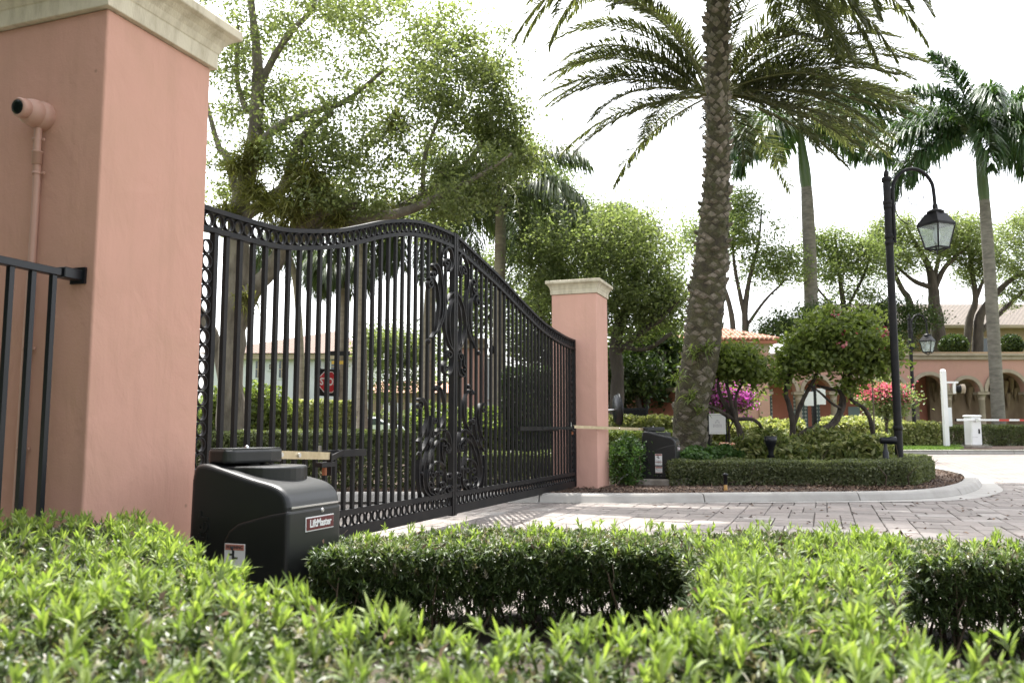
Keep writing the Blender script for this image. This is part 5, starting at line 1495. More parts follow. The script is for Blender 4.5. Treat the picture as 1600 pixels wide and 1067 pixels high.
simple_tree('slender airy tree with forked trunk above the pavilion roof', 1160, 47, 600,
            [[(1167, 640, 0, .25), (1166, 540, 0, .2), (1164, 490, 0, .17), (1172, 430, 0, .12), (1185, 380, 0, .08), (1190, 330, 0, .05)], [(1164, 495, 0, .13), (1150, 430, 0, .1), (1145, 380, 0, .07), (1148, 320, 0, .04)], [(1166, 510, 0, .1), (1195, 470, 0, .08), (1225, 440, 0, .05)], [(1150, 640, 0, .18), (1146, 520, 0, .16), (1135, 460, 0, .12), (1110, 400, 0, .07), (1085, 350, 0, .04)]],
            [(1160, 350, 0, 35, 50, 2, 34), (1200, 390, 0, 45, 40, 2.2, 40), (1110, 380, 0, 40, 40, 2.2, 34), (1230, 420, 0, 30, 30, 2, 20), (1090, 350, 0, 25, 40, 2, 20), (1150, 320, 0, 20, 30, 1.5, 14), (1190, 430, 0, 30, 25, 1.5, 14)], M['light_leaf'], 25, 150, .6, .17, .10)
simple_tree('airy tree with fine branches left of the tall lamp post', 1320, 50, 600,
            [[(1325, 620, 0, .25), (1322, 540, 0, .2), (1318, 480, 0, .16), (1312, 430, 0, .11), (1305, 370, 0, .06)], [(1319, 490, 0, .1), (1345, 440, 0, .08), (1365, 390, 0, .05)], [(1320, 500, 0, .1), (1285, 460, 0, .07), (1262, 430, 0, .04)]],
            [(1310, 390, 0, 45, 35, 2.2, 46), (1350, 410, 0, 35, 40, 2.2, 34), (1290, 430, 0, 35, 30, 2, 26), (1340, 460, 0, 35, 20, 2, 16), (1280, 380, 0, 25, 25, 1.6, 14)], M['light_leaf'], 26, 150, .6, .17, .10)
simple_tree('wide crowned tree whose trunk shows right of the tall lamp post', 1465, 52, 560,
            [[(1470, 560, 0, .55), (1466, 520, 0, .42), (1460, 480, 0, .36), (1458, 450, 0, .3), (1450, 415, 0, .2), (1430, 380, 0, .12), (1415, 350, 0, .06)], [(1459, 455, 0, .2), (1475, 420, 0, .15), (1500, 395, 0, .1), (1530, 370, 0, .05)], [(1458, 450, 0, .18), (1430, 440, 0, .13), (1405, 420, 0, .08), (1385, 400, 0, .05)],
             [(1425, 545, 0, .24), (1422, 475, 0, .2), (1408, 450, 0, .16), (1395, 420, 0, .1)], [(1458, 440, 0, .16), (1470, 390, 0, .1), (1475, 350, 0, .05)]],
            [(1420, 370, 0, 50, 35, 2.6, 50), (1480, 370, 0, 50, 30, 2.6, 46), (1390, 410, 0, 40, 30, 2.2, 30), (1520, 400, 0, 30, 25, 2, 20), (1380, 360, 0, 30, 25, 2, 20), (1450, 410, 0, 40, 16, 2, 16)], M['far_leaf'], 27, 170, .55, .16, .09)
simple_tree('leaning many stemmed tree at the right edge behind the royal palm', 1545, 53, 560,
            [[(1522, 560, 0, .35), (1528, 520, 0, .3), (1540, 480, 0, .24), (1570, 445, 0, .18), (1600, 425, 0, .12), (1640, 400, 0, .06)], [(1508, 560, 0, .25), (1515, 500, 0, .22), (1524, 470, 0, .18), (1518, 420, 0, .12), (1512, 380, 0, .06)], [(1530, 520, 0, .18), (1562, 490, 0, .15), (1600, 455, 0, .12), (1640, 440, 0, .08)], [(1524, 470, 0, .14), (1540, 430, 0, .1), (1565, 390, 0, .06)]],
            [(1570, 370, 0, 45, 35, 2.6, 46), (1600, 410, 0, 45, 40, 2.4, 46), (1500, 380, 0, 40, 30, 2.2, 34), (1540, 420, 0, 40, 25, 2.2, 26), (1590, 460, 0, 30, 25, 2, 18), (1610, 350, 0, 30, 30, 2, 20), (1515, 430, .5, 20, 18, 1.5, 10)], M['far_leaf'], 28, 170, .55, .16, .09)
simple_tree('dark shrubby tree behind the gallery left of the royal palm trunk', 1230, 46, 600,
            [[(1240, 640, 0, .1), (1238, 560, 0, .08), (1235, 500, 0, .05)]], [(1235, 500, 0, 45, 25, 1.6, 40), (1215, 520, 0, 35, 20, 1.4, 26), (1280, 500, 0, 30, 25, 1.4, 26)], M['dark_leaf'], 29, 120, .5, .17, .09, group=None, name='evergreen_tree')
simple_tree('dark shrubby tree on the terrace behind the tall lamp post', 1390, 50, 600,
            [[(1390, 640, 0, .1), (1388, 560, 0, .08), (1385, 500, 0, .05)]], [(1350, 500, 0, 45, 28, 1.6, 40), (1400, 500, 0, 40, 30, 1.6, 40), (1440, 495, 0, 22, 20, 1.2, 18), (1390, 540, -.5, 40, 20, 1.2, 26), (1300, 500, 0, 30, 30, 1.5, 26)], M['dark_leaf'], 30, 120, .5, .17, .09, group=None, name='evergreen_tree')
simple_tree('leafy green tree seen through the gate right of the white house', 610, 33, 690,
            [[(615, 690, 0, .16), (614, 600, 0, .13), (610, 540, 0, .08), (605, 500, 0, .04)], [(614, 600, 0, .08), (640, 550, 0, .06), (650, 510, 0, .03)]],
            [(600, 540, 0, 35, 45, 1.6, 36), (635, 560, 0, 35, 50, 1.6, 36), (610, 600, 0, 40, 30, 1.4, 24), (580, 560, 0, 18, 40, 1.0, 14)], M['far_leaf'], 31, 150, .42, .13, .075)
simple_tree('leafy tree behind the scrollwork at the middle of the gate', 720, 36, 690,
            [[(715, 690, 0, .18), (716, 600, 0, .15), (720, 500, 0, .1), (725, 430, 0, .05)], [(716, 560, 0, .1), (760, 500, 0, .07), (790, 460, 0, .04)]],
            [(720, 480, 0, 50, 60, 1.8, 44), (690, 560, 0, 30, 60, 1.5, 26), (780, 470, 0, 50, 50, 1.8, 40), (830, 480, 0, 40, 50, 1.8, 34), (760, 420, 0, 40, 30, 1.6, 20)], M['far_leaf'], 32, 150, .48, .14, .08)
simple_tree('tree with bare dark limb behind the low end of the right gate leaf', 860, 31, 690,
            [[(848, 690, 0, .2), (852, 600, 0, .17), (862, 540, 0, .14), (845, 490, 0, .1), (830, 440, 0, .06)], [(860, 545, 0, .1), (890, 510, 0, .08), (920, 490, 0, .05)]],
            [(850, 470, 0, 40, 50, 1.5, 36), (880, 530, .5, 40, 30, 1.4, 26), (820, 540, .5, 40, 30, 1.4, 22), (840, 560, .8, 50, 24, 1.2, 18)], M['far_leaf'], 33, 150, .44, .13, .075)
simple_tree('tree whose leaves show past the outer edge of the large pillar', -60, 12, 690,
            [[(-70, 760, 0, .16), (-75, 500, 0, .13), (-70, 250, 0, .09), (-50, 100, 0, .05)]], [(-35, 110, 0, 60, 90, 1.0, 34), (-60, 240, 0, 60, 80, 1.0, 22), (-60, 0, 0, 80, 60, 1, 18)], M['far_leaf'], 34, 150, .3, .09, .05)

for k, (x, y, lab) in enumerate(((-2.2, 5.2, 'dense unseen tree added behind the viewer to darken the pillar side face'), (-2.0, 10.5, 'second unseen tree added along the side fence to darken the pillar'), (-4.6, 1.4, 'third unseen tree added behind the viewer and hedge to darken the pillar'), (.4, 9.2, 'unseen tree added beyond the side fence to darken the large pillar'))):  # out-of-view trees added to block sky light from the large pillar's side face
    root = thing('shade_tree', lab, 'tree', (x, y, 0), 0, None); g = rg_(300 + k); b = MB()
    b.tube([(0, 0, -.1), (.1, 0, 1.6), (0, .1, 3.2), (.2, 0, 5.5)], [.24, .2, .16, .06], 10, True, .08)
    cl = unit(g.normal(size=(240, 3))) * g.uniform(.3, 1, (240, 1)) ** .5 * np.array([[3.0, 3.0, 3.6]]) + np.array([[0, 0, 4.3]])
    for c in cl[::3]: b.tube([(0, .05, min(c[2] * .6, 4)), tuple(c * np.array([.6, .6, .9])), tuple(c)], [.03, .02, .006], 4, False)
    b.build('trunk', M['far_bark'], root)
    P = np.repeat(cl, 80, axis=0) + g.normal(size=(240 * 80, 3)) * .3
    v, f = leaves(P, .17, .10, g); tri_mesh('crown', v, f, M['dark_leaf'], parent=root)['kind'] = 'stuff'
# ------------------------------------------------------------------ palms
def frond(name, parent, base, az, el0, L, droop, n, leaf_len, W, vee, g, mats, lfd=.25, tw=1.5, phi=(22, 52), rach=.026, bare=.12, spread=.0):
    m = 16; t = np.linspace(0, 1, m); el = el0 - droop * t ** tw
    hx_, hy_ = math.cos(az), math.sin(az)
    d = np.stack([np.cos(el) * hx_, np.cos(el) * hy_, np.sin(el)], 1)
    P = np.vstack([[0, 0, 0], np.cumsum(d[:-1] * L / (m - 1), 0)]) + np.array(base)
    s = np.array([-hy_, hx_, 0.0]); nr = np.cross(d, s)
    nr[nr[:, 2] < 0] *= 1
    # midrib: three-sided taper
    rad = rach * (1 - t * .88)
    V = []; T = []
    for k in range(4):
        a = math.pi / 2 * k + math.pi / 4
        V.append(P + (s[None] * math.cos(a) + nr * math.sin(a)) * rad[:, None])
    V = np.stack(V, 1).reshape(-1, 3)
    for i in range(m - 1):
        for k in range(4):
            a, b_, c, e = i * 4 + k, i * 4 + (k + 1) % 4, (i + 1) * 4 + (k + 1) % 4, (i + 1) * 4 + k
            T += [(a, b_, c), (a, c, e)]
    T = np.array(T); nm = len(T)
    u = np.tile(np.linspace(bare, .995, n), 2) + g.normal(size=2 * n) * .004
    u = np.clip(u, 0, .999); sd_ = np.r_[np.ones(n), -np.ones(n)]
    fi = u * (m - 1); i0 = fi.astype(int).clip(0, m - 2); fr = (fi - i0)[:, None]
    bp_ = P[i0] * (1 - fr) + P[i0 + 1] * fr; tg = unit(d[i0] * (1 - fr) + d[i0 + 1] * fr); nn = unit(nr[i0])
    v_ = np.radians(vee) + g.normal(size=2 * n) * np.radians(8 + spread)
    ph = np.radians(phi[0] + (phi[1] - phi[0]) * u + g.normal(size=2 * n) * 5)
    dd = (s[None] * sd_[:, None] * np.cos(v_)[:, None] + nn * np.sin(v_)[:, None]) * np.cos(ph)[:, None] + tg * np.sin(ph)[:, None]
    prof = np.interp(u, [0, bare, .3, .6, .85, 1], [.4, .5, 1, .95, .65, .35])
    bv, bt = blades(bp_, dd, leaf_len * prof * g.uniform(.85, 1.1, 2 * n), np.full(2 * n, W), g, lfd)
    v = np.vstack([V, bv]); tr = np.vstack([T, bt + len(V)])
    o = tri_mesh(name, v, tr, mats, np.r_[np.ones(nm), np.zeros(len(bt))], parent)
    return o


def date_trunk(root, base, pts, rads, rows, around, g):
    """Fibrous core studded with the stubs of cut fronds in spirals."""
    P = catmull(pts, 8); n = len(P)
    rr_ = np.interp(np.linspace(0, len(pts) - 1, n), range(len(pts)), rads)
    b = MB(); b.tube([p - base for p in P], list(rr_ * .93), 20, True, .03); b.build('trunk', M['palm_core'], root)
    PA = np.array([[*p] for p in P]); cum = np.r_[0, np.cumsum(np.linalg.norm(np.diff(PA, axis=0), axis=1))]
    b = MB()
    for j in range(rows):
        f = (j + .5) / rows; s_ = f * cum[-1]; 
        c = Vector([np.interp(s_, cum, PA[:, k]) for k in range(3)]); r = float(np.interp(s_, cum, rr_))
        wear = min(1, max(.35, (c.z - 1.5) / 3.0))
        for k in range(around):
            a = 2 * math.pi * (k + (j % 2) * .5 + .13 * math.sin(j)) / around + g.normal() * .09
            er = Vector((math.cos(a), math.sin(a), 0)); et = Vector((-math.sin(a), math.cos(a), 0)); q = c - base + er * (r * .9) + Vector((0, 0, g.normal() * .035))
            if g.uniform() < .13: continue
            hw_ = math.pi * r / around * .92; hw_ *= g.uniform(.75, 1.15); hh_ = cum[-1] / rows * .66 * g.uniform(.6, 1.25); out = (.115 * g.uniform(.15, 1.25)) * wear
            z = Vector((0, 0, 1))
            vs = [q - et * hw_ - z * hh_ * .1, q - z * hh_ * .9, q + et * hw_ - z * hh_ * .1, q + z * hh_ * .6,
                  q + er * out * .8 - et * hw_ * .62 + z * hh_ * .25, q + er * out * .75 - z * hh_ * .25, q + er * out * .8 + et * hw_ * .62 + z * hh_ * .25, q + er * out + z * hh_ * .72]
            b.add(vs, [(4, 5, 6, 7), (0, 1, 5, 4), (1, 2, 6, 5), (2, 3, 7, 6), (3, 0, 4, 7)])
    b.build('leaf_bases', M['palm_scar'], root)['kind'] = 'stuff'


g = rg_(41)
RA = math.atan2(RT.y, RT.x)          # azimuth of the viewer's right
DP = 17.5
dbase = stand(1078, DP, .05)
dp = thing('date_palm', 'tall date palm with rough studded trunk rising out of the picture', 'palm', dbase, 0)
dpts = [dbase] + [at(x, y, DP) for x, y in ((1079, 640), (1094, 560), (1103, 480), (1111, 400), (1118, 320), (1121, 250), (1121, 150), (1121, 50), (1121, -60), (1121, -100))]
date_trunk(dp, dbase, dpts, [.38, .365, .40, .39, .35, .30, .25, .24, .245, .255, .25], 80, 9, g)
dc = at(1121, -92, DP) - dbase
manual = [(RA + math.pi + .10, R(35), 5.2, R(95)), (RA + math.pi - .25, R(8), 5.0, R(72)), (RA + math.pi + .35, R(-2), 4.6, R(75)), (RA + math.pi - .5, R(20), 5.2, R(85)), (RA + math.pi + .9, R(-8), 4.2, R(62)),
          (RA - .25, R(12), 5.0, R(80)), (RA + .2, R(-5), 4.6, R(70)), (RA - .7, R(-5), 4.8, R(68)), (RA - .95, R(-18), 4.2, R(60)), (RA + .6, R(8), 4.8, R(75)), (RA - 1.25, R(2), 4.6, R(85)),
          (RA - .45, R(-22), 3.8, R(52)), (RA - .05, R(-28), 3.4, R(45)), (RA + math.pi + 1.25, R(-12), 3.8, R(70))]
for k in range(4):
    manual.append((RA - .15 - .22 * k, R(4 - 7 * k), 4.6, R(64))); manual.append((RA + math.pi + .15 + .2 * k, R(14 - 7 * k), 4.8, R(70)))
manual += [(RA - .35, R(-38), 4.0, R(34)), (RA - .8, R(-42), 4.2, R(30)), (RA - .1, R(-20), 4.6, R(48)), (RA - .6, R(-12), 5.0, R(58)), (RA + .05, R(0), 5.2, R(66)), (RA - 1.1, R(-40), 3.8, R(32))]
for k in range(34):
    manual.append((k * 2.399 + g.normal() * .1, R(g.uniform(15, 80)), g.uniform(4.2, 5.2), R(g.uniform(60, 95))))
for (az, el, L_, dr) in manual:
    frond('frond', dp, dc + Vector((math.cos(az) * .15, math.sin(az) * .15, 0)), az, el, L_, dr, 150, .64, .033, 16, g, [M['date_leaf'], M['date_rachis']], .10, 1.3, rach=.035)
# ferns and vines rooted on the lower trunk
for (px, py, r, n) in ((1105, 545, .26, 46), (1085, 552, .24, 40), (1078, 620, .22, 40), (1096, 640, .2, 30), (1062, 590, .24, 34)):
    tuft(dp, 'trunk_fern', at(px, py, DP - .45), dbase, r, n, M['boug_leaf'], g, .035)

D2 = 21.0
p2b = stand(1086, D2, .05)
dp2 = thing('date_palm', 'second date palm whose lower crown fans out behind the tall trunk', 'palm', p2b, 0)
date_trunk(dp2, p2b, [p2b] + [at(x, y, D2) for x, y in ((1100, 560), (1110, 450), (1117, 350), (1120, 260), (1120, 185), (1118, 150))], [.36, .34, .34, .30, .25, .24, .23], 64, 9, g)
c2 = at(1116, 150, D2) - p2b
lst = [(math.pi + .05, 22, 4.4, 62), (math.pi + .25, 12, 4.3, 55), (math.pi - .2, 30, 4.4, 75), (math.pi - .35, 5, 4.1, 52), (math.pi + .5, 0, 3.9, 52), (math.pi + .1, -8, 3.8, 45), (math.pi - .1, 45, 4.4, 95), (math.pi + .8, -14, 3.6, 50), (math.pi - .7, -12, 3.5, 52), (math.pi + .3, 38, 4.4, 88),
       (.05, 18, 5.0, 50), (-.2, 8, 4.9, 42), (.2, 26, 5.0, 60), (-.45, 2, 4.6, 45), (.4, 8, 4.6, 48), (-.1, -6, 4.3, 36), (-.7, -8, 4.2, 46), (0.0, 36, 4.9, 80), (.75, -10, 4.0, 45), (-.35, 28, 4.9, 66), (-.3, -16, 4.0, 34), (.1, -2, 4.7, 40), (-1.0, -20, 3.8, 50), (-1.35, -45, 2.6, 35), (math.pi + 1.3, -50, 2.5, 30),
       (1.2, 40, 4.2, 80), (1.6, 60, 4.2, 80), (-1.6, 50, 4, 85), (2.3, 55, 4.2, 80), (-.6, 60, 4.3, 80), (2.9, 65, 4.3, 80), (-2.4, 50, 4.1, 85), (.5, 65, 4.3, 75), (1.9, 25, 4, 70), (-1.2, 25, 4.0, 80), (-.15, 14, 4.7, 48), (-.55, 14, 4.5, 52), (.12, 6, 4.8, 44), (-.25, -24, 3.6, 30), (-.4, 20, 4.8, 50), (-.62, 8, 4.6, 44), (-.8, 22, 4.6, 58), (-.5, -4, 4.4, 36), (-1.0, 0, 4.0, 44), (math.pi, 58, 4.6, 95), (math.pi - .4, 50, 4.6, 88), (math.pi + .4, 62, 4.6, 90), (math.pi + .2, 30, 4.5, 75), (-.1, 58, 4.8, 85), (.3, 50, 4.8, 78), (-.4, 44, 4.9, 70), (math.pi - .15, 74, 4.4, 80), (-1.3, 60, 4.2, 90), (1.2, 66, 4.4, 80)]
for (a, el, L_, dr) in lst:
    az = RA + a
    frond('frond', dp2, c2 + Vector((math.cos(az) * .2, math.sin(az) * .2, 0)), az, R(el), L_, R(dr), 150, .62, .031, 14, g, [M['date_leaf'], M['date_rachis']], .08, 1.4, rach=.03)


def royal(label, d, pts, rads, shaft_py, crown, fr, seed, leaf_len=.75, n=120, W=.062):
    g = rg_(seed); base = stand(pts[0][0], d, .1)
    root = thing('royal_palm', label, 'palm', base, 0, 'royal palms near the gallery')
    P = [base] + [at(x, y, d) for x, y in pts[1:]]
    b = MB(); b.tube([p - base for p in catmull(P, 6)], list(np.interp(np.linspace(0, len(P) - 1, len(catmull(P, 6))), range(len(P)), rads)), 18, True, .012); b.build('trunk', M['royal_bark'], root)
    top = P[-1]; c = at(crown[0], crown[1], d)
    b = MB(); r = rads[-1]
    b.tube([top - base - Vector((0, 0, .05)), top.lerp(c, .1) - base, top.lerp(c, .35) - base, top.lerp(c, .7) - base, c - base], [r * 1.0, r * 1.12, r * 1.08, r * .8, r * .45], 16); b.build('crownshaft', M['crownshaft'], root)
    # old boot ring
    for (a, el, L_, dr) in fr:
        az = RA + a
        frond('frond', root, c - base + Vector((math.cos(az) * .08, math.sin(az) * .08, -.05)), az, R(el), L_, R(dr), int(n * 1.25), leaf_len * 1.25, W, 10, g, [M['royal_leaf'], M['royal_rachis']], .5, 1.25, (22, 50), .04, .14, 28)
    b = MB(); b.tube([c - base, c - base + Vector((.1, 0, .7)), c - base + Vector((.16, 0, 1.5))], [.04, .025, .004], 6); b.build('spear_leaf', M['royal_rachis'], root)
    return root


royal('royal palm left of the tall lamp with fronds mixed into the date palm', 47.0, [(1270, 690), (1269, 560), (1266, 420), (1262, 330), (1260, 292)], [.43, .40, .36, .34, .29], 292, (1250, 205),
      [(math.pi + .15, 20, 4.9, 100), (math.pi - .3, 35, 5.3, 120), (math.pi + .6, 10, 4.9, 95), (0.0, 30, 6.8, 80), (.25, 15, 6.8, 70), (-.3, 40, 6.8, 90), (-.1, 55, 6.8, 105), (.6, 30, 6.1, 90), (-.9, 20, 5.7, 110), (1.5, 40, 5.7, 100), (math.pi - 1, 30, 5.7, 110), (-1.6, 50, 5.7, 110), (2.2, 55, 5.7, 100)], 51, 1.15, 130, .11)
royal('royal palm at the right edge with full dark crown over the gallery', 39.3, [(1562, 690), (1557, 600), (1548, 450), (1541, 350), (1538, 312)], [.30, .28, .265, .255, .23], 312, (1528, 212),
      [(math.pi + .0, 15, 5.2, 65), (math.pi - .25, 32, 5.5, 95), (math.pi + .35, 52, 5.2, 88), (math.pi + .15, -5, 4.5, 70), (math.pi - .6, 8, 5.0, 95), (0.1, 25, 5.5, 55), (-.2, 40, 5.5, 60), (.3, 8, 5.0, 60), (.0, 55, 5.2, 70), (-.6, 20, 5.0, 90), (.1, -12, 4.2, 65), (-1.1, 35, 5.0, 110), (1.4, 50, 5.0, 90), (2.0, 60, 4.8, 80), (-1.9, 45, 5.0, 110), (.8, 62, 5.0, 80), (math.pi + 1.2, 0, 4.5, 95), (-1.4, 5, 4.2, 90), (math.pi + .55, 72, 5.0, 70)], 52, .95, 150, .085)


def queen(label, d, pts, r, crown_pts, fr, seed, L0=3.4):
    g = rg_(seed); base = stand(pts[0][0], d, .09)
    root = thing('queen_palm', label, 'palm', base, 0, 'queen palms beyond the gate')
    P = [base] + [at(x, y, d) for x, y in pts[1:]]
    cp_ = catmull(P, 5)
    b = MB(); b.tube([p - base for p in cp_], list(np.linspace(r * 1.15, r * .85, len(cp_))), 14, True, .02); b.build('trunk', M['queen_bark'], root)
    c = P[-1] - base
    b = MB(); b.tube([c - Vector((0, 0, .5)), c, c + Vector((0, 0, .35))], [r * 1.0, r * 1.35, r * .5], 10); b.build('boot', M['palm_core'], root)
    for k in range(fr):
        az = k * 2.399 + g.normal() * .15; el = R(g.uniform(-15, 65))
        frond('frond', root, c + Vector((math.cos(az) * .1, math.sin(az) * .1, .2)), az, el, L0 * g.uniform(.85, 1.1), R(g.uniform(85, 130)), 90, .75, .05, -8, g, [M['queen_leaf'], M['date_rachis']], .75, 1.1, (25, 45), .028, .15, 18)
    return root


queen('queen palm with straight pale trunk right of the stop sign', 28, [(566, 690), (565, 560), (564, 450), (563, 345)], .17, None, 18, 61, 2.5)
queen('thinner queen palm standing behind the street name sign', 31, [(532, 690), (533, 600), (535, 500), (536, 430)], .14, None, 12, 62, 1.5)
queen('tall queen palm whose long fronds hang above the middle of the gate', 30, [(668, 690), (669, 560), (672, 450), (690, 330)], .18, None, 20, 63, 3.4)
queen('queen palm with heavy drooping crown above the falling crest of the right leaf', 27, [(778, 690), (779, 560), (781, 420), (783, 300)], .19, None, 26, 64, 3.6)
queen('queen palm whose drooping crown shows between the oak and the near leaf bars', 34, [(470, 690), (470, 560), (462, 440), (448, 390)], .13, None, 12, 65, 2.3)
queen('small distant queen palm tip above the trees left of the tall date palm', 40, [(930, 690), (932, 520), (934, 400), (935, 350)], .16, None, 14, 66, 2.4)

# ------------------------------------------------------------------ bougainvilleas
def boug(label, d, stems, blobs, leaf, seed, per=150, L=.125, W=.085, sig=.16, twig=.02, flowers=None, name='bougainvillea', carve=-1.3):
    r, c, base = tree(name, label, 'bougainvillea', [[(x, y, d + z, rr * .78) for (x, y, z, rr) in s_] for s_ in stems], [(x, y, d + z, rx, ry, rz, n) for (x, y, z, rx, ry, rz, n) in blobs], leaf, M['boug_bark'], seed, L, W, per, sig, None, twig, 'crown', None, .6, .8, .16, 2.2, carve)
    if flowers:
        g = rg_(seed + 1); mm, items = flowers
        P = []
        for (px, py, z, rx, ry, n) in items:
            c0 = at(px, py, d + z); s = d / F_PX
            q = g.normal(size=(n, 3)) * .5
            P.append(np.array(c0)[None] + q[:, :1] * rx * s * np.array(RT)[None] + q[:, 1:2] * .4 * np.array(FW)[None] + q[:, 2:] * ry * s * np.array([[0, 0, 1.]]))
        P = np.concatenate(P) - np.array(base)[None]
        v, f = leaves(P, .075, .06, g, .2)
        o = tri_mesh('blossom', v, f, mm, parent=r); o['kind'] = 'stuff'
    return r


boug('large spreading bougainvillea with twisted bare trunks beside the tall lamp', 18.6,
     [[(1239, 700, 0, .10), (1238, 660, 0, .085), (1232, 630, 0, .07), (1228, 610, 0, .06), (1240, 570, 0, .05), (1262, 548, 0, .035)],
      [(1240, 665, 0, .06), (1252, 630, 0, .06), (1268, 600, 0, .05), (1285, 570, 0, .035), (1300, 545, 0, .025)],
      [(1242, 690, -.2, .085), (1262, 672, -.3, .08), (1290, 668, -.3, .08), (1305, 660, -.2, .075), (1318, 632, 0, .07), (1312, 612, 0, .06), (1290, 606, 0, .045), (1276, 602, .1, .03)],
      [(1292, 670, -.2, .07), (1310, 645, 0, .06), (1316, 610, .1, .05), (1320, 580, .2, .04), (1330, 550, .2, .025)],
      [(1366, 690, 0, .07), (1361, 660, 0, .06), (1350, 638, 0, .055), (1330, 624, 0, .05), (1326, 600, 0, .045), (1328, 575, 0, .035)],
      [(1318, 640, 0, .04), (1300, 630, -.2, .035), (1280, 612, -.2, .03), (1262, 600, -.1, .02)]],
     [(1300, 528, 0, 78, 32, 1.0, 90), (1345, 536, 0, 50, 34, .9, 60), (1255, 560, 0, 38, 24, .8, 40), (1290, 560, -.3, 70, 18, .8, 46), (1360, 568, 0, 36, 18, .7, 28), (1226, 588, 0, 16, 12, .5, 12), (1310, 502, .1, 60, 18, .7, 30), (1370, 556, -.2, 30, 26, .6, 20), (1330, 600, 0, 30, 14, .5, 6)], M['boug_leaf'], 71, 36,
     flowers=(M['redflower'], [(1314, 538, -.9, 5, 8, 16), (1385, 520, -.4, 10, 8, 34), (1305, 492, -.5, 6, 5, 12), (1378, 545, -.6, 5, 5, 10), (1320, 520, -.9, 4, 6, 8)]))
boug('smaller bougainvillea with leaning trunk just right of the date palm', 18.2,
     [[(1168, 705, 0, .09), (1158, 680, 0, .085), (1148, 655, 0, .07), (1132, 630, 0, .06), (1122, 605, 0, .045), (1125, 580, 0, .03)],
      [(1150, 660, 0, .06), (1140, 620, -.2, .05), (1135, 590, 0, .04), (1145, 565, 0, .025)], [(1150, 655, 0, .055), (1175, 655, 0, .05), (1190, 668, .1, .045), (1190, 690, .1, .045)],
      [(1146, 655, 0, .06), (1120, 640, -.3, .05), (1095, 632, -.3, .04), (1078, 645, -.3, .035)], [(1152, 660, 0, .05), (1150, 620, 0, .04), (1165, 590, 0, .03)]],
     [(1135, 566, 0, 50, 16, .8, 44), (1165, 574, 0, 28, 18, .7, 28), (1112, 568, 0, 28, 16, .7, 24), (1148, 556, 0, 36, 10, .6, 18), (1182, 584, 0, 14, 12, .4, 7)], M['boug_leaf'], 72, 40,
     flowers=(M['redflower'], [(1112, 533, -.2, 5, 4, 10), (1120, 535, -.2, 4, 3, 6)]))
boug('purple flowering bougainvillea low behind the leaning trunk', 21.3,
     [[(1140, 700, 0, .04), (1138, 660, 0, .035), (1130, 625, 0, .025)], [(1140, 670, 0, .03), (1155, 635, 0, .022)]],
     [(1125, 618, 0, 26, 18, .5, 14), (1155, 622, 0, 22, 20, .5, 12)], M['boug_leaf'], 73, 60,
     flowers=(M['purple'], [(1120, 612, -.3, 30, 16, 420), (1148, 610, -.3, 30, 16, 420), (1162, 625, -.3, 16, 22, 260), (1112, 628, -.3, 22, 16, 220), (1140, 628, -.3, 30, 18, 220)]))
boug('red flowering bush with slim stems in front of the arcade', 27.0,
     [[(1387, 700, 0, .05), (1384, 660, 0, .045), (1375, 635, 0, .03), (1365, 615, 0, .02)], [(1385, 670, 0, .045), (1390, 640, 0, .03), (1398, 615, 0, .02)], [(1386, 660, 0, .03), (1383, 620, 0, .02)]],
     [(1382, 618, 0, 34, 18, .7, 34), (1365, 625, 0, 20, 16, .6, 16), (1402, 622, 0, 20, 16, .6, 18), (1385, 640, 0, 28, 10, .5, 14)], M['light_leaf'], 74, 60, .10, .07, .2,
     flowers=(M['redflower'], [(1370, 606, -.4, 24, 8, 220), (1387, 603, -.5, 24, 7, 220), (1380, 616, -.7, 40, 12, 120), (1400, 610, -.4, 22, 10, 160), (1360, 615, -.3, 12, 8, 140), (1412, 622, -.3, 10, 12, 100), (1385, 622, -.6, 34, 14, 100)]))

# ------------------------------------------------------------------ hedges and bed plants
def cp(px, d): p = stand(px, d); return (p.x, p.y)


def kpt(i, off):
    """Point inside the kerb: i = index along the kerb path, off = metres in from it."""
    t = (kp[min(i + 1, len(kp) - 1)] - kp[max(i - 1, 0)]).normalized(); return (kp[i].x - t.y * off, kp[i].y + t.x * off)


# clipped edging hedge following the kerb round the island's nose
hoff = lambda i: .85 + 1.45 * max(0, min(1, (98 - i) / 26)) ** .8
front = [kpt(i, hoff(i)) for i in range(66, 128, 3)]
back = [kpt(i, hoff(i) + .85) for i in range(66, 122, 3)]
hedge('edging_hedge', 'low clipped dark green hedge curving round the nose of the island bed', 'hedge', front + back[::-1], .44, 60000, .05, .03, M['edge_leaf'], rg_(81), base=.09, shell=.07, wob=.028, round_=.1)


def mound(cxy, h, r, lo=.35):
    def f(x, y):
        d = np.hypot(x - cxy[0], y - cxy[1]) / r
        return lo + (h - lo) * np.clip(1 - d * d, 0, 1)
    return f


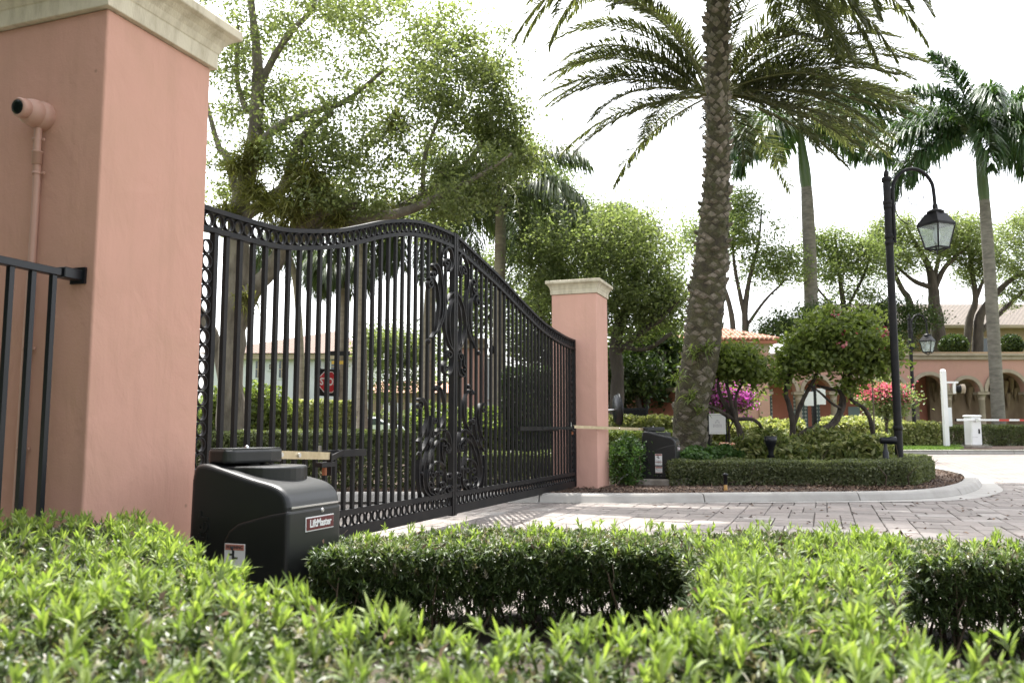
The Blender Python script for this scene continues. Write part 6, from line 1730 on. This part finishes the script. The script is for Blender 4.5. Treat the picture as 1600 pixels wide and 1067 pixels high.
vp = [cp(1150, 17.1), cp(1270, 17.0), cp(1385, 16.6), cp(1405, 17.8), cp(1390, 20.5), cp(1240, 20.8), cp(1160, 19.5)]
hedge('variegated_shrubs', 'broad mound of yellow variegated shrubs beneath the large bougainvillea', 'shrubs', vp, lambda x, y: .78 + .13 * np.sin(x * 2.3 + 1) * np.cos(y * 2.6) + .06 * np.sin(x * 5 + y * 4), 21000, .17, .07, M['variegated'], rg_(82), base=.09, shell=.22, wob=.09, round_=.35)
vp = [cp(1062, 16.3), cp(1085, 15.7), cp(1100, 16.9), cp(1165, 17.0), cp(1160, 18.6), cp(1090, 19.0), cp(1066, 18.0)]
hedge('ground_cover', 'glossy dark green ground cover between far operator and variegated mound', 'shrubs', vp, lambda x, y: .60 + .08 * np.sin(x * 3) * np.cos(y * 2.3), 24000, .09, .05, M['cover_leaf'], rg_(83), base=.09, shell=.14, wob=.06, round_=.25)
vp = [cp(955, 15.5), cp(985, 14.9), cp(1001, 15.4), cp(1004, 16.6), cp(960, 17)]
hedge('small_shrub', 'loose reddish green shrub between small pillar and far operator', 'shrub', vp, lambda x, y: .75 + .12 * np.sin(x * 4) * np.cos(y * 3), 7000, .075, .035, M['cover_leaf'], rg_(84), base=.09, shell=.2, wob=.08, round_=.2)
hedge('bright_hedge', 'bright green clipped hedge behind the far operator and small pillar', 'hedge', [cp(935, 17.6), cp(1058, 17.6), cp(1060, 20.4), cp(935, 20.4)], .93, 22000, .10, .03, M['boug_leaf'], rg_(85), base=.09, shell=.12)
hedge('yellow_hedge', 'pale yellow clipped hedge in front of the pink garden wall', 'hedge', [cp(935, 21.5), cp(1062, 21.5), cp(1062, 24), cp(935, 24)], 1.22, 12000, .11, .07, M['lime_leaf'], rg_(86), base=.09, wob=.05)
hedge('yellow_hedge', 'pale yellow shrubs behind the leaning bougainvillea and bed sign', 'hedge', [cp(1090, 22), cp(1260, 22), cp(1255, 24.5), cp(1090, 24.5)], lambda x, y: 1.05 + .12 * np.sin(x * 2 + y), 14000, .12, .08, M['lime_leaf'], rg_(87), base=.09, wob=.06)
hedge('yellow_hedge', 'pale yellow shrubs behind the large bougainvillea reaching the lamp', 'hedge', [cp(1285, 22.5), cp(1378, 22.5), cp(1374, 25), cp(1285, 25)], lambda x, y: 1.15 + .1 * np.sin(x * 2 + y), 10000, .13, .08, M['lime_leaf'], rg_(88), base=.09, wob=.05)
hedge('yellow_hedge', 'pale yellow shrubs between red flowering bush and white reader pole', 'hedge', [cp(1380, 34.6), cp(1468, 34.6), cp(1466, 36.2), cp(1380, 36.2)], lambda x, y: 1.02 + .1 * np.sin(x * 2 + y), 9000, .14, .09, M['lime_leaf'], rg_(188), base=.12, wob=.05)
hedge('boundary_hedge', 'long low clipped hedge along the foot of the arcade behind the barrier', 'hedge', [cp(1395, 36.5), cp(1640, 36.5), cp(1720, 37.2), cp(1720, 39), cp(1395, 39)], .88, 34000, .09, .055, M['hedge_leaf'], rg_(89), base=.12, shell=.1)
hedge('inner_hedge', 'clipped green hedge between bed sign and leaning bougainvillea trunk', 'hedge', [cp(1095, 20.6), cp(1230, 20.4), cp(1230, 21.4), cp(1095, 21.4)], .62, 7000, .08, .045, M['hedge_leaf'], rg_(90), base=.09)
fl = poly_sample([cp(1124, 17.6), cp(1150, 17.4), cp(1152, 18.6), cp(1124, 18.8)], 700, rg_(91))
v, f = leaves(np.c_[fl, np.array([gz(*p) for p in fl]) + .09 + rg_(92).uniform(.45, .68, len(fl))], .075, .06, rg_(93), .4)
tag(tri_mesh('bed_flowers', v, f, M['bedflower']), 'red and white bedding flowers below the small white sign', 'flowers', kind='stuff')

filled('hedge_bed', [cp(1500, 32.3), cp(1560, 32.0), cp(1640, 31.8), cp(1760, 31.8), cp(1760, 37.5), cp(1500, 37.5)], .135, M['mulch'])
# beyond the gate
hedge('street_hedge', 'long clipped hedge behind the near gate leaf along the far kerb', 'hedge', [cp(290, 14.1), cp(520, 14.0), cp(706, 14.3), cp(706, 15.6), cp(290, 15.6)], .95, 52000, .06, .036, M['hedge_leaf'], rg_(94), base=.09, shell=.09)
hedge('street_hedge', 'lower clipped hedge behind the right gate leaf', 'hedge', [cp(712, 14.6), cp(890, 15.2), cp(890, 16.2), cp(712, 15.8)], .58, 20000, .06, .036, M['hedge_leaf'], rg_(95), base=.09, shell=.08)
hedge('lime_hedge', 'bright yellow green clipped hedge below the white house', 'hedge', [cp(378, 20.5), cp(552, 20.5), cp(552, 22.5), cp(378, 22.5)], 1.62, 22000, .09, .055, M['lime_leaf'], rg_(96), base=.09, shell=.1)
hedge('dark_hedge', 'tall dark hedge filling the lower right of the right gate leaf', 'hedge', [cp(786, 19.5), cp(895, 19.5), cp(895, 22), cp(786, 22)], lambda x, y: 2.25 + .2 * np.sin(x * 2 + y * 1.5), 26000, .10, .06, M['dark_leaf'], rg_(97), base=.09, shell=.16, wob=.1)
hedge('screen_hedge', 'mid green hedge behind the scrollwork beside the gatehouse', 'hedge', [cp(645, 19), cp(786, 19), cp(786, 20.6), cp(645, 20.6)], lambda x, y: 1.25 + .25 * np.sin(x * 2.4 + y), 22000, .09, .055, M['boug_leaf'], rg_(98), base=.09, shell=.14, wob=.08)
for px, py, w, hh_, lab, mt in ((372, 640, 34, 55, 'rounded dark shrub at the foot of the live oak trunk', 'hedge_leaf'), (398, 628, 26, 50, 'loose green bush between the oak and lime hedge', 'boug_leaf'), (425, 622, 30, 30, 'leafy bush on top of the lime hedge line before the house', 'boug_leaf'), (340, 640, 22, 60, 'dense bush left of the oak trunk at the pillar edge', 'boug_leaf')):
    d = 19.5; c = at(px, py, d); s = d / F_PX; g = rg_(px)
    root = thing('garden_bush', lab, 'bush', stand(px, d, .09))
    n = 5200; q = unit(g.normal(size=(n, 3))) * g.uniform(.55, 1, (n, 1)); hgt = c.z + hh_ * s * .6 - root.location.z
    pos = q * np.array([[w * s, w * s, hgt / 2]]) + np.array([[0, 0, hgt / 2]])
    pos += np.sin(pos * 7) * .07
    v, f = leaves(pos, .11, .06, g, .4); tri_mesh('foliage', v, f, M[mt], parent=root)['kind'] = 'stuff'
    b = MB()
    for k in range(6): b.tube([(0, 0, 0), (g.normal() * .1, g.normal() * .1, hgt * .5), (g.normal() * .25, g.normal() * .25, hgt * .9)], [.025, .02, .006], 5)
    b.build('stems', M['pod_twig'], root)
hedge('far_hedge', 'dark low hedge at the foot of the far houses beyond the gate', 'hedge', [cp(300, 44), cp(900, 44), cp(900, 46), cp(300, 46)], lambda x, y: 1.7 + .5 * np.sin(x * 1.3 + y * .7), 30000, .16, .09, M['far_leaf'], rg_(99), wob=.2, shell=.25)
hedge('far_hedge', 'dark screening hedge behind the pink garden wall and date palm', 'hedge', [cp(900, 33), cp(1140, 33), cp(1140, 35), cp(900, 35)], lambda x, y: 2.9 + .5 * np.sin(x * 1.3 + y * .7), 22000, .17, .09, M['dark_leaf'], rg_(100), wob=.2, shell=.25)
for px, w, lab in ((1490, 24, 'clipped round shrub on the arcade roof left of the royal palm'), (1580, 17, 'clipped round shrub on the arcade roof right of the royal palm')):
    d = 46; c = at(px, 540, d); s = d / F_PX; g = rg_(px)
    root = thing('terrace_shrub', lab, 'shrub', c - Vector((0, 0, 20 * s)), 0)
    n = 4200; q = unit(g.normal(size=(n, 3))) * g.uniform(.7, 1, (n, 1)); pos = q * np.array([[w * s, w * s, 18 * s]]) + np.array([[0, 0, 20 * s]])
    v, f = leaves(pos + np.sin(pos * 5) * .08, .14, .09, g, .4); tri_mesh('foliage', v, f, M['dark_leaf'], parent=root)['kind'] = 'stuff'
    b = MB(); b.tube([(0, 0, -1.6), (0, 0, 20 * s)], [.08, .05], 6); b.build('stems', M['pod_twig'], root)
b = MB(); b.box((0, 0, -.5), (26, 7, 1.0)); 
tr_ = thing('roof_terrace', 'planted roof terrace behind the arcade cornice', 'terrace', Vector((*stand(1560, 47.3).xy, at(800, 553, 45).z)), BR); b.build('slab', M['beige'], tr_)

# a low far treeline closing the view beyond the houses
g = rg_(120); n = 60000
a = g.uniform(-40, 40, n); dd = g.uniform(70, 82, n); hgt = (3.2 + 1.4 * np.sin(a * .9) + 1.0 * np.sin(a * 2.3 + 1)) * (1 + .0 * a)
px_ = np.tan(np.radians(a)) * dd; z = g.uniform(0, 1, n) ** .7 * hgt
pos = np.c_[px_ * RT.x + dd * math.cos(HEAD), px_ * RT.y + dd * math.sin(HEAD), z + .3]
v, f = leaves(pos, .42, .26, g, .4)
tag(tri_mesh('treeline', v, f, M['far_leaf']), 'low far off line of green trees beyond all the houses', 'trees', kind='stuff')

# ------------------------------------------------------------------ podocarpus hedges in the foreground
def vw(X, Z): return (X * math.sin(HEAD) + Z * math.cos(HEAD), -X * math.cos(HEAD) + Z * math.sin(HEAD))


def podocarpus(label, poly, topf, n_top, n_side, seed, new=.55, L=.085, W=.0095, side_new=.05, legs=60, low=.06, keep=None, per=14):
    g = rg_(seed); c0 = np.mean([p for p in poly], axis=0)
    root = thing('podocarpus_hedge', label, 'hedge', (c0[0], c0[1], 0), 0, None)
    def tufts(P, axis, m, nm, per, L_, W_, spread=.75):
        n = len(P); per = max(4, per); B = np.repeat(P, per, axis=0); A = np.repeat(axis, per, axis=0)
        d = g.normal(size=(n * per, 3)); d = unit(d - A * np.sum(d * A, 1, keepdims=True)) 
        th = g.uniform(.25, 1.25, (n * per, 1)) * spread
        dr = A * np.cos(th) + d * np.sin(th)
        h = np.tile(np.linspace(0, 1, per), n)[:, None]
        scl = np.repeat(g.uniform(.75, 1.25, n), per)
        Bp = B - A * (1 - h) * L_ * .75
        v, t = blades(Bp, dr, L_ * scl * g.uniform(.75, 1.15, n * per), W_ * g.uniform(.8, 1.2, n * per), g, .12)
        o = tri_mesh(nm, v, t, m, parent=root); o['kind'] = 'stuff'; return o
    q = poly_sample(poly, n_top, g)
    dist, _, _ = poly_dist(q[:, 0], q[:, 1], poly)
    z = topf(q[:, 0], q[:, 1]) - .07 * np.clip(1 - dist / .12, 0, 1) ** 2
    lump = .5 + .5 * np.sin(q[:, 0] * 9 + 3 * np.sin(q[:, 1] * 6)) * np.sin(q[:, 1] * 8 + 2 * np.sin(q[:, 0] * 5))
    isn = g.uniform(size=n_top) < new * (.10 + 1.6 * lump ** 2)
    ax = unit(g.normal(size=(n_top, 3)) * .32 + np.array([[0, 0, 1.]]))
    deep = np.abs(g.normal(size=n_top)) * .035
    zz = z + .018 * lump + np.where(isn, g.uniform(.008, .055, n_top), -deep)
    P = np.c_[q - c0, zz]
    big = isn & (g.uniform(size=n_top) < .35)
    tufts(P[big], ax[big], M['pod_new'], 'new_growth', per + 3, L * 1.15, W * .82, .75)
    tufts(P[isn & ~big], ax[isn & ~big], M['pod_new'], 'new_growth', per + 1, L * .95, W, .8)
    k = ~isn; rr2 = g.uniform(size=n_top); half = rr2 < .50; dull = rr2 > .80
    tufts(P[k & half], ax[k & half], M['pod_mid'], 'foliage', per, L * .62, W * .92, 1.25)
    tufts(P[k & ~half & ~dull], ax[k & ~half & ~dull], M['pod_old'], 'old_foliage', per, L * .62, W * .92, 1.3)
    tufts(P[k & dull], ax[k & dull], M['pod_dull'], 'spent_tips', per - 2, L * .6, W * .9, 1.2)
    qi = poly_sample(poly, n_side, g); Hi = topf(qi[:, 0], qi[:, 1]) * g.uniform(.25, .95, len(qi))
    tufts(np.c_[qi - c0, Hi], unit(g.normal(size=(len(qi), 3)) + np.array([[0, 0, .5]])), M['pod_old'], 'inner_foliage', per - 2, L * .9, W, 1.1)
    qd = poly_sample(poly, int(n_top * .012), g); vd, fd = leaves(np.c_[qd - c0, topf(qd[:, 0], qd[:, 1]) + g.uniform(-.01, .035, len(qd))], L * .9, W * 1.6, g, .6)
    tri_mesh('dead_leaves', vd, fd, M['chip'], parent=root)['kind'] = 'stuff'
    b = MB()
    for p in poly_sample(poly, int(n_top * .014), g):
        h = float(topf(np.array([p[0]]), np.array([p[1]]))[0]); a = Vector((p[0] - c0[0], p[1] - c0[1], h - .05))
        b.tube([a, a + Vector((g.normal() * .012, g.normal() * .012, .05)), a + Vector((g.normal() * .025, g.normal() * .025, g.uniform(.06, .11)))], [.0028, .0022, .0012], 4, False)
    b.build('bare_twigs', M['pod_twig'], root)['kind'] = 'stuff'
    # flanks
    per_ = [math.dist(poly[i], poly[(i + 1) % len(poly)]) for i in range(len(poly))]; tot = sum(per_)
    S = []; AX = []
    ccw = sum(poly[i][0] * poly[(i + 1) % len(poly)][1] - poly[(i + 1) % len(poly)][0] * poly[i][1] for i in range(len(poly))) > 0
    for i in range(len(poly)):
        m_ = int(n_side * per_[i] / tot); a = np.array(poly[i]); b_ = np.array(poly[(i + 1) % len(poly)])
        if keep and not keep(i): m_ = int(m_ * .3)
        t = g.uniform(0, 1, (m_, 1)); p = a + (b_ - a) * t; nn = np.array([b_[1] - a[1], -(b_[0] - a[0])]) / max(per_[i], 1e-6) * (1 if ccw else -1)
        H = topf(p[:, 0], p[:, 1]); zf = low + (1 - low) * g.uniform(0, 1, m_) ** .75
        p = p - nn * np.abs(g.normal(size=(m_, 1))) * .10
        S.append(np.c_[p - c0, H * zf]); AX.append(unit(np.c_[np.tile(nn, (m_, 1)), np.full(m_, .55)] + g.normal(size=(m_, 3)) * .5))
    S = np.concatenate(S); AX = np.concatenate(AX); r_ = g.uniform(size=len(S))
    tufts(S[r_ < side_new], AX[r_ < side_new], M['pod_mid'], 'side_foliage', per - 1, L * .85, W)
    tufts(S[r_ >= side_new], AX[r_ >= side_new], M['pod_old'], 'side_foliage', per - 1, L * .8, W, 1.1)
    # inner filling and woody stems
    q = poly_sample(poly, legs, g); b = MB()
    for p in q:
        h = float(topf(np.array([p[0]]), np.array([p[1]]))[0])
        p = c0 + (p - c0) * .96; a = Vector((p[0] - c0[0], p[1] - c0[1], -.03)); top = a + Vector((g.normal() * .08, g.normal() * .08, h * .92))
        mid = a.lerp(top, .45) + Vector((g.normal() * .03, g.normal() * .03, 0))
        top = a.lerp(top, .86); b.tube([a, mid, top], [.008, .006, .003], 5, False)
        for k2 in range(3):
            t = g.uniform(.3, .9); s0 = a.lerp(top, t); b.tube([s0, s0 + Vector((g.normal() * .03, g.normal() * .03, .06)), s0 + Vector((g.normal() * .04, g.normal() * .04, .12))], [.003, .002, .001], 4, False)
    b.build('stems', M['pod_twig'], root)['kind'] = 'stuff'
    return root


flat = lambda h, a=.02: (lambda x, y: h + a * np.sin(x * 2.6 + 1) * np.cos(y * 2.1))
# the tall near hedge in front of the pillar and across the bottom of the view
near_poly = [vw(*p) for p in [(-2.35, 1.05), (.2, .95), (1.6, 1.0), (1.6, 1.72), (1.12, 1.80), (.92, 1.80), (.28, 1.96), (-.15, 1.95), (-.38, 2.03), (-.52, 2.28), (-.84, 2.78), (-1.22, 3.30), (-1.45, 3.75), (-1.72, 4.2), (-2.2, 4.1), (-3.3, 3.75), (-3.6, 2.6)]]
podocarpus('near podocarpus hedge with bright new shoots below the large pillar', near_poly, flat(.605, .024), 12500, 2400, 201, .19, L=.047, W=.0085, per=12, keep=lambda i: i not in (0, 1, 15, 16), legs=90)
# the arm of hedge running away on the right
arm_poly = [vw(*p) for p in [(.30, 1.86), (.80, 1.78), (.90, 2.0), (1.22, 2.8), (1.55, 3.5), (1.9, 4.15), (.82, 4.35), (.78, 3.6), (.52, 2.6)]]
podocarpus('sunlit podocarpus hedge arm joining near and far rows at right', arm_poly, lambda x, y: .60 - .045 * np.clip((x * math.cos(HEAD) + y * math.sin(HEAD)) - 1.8, 0, 3) + .015 * np.sin(x * 3), 6800, 2200, 202, .12, L=.047, W=.0085, per=12, legs=50)
# the second row along the road
row_poly = [vw(*p) for p in [(-.98, 4.25), (-.3, 4.45), (.4, 4.5), (.82, 4.36), (1.9, 4.16), (2.4, 4.0), (3.4, 3.9), (3.5, 4.7), (2.4, 4.85), (1.4, 5.15), (.3, 5.45), (-.4, 5.3), (-.98, 4.95)]]
podocarpus('dark backlit podocarpus hedge row along the paver road', row_poly, lambda x, y: .455 + .02 * np.sin(x * 4) * np.cos(y * 3), 8000, 8500, 203, .05, L=.05, W=.0085, per=11, side_new=.14, legs=190)
# shaded sprigs at the pillar foot
foot = [vw(*p) for p in [(-2.15, 4.2), (-1.66, 3.85), (-1.56, 3.95), (-1.66, 4.3), (-1.9, 4.5)]]
podocarpus('dark shaded podocarpus clump between pillar foot and near operator', foot, flat(.56, .03), 420, 500, 204, .06, L=.065, legs=20)
filled('hedge_soil', [vw(*p) for p in [(-4.2, .3), (2.0, .3), (1.3, 1.8), (.4, 2.0), (-.3, 2.1), (-1.2, 3.6), (-1.35, 4.6), (-2.2, 4.9), (-4.2, 4.4)]], -.024, M['soil'])
filled('hedge_soil', [vw(*p) for p in [(-1.3, 3.3), (-.5, 2.0), (.5, 2.0), (.75, 3.6), (1.7, 3.5), (1.5, 2.0), (3.5, 2.0), (3.5, 4.1), (3.5, 4.65), (1.4, 5.0), (.3, 5.25), (-1.0, 4.9)]], -.022, M['soil'])
# red-brown dead leaves among the shoots
